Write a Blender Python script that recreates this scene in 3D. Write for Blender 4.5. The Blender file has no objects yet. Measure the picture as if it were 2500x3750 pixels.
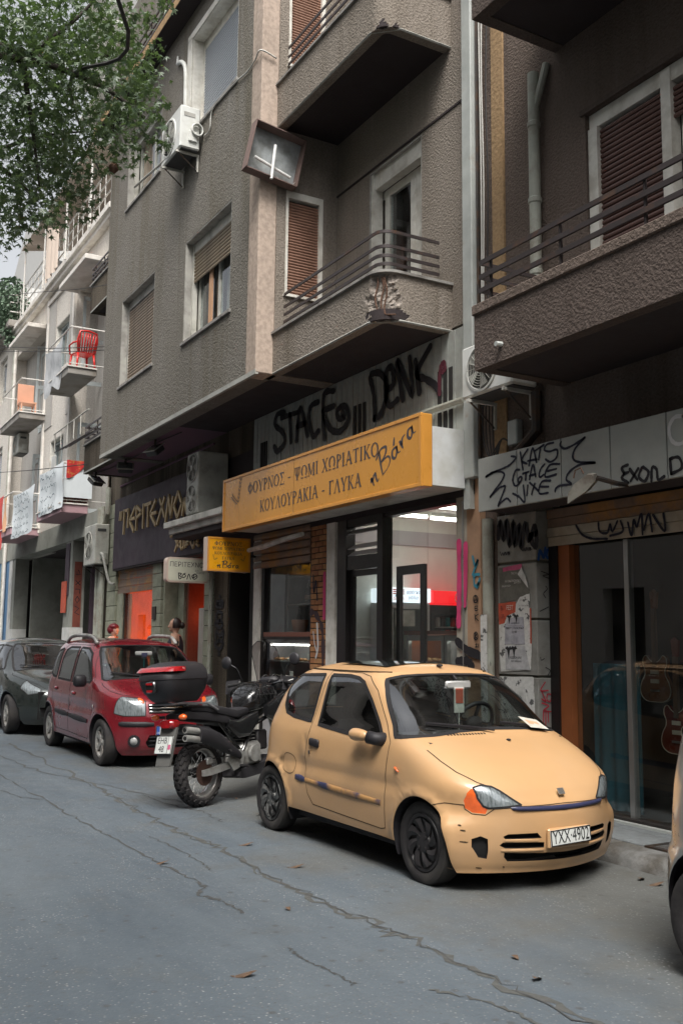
import bpy,bmesh,math,random
from mathutils import Vector,Matrix,noise as mnoise
from mathutils.geometry import delaunay_2d_cdt
R=math.radians
rnd=random.Random(7)
SC=bpy.context.scene
COL=SC.collection
cam_d=bpy.data.cameras.new('camera')
cam_d.sensor_fit='HORIZONTAL'
cam_d.sensor_width=36.0
cam_d.lens=3595.15/2500*36.0
cam_d.clip_start=0.05
cam_d.clip_end=3000
cam=bpy.data.objects.new('camera',cam_d)
COL.objects.link(cam)
_right=Vector((0.49605792,0.86823455,0.00976226))
_back=Vector((0.86142506,-0.49069423,-0.13101923))
_up=_back.cross(_right)
cam.matrix_world=Matrix(((_right.x,_up.x,_back.x,0),(_right.y,_up.y,_back.y,0),(_right.z,_up.z,_back.z,1.58),(0,0,0,1)))
SC.camera=cam
SUN_EL,SUN_AZ=R(58),R(-28)
world=bpy.data.worlds.new('World')
SC.world=world
world.use_nodes=True
wn=world.node_tree
sky=wn.nodes.new('ShaderNodeTexSky')
sky.sky_type='NISHITA'
sky.sun_disc=False
sky.sun_elevation=SUN_EL
sky.sun_rotation=R(90)-SUN_AZ
sky.altitude=80
sky.air_density=1.0
sky.dust_density=6.0
sky.ozone_density=1.0
hsv=wn.nodes.new('ShaderNodeHueSaturation')
hsv.inputs['Saturation'].default_value=0.16
hsv.inputs['Value'].default_value=1.0
wn.links.new(sky.outputs[0],hsv.inputs['Color'])
bg=wn.nodes['Background']
wn.links.new(hsv.outputs[0],bg.inputs[0])
bg.inputs[1].default_value=0.11
sun_d=bpy.data.lights.new('sun','SUN')
sun_d.energy=1.5
sun_d.angle=R(25)
sun_d.color=(1.0,0.95,0.88)
sun=bpy.data.objects.new('sun',sun_d)
COL.objects.link(sun)
_sd=Vector((math.cos(SUN_EL)*math.cos(SUN_AZ),math.cos(SUN_EL)*math.sin(SUN_AZ),math.sin(SUN_EL)))
sun.rotation_euler=_sd.to_track_quat('Z','Y').to_euler()
SC.view_settings.view_transform='Standard'
SC.view_settings.look='None'
SC.view_settings.exposure=1.2
SC.view_settings.gamma=1.0
SC.render.engine='CYCLES'
SC.cycles.use_denoising=True
SC.cycles.max_bounces=10
SC.cycles.transparent_max_bounces=12
SC.cycles.caustics_reflective=False
SC.cycles.caustics_refractive=False
SC.cycles.sample_clamp_indirect=6
MATS={}
def pbr(name,col,rough=0.65,metal=0.0,var=0.12,vs=5.0,bump=0.0,bs=60.0,col2=None,c2s=1.5,c2lo=0.45,c2hi=0.65,spec=0.5,coat=0.0,emit=None,estr=0.0,stretch=None,trans=0.0,alpha=1.0,ior=1.45,rvar=0.1):
 """one procedural surface: base colour with fine variation, an optional second colour in patches, bump, gloss variation"""
 if name in MATS:return MATS[name]
 m=bpy.data.materials.new(name);m.use_nodes=True
 nt=m.node_tree;N=nt.nodes;L=nt.links
 b=N['Principled BSDF']
 tc=N.new('ShaderNodeTexCoord')
 src=tc.outputs['Object']
 if stretch:
  mp=N.new('ShaderNodeMapping');mp.inputs['Scale'].default_value=stretch
  L.new(src,mp.inputs[0]);ssrc=mp.outputs[0]
 else:ssrc=src
 c=(*col,1)
 b.inputs['Base Color'].default_value=c
 b.inputs['Roughness'].default_value=rough
 b.inputs['Metallic'].default_value=metal
 b.inputs['Specular IOR Level'].default_value=spec
 b.inputs['IOR'].default_value=ior
 if coat:b.inputs['Coat Weight'].default_value=coat;b.inputs['Coat Roughness'].default_value=0.06
 if trans:b.inputs['Transmission Weight'].default_value=trans
 if alpha<1:b.inputs['Alpha'].default_value=alpha
 if emit:b.inputs['Emission Color'].default_value=(*emit,1);b.inputs['Emission Strength'].default_value=estr
 last=None
 if col2:
  n2=N.new('ShaderNodeTexNoise');n2.inputs['Scale'].default_value=c2s;n2.inputs['Detail'].default_value=6;n2.inputs['Roughness'].default_value=0.62
  L.new(ssrc,n2.inputs['Vector'])
  rp=N.new('ShaderNodeMapRange');rp.inputs[1].default_value=c2lo;rp.inputs[2].default_value=c2hi
  L.new(n2.outputs[0],rp.inputs[0])
  mx=N.new('ShaderNodeMix');mx.data_type='RGBA'
  mx.inputs[6].default_value=c;mx.inputs[7].default_value=(*col2,1)
  L.new(rp.outputs[0],mx.inputs[0]);last=mx.outputs[2]
 if var:
  n1=N.new('ShaderNodeTexNoise');n1.inputs['Scale'].default_value=vs;n1.inputs['Detail'].default_value=7;n1.inputs['Roughness'].default_value=0.65
  L.new(src,n1.inputs['Vector'])
  r1=N.new('ShaderNodeMapRange');r1.inputs[1].default_value=0.3;r1.inputs[2].default_value=0.7
  r1.inputs[3].default_value=1-var;r1.inputs[4].default_value=1+var
  L.new(n1.outputs[0],r1.inputs[0])
  m1=N.new('ShaderNodeMix');m1.data_type='RGBA';m1.blend_type='MULTIPLY';m1.inputs[0].default_value=1
  if last:L.new(last,m1.inputs[6])
  else:m1.inputs[6].default_value=c
  L.new(r1.outputs[0],m1.inputs[7]);last=m1.outputs[2]
  if rvar:
   r2=N.new('ShaderNodeMapRange');r2.inputs[1].default_value=0.3;r2.inputs[2].default_value=0.7
   r2.inputs[3].default_value=max(0.02,rough-rvar);r2.inputs[4].default_value=min(1,rough+rvar)
   L.new(n1.outputs[0],r2.inputs[0]);L.new(r2.outputs[0],b.inputs['Roughness'])
 if last:L.new(last,b.inputs['Base Color'])
 if bump:
  nb=N.new('ShaderNodeTexNoise');nb.inputs['Scale'].default_value=bs;nb.inputs['Detail'].default_value=3
  L.new(src,nb.inputs['Vector'])
  bp=N.new('ShaderNodeBump');bp.inputs['Strength'].default_value=min(1,bump);bp.inputs['Distance'].default_value=0.02
  L.new(nb.outputs[0],bp.inputs['Height']);L.new(bp.outputs[0],b.inputs['Normal'])
 MATS[name]=m
 return m
def glass(name,tint=(0.9,0.95,0.95),rough=0.0,alpha=0.12,dirt=0.0):
 """thin pane: mostly see-through with a mirror-like surface reflection (Fresnel), optional dirt film"""
 if name in MATS:return MATS[name]
 m=bpy.data.materials.new(name);m.use_nodes=True
 nt=m.node_tree;N=nt.nodes;L=nt.links
 N.remove(N['Principled BSDF'])
 out=N['Material Output']
 tr=N.new('ShaderNodeBsdfTransparent');tr.inputs[0].default_value=(*tint,1)
 gl=N.new('ShaderNodeBsdfGlossy');gl.inputs['Roughness'].default_value=rough;gl.inputs[0].default_value=(0.95,0.97,1,1)
 fr=N.new('ShaderNodeFresnel');fr.inputs[0].default_value=1.5
 mr=N.new('ShaderNodeMapRange');mr.inputs[1].default_value=0;mr.inputs[2].default_value=1;mr.inputs[3].default_value=alpha*0.4;mr.inputs[4].default_value=1
 L.new(fr.outputs[0],mr.inputs[0])
 ge=N.new('ShaderNodeNewGeometry');sb=N.new('ShaderNodeMath');sb.operation='SUBTRACT';sb.inputs[0].default_value=1;L.new(ge.outputs['Backfacing'],sb.inputs[1])
 ml=N.new('ShaderNodeMath');ml.operation='MULTIPLY';L.new(mr.outputs[0],ml.inputs[0]);L.new(sb.outputs[0],ml.inputs[1])
 mx=N.new('ShaderNodeMixShader');L.new(ml.outputs[0],mx.inputs[0]);L.new(tr.outputs[0],mx.inputs[1]);L.new(gl.outputs[0],mx.inputs[2])
 last=mx.outputs[0]
 if dirt:
  df=N.new('ShaderNodeBsdfDiffuse');df.inputs[0].default_value=(0.35,0.34,0.32,1)
  tc=N.new('ShaderNodeTexCoord');nz=N.new('ShaderNodeTexNoise');nz.inputs['Scale'].default_value=3;nz.inputs['Detail'].default_value=8
  L.new(tc.outputs['Object'],nz.inputs['Vector'])
  m2=N.new('ShaderNodeMapRange');m2.inputs[1].default_value=0.35;m2.inputs[2].default_value=0.75;m2.inputs[3].default_value=0.0;m2.inputs[4].default_value=dirt
  L.new(nz.outputs[0],m2.inputs[0])
  mx2=N.new('ShaderNodeMixShader');L.new(m2.outputs[0],mx2.inputs[0]);L.new(last,mx2.inputs[1]);L.new(df.outputs[0],mx2.inputs[2]);last=mx2.outputs[0]
 L.new(last,out.inputs[0])
 MATS[name]=m
 return m
def M_(n):return MATS[n]
def setp(o,label=None,cat=None,group=None,kind=None):
 if label:o['label']=label
 if cat:o['category']=cat
 if group:o['group']=group
 if kind:o['kind']=kind
 return o
def thing(name,label,cat,loc=(0,0,0),rz=0.0,group=None,kind=None):
 o=bpy.data.objects.new(name,None);COL.objects.link(o)
 o.empty_display_size=0.1
 o.location=loc;o.rotation_euler=(0,0,rz)
 o.matrix_basis=Matrix.Translation(loc)@Matrix.Rotation(rz,4,'Z')
 return setp(o,label,cat,group,kind)
def _world(o):
 m=o.matrix_basis.copy();p=o
 while p.parent:
  m=p.parent.matrix_basis@p.matrix_parent_inverse@m if False else p.parent.matrix_basis@m
  p=p.parent
 return m
class MB:
 """collects geometry for ONE mesh object"""
 def __init__(s):s.v=[];s.f=[];s.mi=[]
 def add(s,verts,faces,mi=0):
  o=len(s.v);s.v+=[tuple(v)for v in verts]
  for f in faces:s.f.append([i+o for i in f]);s.mi.append(mi)
  return s
 def box(s,x0,x1,y0,y1,z0,z1,bv=0.0,mi=0):
  if x0>x1:x0,x1=x1,x0
  if y0>y1:y0,y1=y1,y0
  if z0>z1:z0,z1=z1,z0
  bv=min(bv,(x1-x0)*.45,(y1-y0)*.45,(z1-z0)*.45)
  if bv<=0:
   v=[(x0,y0,z0),(x1,y0,z0),(x1,y1,z0),(x0,y1,z0),(x0,y0,z1),(x1,y0,z1),(x1,y1,z1),(x0,y1,z1)]
   return s.add(v,[(0,3,2,1),(4,5,6,7),(0,1,5,4),(1,2,6,5),(2,3,7,6),(3,0,4,7)],mi)
  v=[];idx={}
  X=(x0,x1);Y=(y0,y1);Z=(z0,z1)
  for i in(0,1):
   for j in(0,1):
    for k in(0,1):
     sx,sy,sz=(1-2*i),(1-2*j),(1-2*k)
     idx[i,j,k,0]=len(v);v.append((X[i],Y[j]+sy*bv,Z[k]+sz*bv))
     idx[i,j,k,1]=len(v);v.append((X[i]+sx*bv,Y[j],Z[k]+sz*bv))
     idx[i,j,k,2]=len(v);v.append((X[i]+sx*bv,Y[j]+sy*bv,Z[k]))
  F=[]
  for i in(0,1):F.append([idx[i,0,0,0],idx[i,1,0,0],idx[i,1,1,0],idx[i,0,1,0]])
  for j in(0,1):F.append([idx[0,j,0,1],idx[1,j,0,1],idx[1,j,1,1],idx[0,j,1,1]])
  for k in(0,1):F.append([idx[0,0,k,2],idx[1,0,k,2],idx[1,1,k,2],idx[0,1,k,2]])
  for j in(0,1):
   for k in(0,1):F.append([idx[0,j,k,1],idx[1,j,k,1],idx[1,j,k,2],idx[0,j,k,2]])
  for i in(0,1):
   for k in(0,1):F.append([idx[i,0,k,0],idx[i,1,k,0],idx[i,1,k,2],idx[i,0,k,2]])
  for i in(0,1):
   for j in(0,1):F.append([idx[i,j,0,0],idx[i,j,1,0],idx[i,j,1,1],idx[i,j,0,1]])
  for i in(0,1):
   for j in(0,1):
    for k in(0,1):F.append([idx[i,j,k,0],idx[i,j,k,1],idx[i,j,k,2]])
  return s.add(v,F,mi)
 def obox(s,m,sx,sy,sz,bv=0.0,mi=0):
  """box of full size sx,sy,sz centred on matrix m"""
  t=MB().box(-sx/2,sx/2,-sy/2,sy/2,-sz/2,sz/2,bv)
  return s.add([m@Vector(v)for v in t.v],t.f,mi)
 def tube(s,pts,r,seg=8,cap=True,mi=0,closed=False):
  pts=[Vector(p)for p in pts];n=len(pts)
  rr=r if isinstance(r,(list,tuple))else[r]*n
  rings=[];up=None
  for i,p in enumerate(pts):
   a=pts[(i-1)%n]if(i>0 or closed)else p
   b=pts[(i+1)%n]if(i<n-1 or closed)else p
   d=(b-a)
   if d.length<1e-9:d=Vector((0,0,1))
   d.normalize()
   if up is None:up=Vector((0,0,1))if abs(d.z)<0.9 else Vector((1,0,0))
   x=d.cross(up)
   if x.length<1e-6:x=d.orthogonal()
   x.normalize();up=x.cross(d).normalized()
   rings.append([p+(x*math.cos(2*math.pi*k/seg)+up*math.sin(2*math.pi*k/seg))*rr[i]for k in range(seg)])
  V=[v for g in rings for v in g];F=[]
  for i in range(n if closed else n-1):
   j=(i+1)%n
   for k in range(seg):
    F.append((i*seg+k,i*seg+(k+1)%seg,j*seg+(k+1)%seg,j*seg+k))
  if cap and not closed:
   F.append(tuple(reversed(range(seg))));F.append(tuple((n-1)*seg+k for k in range(seg)))
  return s.add(V,F,mi)
 def lathe(s,prof,m=None,seg=24,mi=0,close=False,cap=True):
  """profile [(r, h)] turned about local Z of m"""
  m=m or Matrix();V=[];F=[]
  for(r,h)in prof:
   for k in range(seg):
    a=2*math.pi*k/seg
    V.append(m@Vector((r*math.cos(a),r*math.sin(a),h)))
  n=len(prof)
  for i in range(n if close else n-1):
   j=(i+1)%n
   for k in range(seg):F.append((i*seg+k,i*seg+(k+1)%seg,j*seg+(k+1)%seg,j*seg+k))
  if not close and cap:
   if prof[0][0]>1e-4:F.append(tuple(reversed(range(seg))))
   if prof[-1][0]>1e-4:F.append(tuple((n-1)*seg+k for k in range(seg)))
  return s.add(V,F,mi)
 def prism(s,poly,m,d,mi=0):
  """2D polygon extruded by d along local Z of m"""
  n=len(poly)
  V=[m@Vector((x,y,0))for x,y in poly]+[m@Vector((x,y,d))for x,y in poly]
  F=[tuple(reversed(range(n))),tuple(range(n,2*n))]+[(i,(i+1)%n,n+(i+1)%n,n+i)for i in range(n)]
  return s.add(V,F,mi)
 def ribbon(s,pts,w,m,mi=0):
  """flat brush stroke along a 2D polyline in the plane of m, w = full width (or list)"""
  n=len(pts);P=[Vector((p[0],p[1]))for p in pts]
  ww=w if isinstance(w,(list,tuple))else[w]*n
  V=[]
  for i in range(n):
   d=P[min(n-1,i+1)]-P[max(0,i-1)]
   if d.length<1e-9:d=Vector((1,0))
   d.normalize();q=Vector((-d.y,d.x))*ww[i]*.5
   V+=[m@Vector((P[i].x+q.x,P[i].y+q.y,0)),m@Vector((P[i].x-q.x,P[i].y-q.y,0))]
  F=[(2*i,2*i+1,2*i+3,2*i+2)for i in range(n-1)]
  s.add(V,F,mi)
  for e,sgn in((0,-1),(n-1,1)):
   d=(P[1]-P[0])if e==0 else(P[-1]-P[-2])
   d.normalize();a0=math.atan2(d.y,d.x)+(math.pi/2 if sgn<0 else-math.pi/2)
   c=[m@Vector((P[e].x+math.cos(a0+math.pi*k/6)*ww[e]*.5,P[e].y+math.sin(a0+math.pi*k/6)*ww[e]*.5,0))for k in range(7)]
   s.add(c,[tuple(range(7))],mi)
  return s
 def grid(s,fn,nu,nv,mi=0):
  V=[fn(i/nu,j/nv)for i in range(nu+1)for j in range(nv+1)]
  F=[(i*(nv+1)+j,(i+1)*(nv+1)+j,(i+1)*(nv+1)+j+1,i*(nv+1)+j+1)for i in range(nu)for j in range(nv)]
  return s.add(V,F,mi)
 def blob(s,c,r,seg=10,rings=7,jit=0.0,mi=0):
  rx,ry,rz=r if isinstance(r,(tuple,list))else(r,r,r)
  V=[];F=[]
  for i in range(rings+1):
   t=math.pi*i/rings
   for k in range(seg):
    a=2*math.pi*k/seg;q=1+(rnd.uniform(-jit,jit)if jit else 0)
    V.append((c[0]+rx*q*math.sin(t)*math.cos(a),c[1]+ry*q*math.sin(t)*math.sin(a),c[2]+rz*q*math.cos(t)))
  for i in range(rings):
   for k in range(seg):F.append((i*seg+k,(i+1)*seg+k,(i+1)*seg+(k+1)%seg,i*seg+(k+1)%seg))
  return s.add(V,F,mi)
 def mesh(s,name,mats,smooth=False):
  me=bpy.data.meshes.new(name)
  me.from_pydata(s.v,[],s.f)
  for m in(mats if isinstance(mats,(list,tuple))else[mats]):me.materials.append(m)
  if any(s.mi):me.polygons.foreach_set('material_index',s.mi)
  me.validate(verbose=False)
  bm=bmesh.new();bm.from_mesh(me)
  bmesh.ops.remove_doubles(bm,verts=bm.verts,dist=1e-5)
  bmesh.ops.recalc_face_normals(bm,faces=bm.faces)
  bm.to_mesh(me);bm.free()
  if smooth:
   me.polygons.foreach_set('use_smooth',[True]*len(me.polygons))
   if smooth is not True:
    try:me.set_sharp_from_angle(angle=smooth)
    except Exception:pass
  me.update()
  return me
 def build(s,name,mats,parent=None,smooth=False,local=False):
  """local=True: the vertices are in the parent's own frame; else they are in world space"""
  me=s.mesh(name,mats,smooth)
  return place(name,me,parent,local)
def place(name,me,parent=None,local=False,mat=None):
 o=bpy.data.objects.new(name,me);COL.objects.link(o)
 if mat is not None:o.matrix_basis=mat
 if parent:
  o.parent=parent
  if not local:o.matrix_parent_inverse=wmat(parent).inverted()
 return o
def wmat(o):
 m=o.matrix_basis.copy()
 while o.parent:
  m=o.parent.matrix_basis@(o.matrix_parent_inverse@m)
  o=o.parent
 return m
def smooth_pts(P,n=6,closed=False):
 """Catmull-Rom through the points (any dimension)"""
 k=len(P);out=[]
 D=len(P[0])
 for i in range(k if closed else k-1):
  g=lambda j:P[j%k]if closed else P[max(0,min(k-1,j))]
  a,b,c,d=g(i-1),g(i),g(i+1),g(i+2)
  for s in range(n):
   t=s/n
   out.append(tuple(0.5*((2*b[q])+(-a[q]+c[q])*t+(2*a[q]-5*b[q]+4*c[q]-d[q])*t*t+(-a[q]+3*b[q]-3*c[q]+d[q])*t**3)for q in range(D)))
 if not closed:out.append(tuple(P[-1]))
 return out
def FR(o,xa,ya):
 """frame: origin o, local x axis xa, local y axis ya, local z = xa x ya"""
 xa=Vector(xa).normalized();ya=Vector(ya).normalized();za=xa.cross(ya)
 return Matrix(((xa.x,ya.x,za.x,o[0]),(xa.y,ya.y,za.y,o[1]),(xa.z,ya.z,za.z,o[2]),(0,0,0,1)))
def FACE_S(x,y,z):return FR((x,y,z),(1,0,0),(0,0,1))
def FACE_E(x,y,z):return FR((x,y,z),(0,1,0),(0,0,1))
def text(s,size,m,mats,name,parent=None,ext=0.0,align='CENTER',sx=1.0,shear=0.0,bold=0.0,local=False):
 """lettering as mesh (built-in font)"""
 cu=bpy.data.curves.new('t','FONT');cu.body=s;cu.size=size;cu.extrude=ext;cu.align_x=align;cu.align_y='CENTER';cu.shear=shear;cu.offset=bold
 cu.resolution_u=3
 ob=bpy.data.objects.new('t',cu);COL.objects.link(ob)
 dg=bpy.context.evaluated_depsgraph_get()
 me=bpy.data.meshes.new_from_object(ob.evaluated_get(dg))
 bpy.data.objects.remove(ob);bpy.data.curves.remove(cu)
 me.transform(m@Matrix.Diagonal((sx,1,1,1)))
 me.materials.clear();me.materials.append(mats);me.name=name
 return place(name,me,parent,local)
def copy_tree(o,parent=None):
 c=o.copy();COL.objects.link(c)
 if parent:c.parent=parent
 for ch in list(o.children):copy_tree(ch,c)
 return c
def ground_z(x):
 d=max(0.0,-x-8.0)
 return 0.013*(d-1.5*(1-math.exp(-d/1.5)))
def asphalt():
 m=bpy.data.materials.new('asphalt');m.use_nodes=True
 nt=m.node_tree;N=nt.nodes;L=nt.links;b=N['Principled BSDF']
 tc=N.new('ShaderNodeTexCoord');src=tc.outputs['Object']
 def noise(sc,det=6,ro=0.6,vec=None):
  n=N.new('ShaderNodeTexNoise');n.inputs['Scale'].default_value=sc;n.inputs['Detail'].default_value=det;n.inputs['Roughness'].default_value=ro
  L.new(vec or src,n.inputs['Vector']);return n.outputs[0]
 def ramp(v,lo,hi,a=0.0,c=1.0):
  r=N.new('ShaderNodeMapRange');r.inputs[1].default_value=lo;r.inputs[2].default_value=hi;r.inputs[3].default_value=a;r.inputs[4].default_value=c
  L.new(v,r.inputs[0]);return r.outputs[0]
 def mix(f,a,c,mode='MIX'):
  x=N.new('ShaderNodeMix');x.data_type='RGBA';x.blend_type=mode
  if isinstance(f,float):x.inputs[0].default_value=f
  else:L.new(f,x.inputs[0])
  for i,q in((6,a),(7,c)):
   if isinstance(q,tuple):x.inputs[i].default_value=(*q,1)
   else:L.new(q,x.inputs[i])
  return x.outputs[2]
 mp=N.new('ShaderNodeMapping');mp.inputs['Scale'].default_value=(0.35,1.3,1);L.new(src,mp.inputs[0])
 c=mix(ramp(noise(0.9,8,0.65,mp.outputs[0]),0.38,0.66),(0.074,0.094,0.113),(0.108,0.130,0.148))
 c=mix(ramp(noise(2.6,8,0.7),0.52,0.72,0,0.6),c,(0.090,0.098,0.100))
 sep=N.new('ShaderNodeSeparateXYZ');L.new(src,sep.inputs[0])
 wob=N.new('ShaderNodeMath');wob.operation='ADD';L.new(sep.outputs[1],wob.inputs[0]);L.new(ramp(noise(1.3,5),0.3,0.7,-0.5,0.5),wob.inputs[1])
 side=ramp(wob.outputs[0],3.1,4.2,0.0,0.55)
 c=mix(side,c,(0.105,0.094,0.070))
 vo=N.new('ShaderNodeTexVoronoi');vo.inputs['Scale'].default_value=42;L.new(src,vo.inputs['Vector'])
 grains=ramp(vo.outputs['Distance'],0.30,0.16)
 worn=ramp(noise(0.75,5,0.7),0.44,0.64,0.22,1.0)
 mul=N.new('ShaderNodeMath');mul.operation='MULTIPLY';L.new(grains,mul.inputs[0]);L.new(worn,mul.inputs[1])
 hue=N.new('ShaderNodeMix');hue.data_type='RGBA'
 vc=N.new('ShaderNodeSeparateColor');L.new(vo.outputs['Color'],vc.inputs[0])
 g=mix(vc.outputs[0],(0.060,0.058,0.055),(0.32,0.335,0.34))
 c=mix(mul.outputs[0],c,g)
 dk=N.new('ShaderNodeTexVoronoi');dk.inputs['Scale'].default_value=6.5;L.new(src,dk.inputs['Vector'])
 spot=ramp(dk.outputs['Distance'],0.16,0.07,0,0.5)
 c=mix(spot,c,(0.055,0.050,0.045))
 L.new(c,b.inputs['Base Color'])
 L.new(ramp(noise(4,6),0.3,0.7,0.62,0.85),b.inputs['Roughness'])
 hb=N.new('ShaderNodeMath');hb.operation='MULTIPLY_ADD';hb.inputs[1].default_value=0.5
 L.new(vo.outputs['Distance'],hb.inputs[0]);L.new(noise(30,4,0.7),hb.inputs[2])
 bp=N.new('ShaderNodeBump');bp.inputs['Strength'].default_value=0.45;bp.inputs['Distance'].default_value=0.008
 L.new(hb.outputs[0],bp.inputs['Height']);L.new(bp.outputs[0],b.inputs['Normal'])
 return m
ASPH=asphalt()
pbr('crack_filth',(0.066,0.068,0.068),0.9,var=0.3,vs=30)
pbr('crack_edge',(0.082,0.084,0.080),0.9,var=0.3,vs=30)
pbr('slab',(0.17,0.185,0.19),0.8,col2=(0.12,0.125,0.125),c2s=2.2,var=0.2,vs=14,bump=0.35,bs=45)
pbr('kerb',(0.15,0.15,0.145),0.85,col2=(0.075,0.068,0.058),c2s=3.0,var=0.25,vs=9,bump=0.8,bs=16)
pbr('soil',(0.11,0.10,0.085),0.95,var=0.2)
pbr('dead_leaf',(0.11,0.07,0.045),0.8,var=0.3,vs=40)
pbr('iron',(0.055,0.05,0.047),0.6,metal=0.6,col2=(0.09,0.055,0.035),c2s=8)
def lin(a,b,n):return[a+(b-a)*i/n for i in range(n+1)]
def zr(x,y):
 und=0.012*mnoise.noise(Vector((x*0.55,y*0.8,1.7)))+0.005*mnoise.noise(Vector((x*1.8,y*2.1,5.1)))
 return ground_z(x)+und-0.004*max(0.0,(y-1.0))**1.0*0.0
gm=MB()
gm.add([(-900,-900,-0.6),(900,-900,-0.6),(900,900,-0.6),(-900,900,-0.6)],[(0,1,2,3)])
setp(gm.build('ground',MATS['soil']),kind='structure')
xs=lin(-220,-40,18)[:-1]+lin(-40,-16,24)[:-1]+lin(-16,3,95)[:-1]+lin(3,40,12)
ys=lin(-3.0,1.0,10)[:-1]+lin(1.0,5.42,32)
rm=MB();ny=len(ys)
for x in xs:
 for y in ys:rm.v.append((x,y,zr(x,y)))
for i in range(len(xs)-1):
 for j in range(ny-1):rm.f.append([i*ny+j,(i+1)*ny+j,(i+1)*ny+j+1,i*ny+j+1]);rm.mi.append(0)
road=rm.build('road',ASPH,smooth=True)
setp(road,kind='structure')
def crack(pts,w0,w1,jit=0.035,seed=1,mat='crack_filth',lift=0.0025):
 r=random.Random(seed)
 P=smooth_pts(pts,14)
 Q=[];W=[]
 for i,(x,y)in enumerate(P):
  Q.append((x+r.uniform(-jit,jit)*.5,y+r.gauss(0,jit*.45)))
  t=i/(len(P)-1)
  W.append((w0+(w1-w0)*t)*r.uniform(0.25,1.5))
 mb=MB();n=len(Q)
 for i in range(n):
  d=Vector(Q[min(n-1,i+1)])-Vector(Q[max(0,i-1)]);d.normalize()
  for s in(1,-1):
   x=Q[i][0]-d.y*W[i]*.5*s;y=Q[i][1]+d.x*W[i]*.5*s
   mb.v.append((x,y,zr(x,y)+lift))
 for i in range(n-1):mb.f.append([2*i,2*i+1,2*i+3,2*i+2]);mb.mi.append(0)
 return mb.build('crack',MATS[mat],road)
crack([(-16.5,2.35),(-13,2.3),(-10.06,2.40),(-8.6,2.44),(-7.2,2.47),(-6.2,2.55)],0.02,0.02,0.03,3)
crack([(-10.06,2.40),(-10.35,2.22),(-11.6,2.05),(-14.2,1.95)],0.02,0.02,0.03,4)
crack([(-6.2,2.55),(-6.02,2.42),(-5.85,2.47),(-5.5,2.50)],0.03,0.02,0.03,5)
crack([(-15,3.05),(-11.2,3.06),(-9.6,3.04),(-8.3,3.02),(-7.2,3.06),(-6.2,3.0),(-5.2,3.02),(-4.55,3.06),(-3.6,3.06),(-2.4,3.12)],0.035,0.045,0.07,6,'crack_edge',0.002)
crack([(-11.2,3.06),(-9.6,3.05),(-8.3,3.03),(-7.2,3.06),(-6.2,3.01),(-5.2,3.03),(-4.55,3.07),(-3.6,3.06),(-2.4,3.12)],0.010,0.012,0.05,7,'crack_filth',0.004)
crack([(-9.9,3.35),(-9.2,3.42),(-8.7,3.55),(-8.2,3.5)],0.02,0.015,0.03,8)
crack([(-4.75,2.42),(-4.55,2.40),(-4.3,2.45),(-4.12,2.44)],0.016,0.012,0.02,9)
crack([(-18,1.7),(-13,1.75),(-10.5,1.9)],0.02,0.015,0.05,10)
crack([(-9.2,3.62),(-10.6,3.2),(-12.4,2.75),(-15.5,2.6)],0.025,0.02,0.05,11,'crack_edge',0.003)
crack([(-3.9,2.72),(-3.6,2.86),(-3.25,2.86),(-2.95,2.74)],0.02,0.02,0.03,12,'crack_edge',0.003)
crack([(-7.9,2.75),(-7.0,2.78),(-6.6,2.74)],0.012,0.012,0.02,13)
KERB_Y=5.42
pv=MB()
px_=lin(-120,-30,9)[:-1]+lin(-30,-9,21)[:-1]+lin(-9,3,40)[:-1]+lin(3,30,6)
prof=[(KERB_Y-0.05,-0.05),(KERB_Y-0.03,0.035),(KERB_Y+0.0,0.085),(KERB_Y+0.05,0.112),(KERB_Y+0.16,0.118),(6.6,0.118)]
for x in px_:
 for k,(y,h)in enumerate(prof):
  jy=0.035*mnoise.noise(Vector((x*2.3,k*.2,3)))if 0<k<4 else 0
  jz=0.018*mnoise.noise(Vector((x*3.1,k*.5,8)))if 0<k<4 else 0
  pv.v.append((x,y+jy,ground_z(x)+h+jz))
n=len(prof)
for i in range(len(px_)-1):
 for k in range(n-1):pv.f.append([i*n+k,(i+1)*n+k,(i+1)*n+k+1,i*n+k+1]);pv.mi.append(0)
pave=pv.build('pavement',MATS['kerb'],smooth=R(50))
setp(pave,kind='structure')
slabm={}
r=random.Random(5)
x=-10.0
while x<-2.0:
 for y0,y1 in((KERB_Y+0.19,KERB_Y+0.55),(KERB_Y+0.555,KERB_Y+0.9)):
  w=0.44
  if-5.32<x+w/2<-4.3 and y0<KERB_Y+0.5:continue
  k=r.randrange(4)
  if k not in slabm:
   q=r.uniform(0.0,0.006)
   slabm[k]=MB().box(0,0.436,0,0.352,-0.03,0.006+q,bv=0.005).mesh('slab',MATS['slab'])
  o=place('slab',slabm[k],pave)
  o.location=(x+r.uniform(0,.004),y0,ground_z(x)+0.118)
 x+=0.444
gt=thing('pavement_grating','rusty metal grating set in the pavement before the guitar shop','grating',(-4.8,5.75,0.118))
fr=MB()
fr.box(-5.32,-4.3,KERB_Y+0.17,KERB_Y+0.21,0.1,0.133).box(-5.32,-4.3,KERB_Y+0.50,KERB_Y+0.54,0.1,0.133)
fr.box(-5.32,-5.28,KERB_Y+0.21,KERB_Y+0.50,0.1,0.133).box(-4.34,-4.3,KERB_Y+0.21,KERB_Y+0.50,0.1,0.133)
fr.build('frame',MATS['iron'],gt)
gb=MB().box(0,0.94,0,0.012,0.1,0.13).mesh('bar',MATS['iron'])
for k in range(11):
 o=place('bar',gb,gt);o.matrix_parent_inverse=wmat(gt).inverted();o.location=(-5.28,KERB_Y+0.222+k*0.0255,0)
lf=[]
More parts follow.
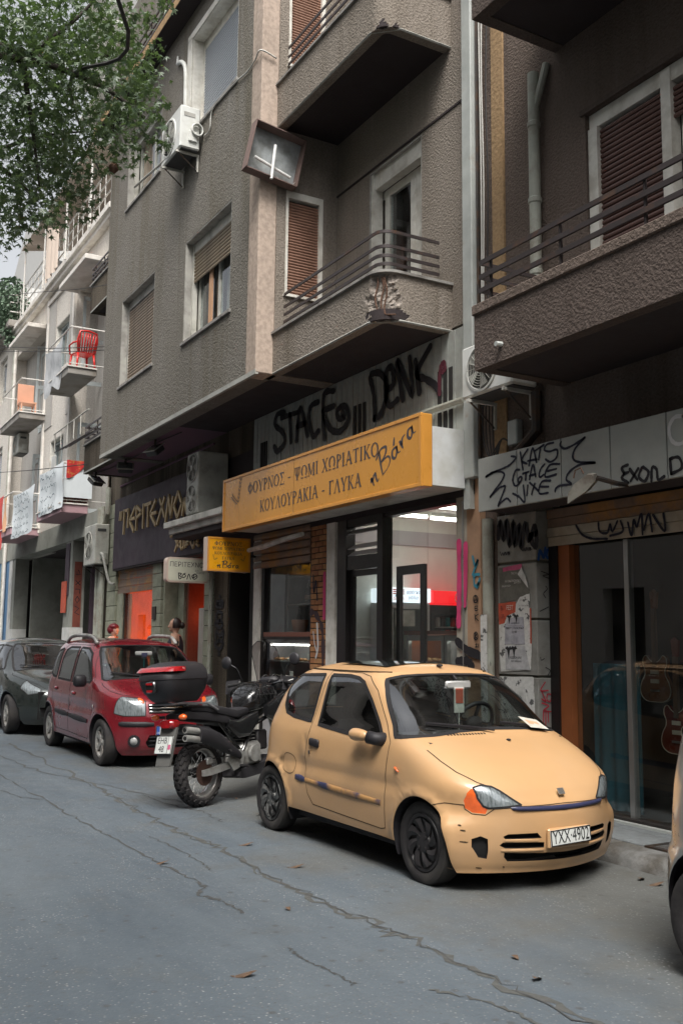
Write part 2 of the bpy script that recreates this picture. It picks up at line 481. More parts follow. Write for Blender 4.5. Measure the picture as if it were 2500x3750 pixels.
for k in range(3):
 mb=MB();pts=[(0,0),(.012,.012),(.03,.016),(.05,.008),(.062,0),(.05,-.01),(.03,-.015),(.012,-.01)]
 mb.add([(a*(1+.2*k),b_*1.2,0.006+0.01*math.sin(a*60+k))for a,b_ in pts],[tuple(range(8))])
 lf.append(mb.mesh('leaf',MATS['dead_leaf']))
for k,(x,y)in enumerate([(-5.45,2.75),(-8.35,3.9),(-4.8,5.22),(-4.62,5.28),(-4.95,5.15),(-6.9,2.55),(-4.1,3.35),(-3.75,3.2),(-6.35,3.35),(-4.3,4.9),(-3.5,4.6),(-7.2,3.35),(-9.3,4.1),(-3.2,2.6),(-4.45,2.1)]):
 o=setp(place('dead_leaf',lf[k%3]),'small dry brown leaf lying on the ground','leaf','dry leaves on the road')
 o.location=(x,y,zr(x,y)+0.004 if y<5.3 else 0.12);o.rotation_euler=(0,0,k*2.1);s=0.9+0.3*(k%3);o.scale=(s,s,s)
ST={'stace':[[(-11.959,4.725),(-12.182,4.736),(-12.252,4.604),(-11.997,4.444),(-11.942,4.302),(-12.16,4.206),(-12.263,4.291)],[(-12.055,4.667),(-11.553,4.644)],[(-11.787,4.647),(-11.75,4.269)],[(-11.586,4.262),(-11.485,4.695),(-11.269,4.27)],[(-11.569,4.453),(-11.319,4.448)],[(-10.975,4.663),(-11.17,4.651),(-11.231,4.495),(-11.114,4.242),(-10.965,4.277)],[(-10.56,4.718),(-10.808,4.741),(-10.843,4.481),(-10.793,4.154)],[(-10.844,4.522),(-10.556,4.524)],[(-10.821,4.435),(-10.631,4.236),(-10.389,4.171),(-10.179,4.289),(-10.278,4.467),(-10.474,4.447),(-10.432,4.339),(-10.295,4.332),(-10.335,4.399)]],'denk':[[(-9.651,4.726),(-9.475,4.694),(-9.32,4.546),(-9.319,4.379),(-9.437,4.2),(-9.575,4.171)],[(-9.686,4.687),(-9.595,4.457),(-9.575,4.171)],[(-9.32,4.453),(-9.17,4.493),(-9.204,4.685),(-9.321,4.676),(-9.336,4.42),(-9.252,4.255),(-9.088,4.293)],[(-8.975,4.269),(-9.089,4.694),(-9.047,4.692),(-8.787,4.282),(-8.843,4.723)],[(-8.725,4.658),(-8.649,4.287)],[(-8.439,4.743),(-8.694,4.509),(-8.514,4.396),(-8.339,4.287),(-8.268,4.186)]],'denk_tail':[[(-8.268,4.186),(-8.267,4.373),(-8.238,4.477),(-8.19,4.504),(-8.173,4.436),(-8.21,4.411)]],'kats':[[(-6.764,3.242),(-6.699,3.22),(-6.766,3.175),(-6.851,3.152),(-7.001,3.134),(-7.13,3.108)],[(-7.13,3.108),(-7.027,3.134),(-6.926,3.127),(-6.865,3.094),(-6.903,3.036),(-6.991,2.972),(-7.068,2.913)],[(-7.068,2.913),(-6.954,2.971),(-6.879,2.985),(-6.855,2.974),(-6.905,2.893),(-6.957,2.815),(-6.906,2.845),(-6.832,2.868),(-6.785,2.835)],[(-6.639,3.257),(-6.607,3.096)],[(-6.539,3.268),(-6.623,3.184),(-6.554,3.142)],[(-6.525,3.122),(-6.476,3.269),(-6.428,3.138)],[(-6.542,3.164),(-6.427,3.161)],[(-6.448,3.237),(-6.33,3.271)],[(-6.374,3.259),(-6.399,3.157)],[(-6.209,3.269),(-6.291,3.268),(-6.325,3.228),(-6.26,3.202),(-6.168,3.202),(-6.175,3.136),(-6.251,3.111),(-6.311,3.143)],[(-6.654,3.103),(-6.707,3.103),(-6.745,3.03),(-6.722,2.972),(-6.674,2.973),(-6.626,3.013),(-6.638,3.038),(-6.673,3.02),(-6.662,2.979)],[(-6.608,3.061),(-6.532,3.066)],[(-6.567,3.063),(-6.574,3.002)],[(-6.522,2.999),(-6.474,3.122),(-6.442,3.011)],[(-6.522,3.029),(-6.442,3.033)],[(-6.323,3.103),(-6.374,3.069),(-6.397,3.019),(-6.381,2.998),(-6.336,3.014)],[(-6.139,3.075),(-6.263,3.083),(-6.32,2.993),(-6.184,2.993)],[(-6.286,3.037),(-6.178,3.04)],[(-6.747,2.901),(-6.665,2.863),(-6.59,2.808),(-6.604,2.956)],[(-6.546,2.948),(-6.56,2.862)],[(-6.517,2.967),(-6.412,2.885)],[(-6.455,2.951),(-6.497,2.865)],[(-6.256,2.95),(-6.365,2.954),(-6.401,2.861),(-6.285,2.85)],[(-6.377,2.914),(-6.279,2.901)],[(-6.115,3.26),(-6.125,3.23),(-6.072,3.196),(-5.966,3.209),(-5.835,3.248)],[(-5.835,3.248),(-5.949,3.175),(-5.978,3.105),(-5.918,3.059),(-5.726,3.023)],[(-5.726,3.023),(-5.902,3.032),(-6.025,2.989),(-6.062,2.932),(-6.002,2.886),(-6.134,2.892),(-6.189,2.874),(-6.199,2.85)]],'exon':[[(-5.379,2.952),(-5.441,2.938),(-5.42,2.889),(-5.444,2.857),(-5.377,2.813)],[(-5.42,2.889),(-5.374,2.894)],[(-5.358,2.914),(-5.286,2.824)],[(-5.275,2.908),(-5.354,2.822)],[(-5.238,2.908),(-5.27,2.844),(-5.213,2.802),(-5.174,2.864),(-5.223,2.911)],[(-5.148,2.793),(-5.137,2.893),(-5.095,2.875),(-5.084,2.796),(-5.027,2.81)],[(-4.966,2.933),(-4.957,2.822)],[(-4.966,2.933),(-4.884,2.931),(-4.86,2.851),(-4.957,2.822)]],'ring':[[(-4.832,3.228),(-4.911,3.233),(-4.963,3.165),(-4.946,3.073),(-4.879,3.029),(-4.797,3.058),(-4.767,3.139),(-4.832,3.228)]],'shutblue':[[(-6.51,2.627),(-6.438,2.541),(-6.312,2.491),(-6.136,2.475)],[(-6.236,2.626),(-6.221,2.547),(-6.134,2.526),(-6.097,2.599),(-6.073,2.533),(-6.011,2.616)],[(-5.977,2.612),(-5.955,2.522),(-6.1,2.498)],[(-5.894,2.592),(-5.857,2.476),(-5.828,2.61),(-5.798,2.545),(-5.745,2.65),(-5.736,2.478)],[(-5.719,2.513),(-5.666,2.642),(-5.633,2.493)],[(-5.619,2.625),(-5.502,2.481),(-5.511,2.625)]],'pillar_black':[[(-7.453,2.585),(-7.424,2.751),(-7.374,2.561),(-7.332,2.75),(-7.285,2.504),(-7.229,2.723),(-7.208,2.497),(-7.141,2.689),(-7.121,2.466),(-7.054,2.697),(-7.008,2.53),(-6.932,2.653),(-6.91,2.586),(-6.995,2.561),(-6.913,2.458),(-6.898,2.601)]],'wnb':[[(-7.429,2.452),(-7.41,2.417),(-7.392,2.441),(-7.377,2.415),(-7.364,2.447)],[(-7.358,2.417),(-7.351,2.446),(-7.332,2.416),(-7.325,2.444)],[(-7.312,2.443),(-7.31,2.416),(-7.284,2.425),(-7.309,2.431),(-7.289,2.439),(-7.312,2.443)],[(-7.114,2.469),(-7.097,2.435),(-7.08,2.459),(-7.066,2.433),(-7.053,2.465)],[(-7.047,2.436),(-7.04,2.464),(-7.023,2.434),(-7.016,2.462)],[(-7.004,2.461),(-7.002,2.434),(-6.977,2.443),(-7.001,2.448),(-6.982,2.457),(-7.004,2.461)]],'nc_blue':[[(6.021,2.347),(6.043,2.429),(6.083,2.366),(6.106,2.456)],[(6.191,2.461),(6.127,2.433),(6.125,2.369),(6.194,2.38)]],'red_side':[[(6.075,1.233),(6.021,1.161),(6.108,1.159)],[(6.033,1.154),(6.079,1.061),(6.031,1.088)],[(6.098,1.127),(6.147,1.119),(6.132,1.06),(6.094,1.074),(6.098,1.127)],[(6.036,1.049),(6.114,1.021),(6.052,0.983),(6.165,0.973),(6.149,1.027)],[(6.052,0.983),(6.042,0.774)],[(6.104,0.975),(6.107,0.876)],[(6.078,0.989),(6.074,0.825)]],'side_black':[[(6.053,2.238),(6.141,2.214),(6.07,2.198),(6.158,2.174)],[(6.103,2.104),(6.12,2.077),(6.075,2.035),(6.101,1.995)],[(6.028,1.872),(6.134,1.915),(6.063,1.886)],[(6.027,1.458),(6.035,1.431),(6.071,1.445)],[(6.086,1.365),(6.139,1.338),(6.111,1.298)]],'nc_cyan':[[(-7.773,2.428),(-7.739,2.338),(-7.691,2.393),(-7.776,2.252)],[(-7.669,2.246),(-7.752,2.236),(-7.741,2.134),(-7.682,2.16)],[(-7.665,2.203),(-7.706,2.118)]],'col_black':[[(-7.694,2.006),(-7.699,1.989),(-7.713,1.977),(-7.732,1.973),(-7.751,1.978),(-7.764,1.991),(-7.769,2.008),(-7.764,2.026),(-7.75,2.038),(-7.731,2.042),(-7.712,2.037),(-7.698,2.023),(-7.694,2.006)],[(-7.755,1.978),(-7.731,2.039),(-7.703,1.976)],[(-7.75,1.996),(-7.708,1.998)],[(-7.697,1.937),(-7.742,1.934),(-7.737,1.895),(-7.697,1.901)],[(-7.74,1.916),(-7.704,1.918)],[(-7.745,1.859),(-7.739,1.801)],[(-7.691,1.858),(-7.741,1.833),(-7.692,1.797)],[(-7.699,1.647),(-7.703,1.629),(-7.715,1.615),(-7.732,1.61),(-7.748,1.615),(-7.76,1.629),(-7.764,1.647),(-7.76,1.666),(-7.747,1.68),(-7.731,1.685),(-7.714,1.679),(-7.703,1.666),(-7.699,1.647)],[(-7.741,1.621),(-7.743,1.669),(-7.717,1.66),(-7.741,1.646),(-7.713,1.622)],[(-7.737,1.564),(-7.718,1.572),(-7.718,1.56),(-7.737,1.54),(-7.709,1.543)],[(-7.69,1.572),(-7.691,1.54)]],'band_black':[[(-8.021,1.591),(-7.857,1.506),(-7.669,1.458),(-7.528,1.384)],[(-8.016,1.394),(-7.882,1.404),(-7.787,1.356)]],'pink':[[(-7.992,2.586),(-7.99,2.204),(-8.005,1.76)],[(-7.881,2.554),(-7.891,2.258),(-7.912,1.965)]],'left_pil':[[(-14.337,1.617),(-14.316,1.725),(-14.172,1.65),(-14.041,1.734),(-14.06,1.607)],[(-14.195,1.586),(-14.028,1.534),(-14.186,1.447),(-14.358,1.521),(-14.195,1.586)],[(-14.209,1.383),(-14.17,1.373)],[(-14.188,1.885),(-14.075,1.841),(-14.181,1.778),(-14.381,1.844),(-14.188,1.885)],[(-14.33,1.93),(-14.308,2.016),(-14.113,2.001),(-14.135,1.927)],[(-14.319,2.178),(-14.097,2.182),(-14.119,2.097),(-14.343,2.114)],[(-14.303,2.145),(-14.122,2.14)],[(-14.227,2.267),(-14.184,2.252)]],'peri':[[(-19.025,4.1),(-19.072,3.93)],[(-18.934,4.1),(-18.971,3.927)],[(-18.754,4.098),(-18.785,3.632)],[(-18.825,4.09),(-18.479,4.08)],[(-18.514,4.085),(-18.524,3.737)],[(-18.096,4.099),(-18.417,3.856)],[(-18.417,3.856),(-18.146,3.628)],[(-18.347,3.886),(-18.091,3.881)],[(-18.012,4.096),(-18.0,3.634)],[(-18.003,4.095),(-17.699,3.948)],[(-17.699,3.948),(-18.006,3.868)],[(-17.602,4.095),(-17.599,3.636)],[(-17.518,4.059),(-17.147,4.067)],[(-17.33,4.076),(-17.334,3.636)],[(-16.921,4.091),(-17.203,3.868)],[(-17.203,3.868),(-16.892,3.625)],[(-17.106,3.857),(-16.86,3.856)],[(-16.697,4.083),(-16.426,3.728)],[(-16.443,4.083),(-16.818,3.631)],[(-16.363,3.629),(-16.23,4.094)],[(-16.23,4.094),(-16.104,3.676)],[(-16.104,3.676),(-16.017,4.043)],[(-15.773,4.091),(-15.967,3.867)],[(-15.967,3.867),(-15.767,3.64)],[(-15.767,3.64),(-15.581,3.87)],[(-15.581,3.87),(-15.773,4.091)],[(-15.546,3.653),(-15.456,3.938)],[(-15.456,3.938),(-15.338,3.677)],[(-15.338,3.677),(-15.266,3.961)]],'peri2':[[(-15.827,3.273),(-15.699,3.144)],[(-15.698,3.262),(-15.856,3.073)],[(-15.563,3.242),(-15.65,3.181)],[(-15.65,3.181),(-15.521,3.089)],[(-15.632,3.176),(-15.546,3.179)],[(-15.436,3.225),(-15.448,3.094)],[(-15.335,3.217),(-15.359,3.107)],[(-15.335,3.217),(-15.191,3.164)],[(-15.191,3.164),(-15.34,3.15)],[(-15.127,3.179),(-15.009,3.07)],[(-15.009,3.07),(-14.948,3.174)],[(-14.804,3.172),(-14.907,3.141)],[(-14.907,3.141),(-14.771,3.085)],[(-16.054,3.467),(-16.091,3.344)],[(-16.091,3.344),(-15.946,3.405)]],}
def stucco(name,col,dark,light,grain=42,gstr=0.55,streak=1.0,dlo=0.50,dhi=0.72):
 m=bpy.data.materials.new(name);m.use_nodes=True
 nt=m.node_tree;N=nt.nodes;L=nt.links;b=N['Principled BSDF']
 tc=N.new('ShaderNodeTexCoord');src=tc.outputs['Object']
 def noise(sc,det,vec=src,ro=0.6):
  n=N.new('ShaderNodeTexNoise');n.inputs['Scale'].default_value=sc;n.inputs['Detail'].default_value=det;n.inputs['Roughness'].default_value=ro
  L.new(vec,n.inputs['Vector']);return n.outputs[0]
 def ramp(v,lo,hi,a=0.0,c=1.0):
  r=N.new('ShaderNodeMapRange');r.inputs[1].default_value=lo;r.inputs[2].default_value=hi;r.inputs[3].default_value=a;r.inputs[4].default_value=c
  L.new(v,r.inputs[0]);return r.outputs[0]
 def mix(f,a,c):
  x=N.new('ShaderNodeMix');x.data_type='RGBA'
  if isinstance(f,float):x.inputs[0].default_value=f
  else:L.new(f,x.inputs[0])
  for i,q in((6,a),(7,c)):
   if isinstance(q,tuple):x.inputs[i].default_value=(*q,1)
   else:L.new(q,x.inputs[i])
  return x.outputs[2]
 mp=N.new('ShaderNodeMapping');mp.inputs['Scale'].default_value=(2.4,2.4,0.16);L.new(src,mp.inputs[0])
 mp2=N.new('ShaderNodeMapping');mp2.inputs['Scale'].default_value=(7,7,0.35);mp2.inputs['Location'].default_value=(3,1,7);L.new(src,mp2.inputs[0])
 c=mix(ramp(noise(1.0,6,mp.outputs[0]),dlo,dhi,0,0.8*streak),col,dark)
 c=mix(ramp(noise(1.0,5,mp2.outputs[0]),0.60,0.78,0,0.55*streak),c,light)
 c=mix(ramp(noise(0.8,8),0.42,0.75,0,0.45),c,dark)
 gr=noise(grain,2)
 c=mix(ramp(gr,0.32,0.62,0.35,0.0),c,tuple(q*0.45 for q in dark))
 L.new(c,b.inputs['Base Color']);b.inputs['Roughness'].default_value=0.92;b.inputs['Specular IOR Level'].default_value=0.2
 bp=N.new('ShaderNodeBump');bp.inputs['Strength'].default_value=gstr;bp.inputs['Distance'].default_value=0.03
 L.new(gr,bp.inputs['Height']);L.new(bp.outputs[0],b.inputs['Normal'])
 MATS[name]=m;return m
stucco('stuccoA',(0.215,0.200,0.176),(0.135,0.118,0.085),(0.31,0.30,0.285))
stucco('stuccoA_balc',(0.27,0.235,0.20),(0.15,0.125,0.095),(0.42,0.37,0.33))
stucco('stuccoA_stain',(0.15,0.125,0.095),(0.06,0.048,0.035),(0.24,0.21,0.17),streak=1.3,dlo=0.42,dhi=0.60)
stucco('stuccoB',(0.115,0.090,0.078),(0.070,0.053,0.044),(0.16,0.13,0.11))
stucco('stuccoB_wall',(0.16,0.125,0.105),(0.09,0.068,0.055),(0.22,0.18,0.15))
stucco('plaster_pink',(0.50,0.40,0.33),(0.30,0.25,0.21),(0.50,0.47,0.44),grain=18,gstr=0.12,streak=0.7)
stucco('plaster_ochre',(0.42,0.28,0.15),(0.20,0.14,0.09),(0.40,0.34,0.28),grain=25,gstr=0.25,streak=0.9)
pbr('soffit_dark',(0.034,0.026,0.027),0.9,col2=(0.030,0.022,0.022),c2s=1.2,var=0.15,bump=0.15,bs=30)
pbr('soffit_purple',(0.155,0.082,0.115),0.85,var=0.08,vs=3)
pbr('edge_paint',(0.36,0.36,0.33),0.8,var=0.2,vs=8)
pbr('white_paint',(0.70,0.68,0.62),0.55,col2=(0.50,0.47,0.41),c2s=4,var=0.08,vs=12)
pbr('cream_paint',(0.55,0.54,0.49),0.6,col2=(0.35,0.34,0.30),c2s=3,var=0.1)
pbr('reveal_grey',(0.38,0.37,0.34),0.8,col2=(0.24,0.23,0.21),c2s=4,var=0.12)
pbr('slat_brown',(0.26,0.205,0.155),0.6,col2=(0.17,0.13,0.10),c2s=6,var=0.12,vs=20)
pbr('slat_red',(0.27,0.15,0.105),0.6,col2=(0.24,0.13,0.085),c2s=3,var=0.12,vs=20)
pbr('slat_olive',(0.235,0.185,0.125),0.6,col2=(0.17,0.13,0.09),c2s=3,var=0.12,vs=20)
pbr('slat_grey',(0.36,0.385,0.42),0.5,var=0.05)
pbr('slat_maroon',(0.125,0.066,0.055),0.5,var=0.1)
pbr('rail_iron',(0.050,0.040,0.040),0.5,metal=0.3,col2=(0.10,0.055,0.035),c2s=7,c2lo=0.55,c2hi=0.7,var=0.15)
pbr('concrete_raw',(0.33,0.29,0.255),0.95,col2=(0.20,0.17,0.145),c2s=14,var=0.3,vs=22,bump=1.0,bs=30)
pbr('rust',(0.105,0.055,0.035),0.85,var=0.3,vs=30,bump=0.4)
pbr('coping',(0.30,0.29,0.27),0.8,col2=(0.13,0.12,0.11),c2s=5,var=0.2)
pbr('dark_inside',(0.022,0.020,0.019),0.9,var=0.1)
pbr('curtain',(0.36,0.33,0.28),0.9,var=0.1)
pbr('board_orange',(0.55,0.32,0.19),0.7,var=0.1)
pbr('room_dim',(0.10,0.09,0.085),0.9,var=0.1)
glass('pane',(0.86,0.90,0.90),alpha=0.16,dirt=0.12)
glass('pane_clean',(0.93,0.96,0.95),alpha=0.12,dirt=0.03)
def wall_open(mb,x0,x1,z0,z1,y0,y1,ops,axis='x'):
 """wall slab with rectangular openings [(a0,a1,z0,z1)], slab along X (axis x) or Y (axis y; y0,y1 are then x bounds)"""
 A=sorted({x0,x1,*[o[0]for o in ops],*[o[1]for o in ops]});Z=sorted({z0,z1,*[o[2]for o in ops],*[o[3]for o in ops]})
 A=[a for a in A if x0<=a<=x1];Z=[z for z in Z if z0<=z<=z1]
 for i in range(len(A)-1):
  k=0
  while k<len(Z)-1:
   ca=(A[i]+A[i+1])/2
   inside=lambda kk:any(o[0]<ca<o[1]and o[2]<(Z[kk]+Z[kk+1])/2<o[3]for o in ops)
   if inside(k):k+=1;continue
   j=k
   while j+1<len(Z)-1 and not inside(j+1):j+=1
   if axis=='x':mb.box(A[i],A[i+1],y0,y1,Z[k],Z[j+1])
   else:mb.box(y0,y1,A[i],A[i+1],Z[k],Z[j+1])
   k=j+1
 return mb
_slat={}
def slats(parent,mat,w,pitch,fr,z0,z1,depth=0.016):
 """roller shutter slats, each a piece of its own; fr(z) gives the frame (local x along the slat from its left end, z outwards)"""
 key=(mat,round(w,3),round(pitch,4))
 if key not in _slat:
  h=pitch*0.93;prof=[(0,0),(depth*.7,h*.12),(depth,h*.45),(depth*.75,h*.8),(0,h)]
  mb=MB();V=[]
  for xx in(0,w):V+=[(xx,zz,dd)for dd,zz in prof]
  mb.add(V,[(0,1,6,5),(1,2,7,6),(2,3,8,7),(3,4,9,8),(4,0,5,9),(0,4,3,2,1),(5,6,7,8,9)])
  _slat[key]=mb.mesh('slat',MATS[mat])
 n=int((z1-z0)/pitch)
 for i in range(n):
  o=place('slat',_slat[key],parent,True);z=z0+i*pitch
  o.matrix_basis=fr(z)
 return n
bA=thing('apartment_building','grey roughcast apartment block with bakery at street level and two chipped balconies','building',(-13,6,0.12))
def PA(mb,name,mat,**k):return mb.build(name,MATS[mat]if isinstance(mat,str)else mat,bA,**k)
YF,YW=4.82,5.93
W1=(-16.26,-14.54,5.89,7.43);W2=(-13.18,-11.46,5.86,7.39);W3=(-16.22,-14.46,9.09,10.42);W4=(-13.14,-11.40,9.06,10.62)
mb=MB();wall_open(mb,-17.26,-10.63,4.82,13.0,YF,YF+0.3,[W1,W2,W3,W4]);wall_front=PA(mb,'wall','stuccoA')
mb=MB();mb.box(-17.26,-17.0,YF+0.3,6.0,4.82,13.0);PA(mb,'wall','stuccoA')
SW=(5.19,5.72,5.88,7.24);SW2=(5.19,5.72,8.95,10.5)
mb=MB();mb.box(-10.9,-10.595,YF-0.004,5.06,4.816,13.0,bv=0.012);pier=PA(mb,'pier','plaster_pink')
mb=MB();wall_open(mb,5.06,YW+.05,4.82,13.0,-10.85,-10.6,[SW,SW2],'y');PA(mb,'wall','stuccoA_balc')
GD=(-9.80,-8.66,5.0,7.30);GD2=(-9.80,-8.66,8.25,10.5)
mb=MB();wall_open(mb,-10.6,-7.74,4.86,13.0,YW,YW+0.3,[GD,GD2]);PA(mb,'wall','stuccoA_balc')
mb=MB();mb.box(-20.5,-17.0,5.95,6.2,4.9,11.6);PA(mb,'wall','stuccoA_stain')
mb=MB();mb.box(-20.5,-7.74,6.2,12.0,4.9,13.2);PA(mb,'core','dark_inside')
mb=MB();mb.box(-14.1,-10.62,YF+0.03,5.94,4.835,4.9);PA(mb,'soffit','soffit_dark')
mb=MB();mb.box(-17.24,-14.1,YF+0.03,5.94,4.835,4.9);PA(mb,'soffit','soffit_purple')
mb=MB();mb.box(-17.262,-10.6,YF-0.006,YF+0.035,4.80,4.835);PA(mb,'drip_edge','edge_paint')
mb=MB();mb.box(-17.262,-10.6,YF-0.005,YF,4.835,4.86);PA(mb,'drip_band','edge_paint')
def jambs(par,mat,o,y0,y1,t=0.02):
 x0,x1,z0,z1=o
 MB().box(x0,x0+t,y0,y1,z0,z1).box(x1-t,x1,y0,y1,z0,z1).box(x0+t,x1-t,y0,y1,z1-t,z1).build('reveal',MATS[mat],par)
def roller_window(o,smat,zs,jm,pitch=0.052,y=YF,rev=0.11,sill='coping',glazed=True,wide=0.0):
 x0,x1,z0,z1=o;yb=y+rev
 mb=MB()
 t=0.05
 mb.box(x0+.02,x0+.02+t,yb,yb+.07,z0+.02,z1-.02);mb.box(x1-.02-t,x1-.02,yb,yb+.07,z0+.02,z1-.02)
 mb.box(x0+.02+t,x1-.02-t,yb+.01,yb+.12,z1-.16,z1-.022)
 if glazed and zs>z0+.1:
  yg=yb+.09
  for xa in(x0+.07,(x0+x1)/2-.04,x1-.13):mb.box(xa,xa+.07,yg,yg+.05,z0+.03,zs+.1)
  mb.box(x0+.07,x1-.07,yg+.003,yg+.047,z0+.02,z0+.1)
 w=mb.build('window',MATS[jm],bA)
 jambs(w,jm if jm=='white_paint' else 'reveal_grey',o,y+0.004,yb+0.02)
 MB().box(x0-.04,x1+.04,y-.03,yb+.05,z0-.045,z0+.005,bv=.006).build('sill',MATS[sill],w)
 fr=lambda z:Matrix.Translation((x0+.07,yb+.025,z))@FR((0,0,0),(1,0,0),(0,0,1))
 slats(w,smat,x1-x0-.14,pitch,fr,zs,z1-.15)
 if zs>z0+.1:
  MB().box(x0+.1,x1-.1,yb+.105,yb+.11,z0+.1,zs+.12).build('pane',MATS['pane'],w)
 return w
w=roller_window(W1,'slat_brown',W1[2]+0.01,'reveal_grey')
w=roller_window(W2,'slat_olive',6.77,'cream_paint')
MB().box(-12.62,-12.5,YF+0.165,YF+0.185,5.87,6.92).build('leaning_board',MATS['board_orange'],w)
MB().box(-12.28,-12.02,YF+0.30,YF+0.33,5.9,6.8).build('curtain',MATS['curtain'],w)
w=roller_window(W3,'slat_grey',10.25,'cream_paint')
MB().box(-16.1,-15.75,YF+0.24,YF+0.3,9.1,10.3).build('curtain',MATS['board_orange'],w)
w=roller_window(W4,'slat_grey',W4[2]+0.01,'white_paint',rev=0.17,pitch=0.045)
mb=MB();mb.box(-13.32,-13.14,YF-.012,YF+.03,9.0,10.64).box(-13.32,-11.36,YF-.012,YF+.03,10.62,10.72);mb.build('surround',MATS['white_paint'],w)
def side_window(o,zs=None):
 y0,y1,z0,z1=o;x=-10.6
 mb=MB();mb.box(x-.09,x+.004,y0,y0+.035,z0,z1).box(x-.09,x+.004,y1-.05,y1,z0,z1).box(x-.09,x+.004,y0+.035,y1-.05,z1-.09,z1)
 w=mb.build('window',MATS['white_paint'],bA)
 fr=lambda z:Matrix.Translation((x-.05,y0+.035,z))@FR((0,0,0),(0,1,0),(0,0,1))
 slats(w,'slat_red',y1-y0-.085,0.0375,fr,z0+.005,z1-.09)
 MB().box(x-.1,x+.035,y0-.02,y1+.03,z0-.035,z0).build('sill',MATS['white_paint'],w)
 return w
side_window(SW);side_window(SW2)
def balcony_door(o):
 x0,x1,z0,z1=o
 mb=MB();y=YW
 mb.box(x0-.03,x0+.06,y+.02,y+.16,z0,z1).box(x1-.05,x1,y+.05,y+.16,z0,z1).box(x0+.06,x1-.05,y+.05,y+.16,z1-.22,z1)
 for xa,xb in((x0+.1,x0+.2),(x0+.66,x0+.76),(x0+.77,x0+.87),(x1-.1,x1-.05)):mb.box(xa,xb,y+.17,y+.22,z0+.02,z1-.24)
 mb.box(x0+.06,x1-.05,y+.172,y+.218,z1-.32,z1-.22).box(x0+.06,x1-.05,y+.172,y+.218,z0,z0+.35)
 d=mb.build('balcony_door',MATS['white_paint'],bA)
 MB().box(x0+.08,x1-.06,y+.19,y+.194,z0+.34,z1-.3).build('pane',MATS['pane'],d)
 jambs(d,'reveal_grey',o,y+0.004,y+.05)
 MB().box(x0+.32,x0+.6,y+.27,y+.29,z0+.3,z1-.3).build('curtain',MATS['room_dim'],d)
 return d
balcony_door(GD);balcony_door(GD2)
mb=MB();mb.box(-10.6,-7.74,YW-.012,YW-.001,7.31,7.335);PA(mb,'ledge_line','soffit_dark')
def arc_path(xa,y0,xb,y1,rad,n=9):
 """balcony outline: from (xa,y0) along the street, round the corner at (xb,y0), back to the wall at (xb,y1)"""
 P=[(xa,y0)]
 L1=xb-rad-xa
 k=max(2,int((L1-.3)/0.1));P+=[(xa+(L1-.3)*i/k,y0)for i in range(1,k)];P+=[(xa+L1-.3+.3*i/15,y0)for i in range(15)]
 for i in range(n+1):
  a=-math.pi/2+math.pi/2*i/n
  P.append((xb-rad+rad*math.cos(a),y0+rad+rad*math.sin(a)))
 L2=y1-(y0+rad);P+=[(xb,y0+rad+.3*i/15)for i in range(1,15)];k=max(2,int((L2-.3)/0.1));P+=[(xb,y0+rad+.3+(L2-.3)*i/k)for i in range(k+1)]
 return P
def path_normals(P):
 out=[]
 for i in range(len(P)):
  a=P[max(0,i-1)];b_=P[min(len(P)-1,i+1)]
  dx,dy=b_[0]-a[0],b_[1]-a[1];l=math.hypot(dx,dy)or 1
  out.append((dy/l,-dx/l))
 return out
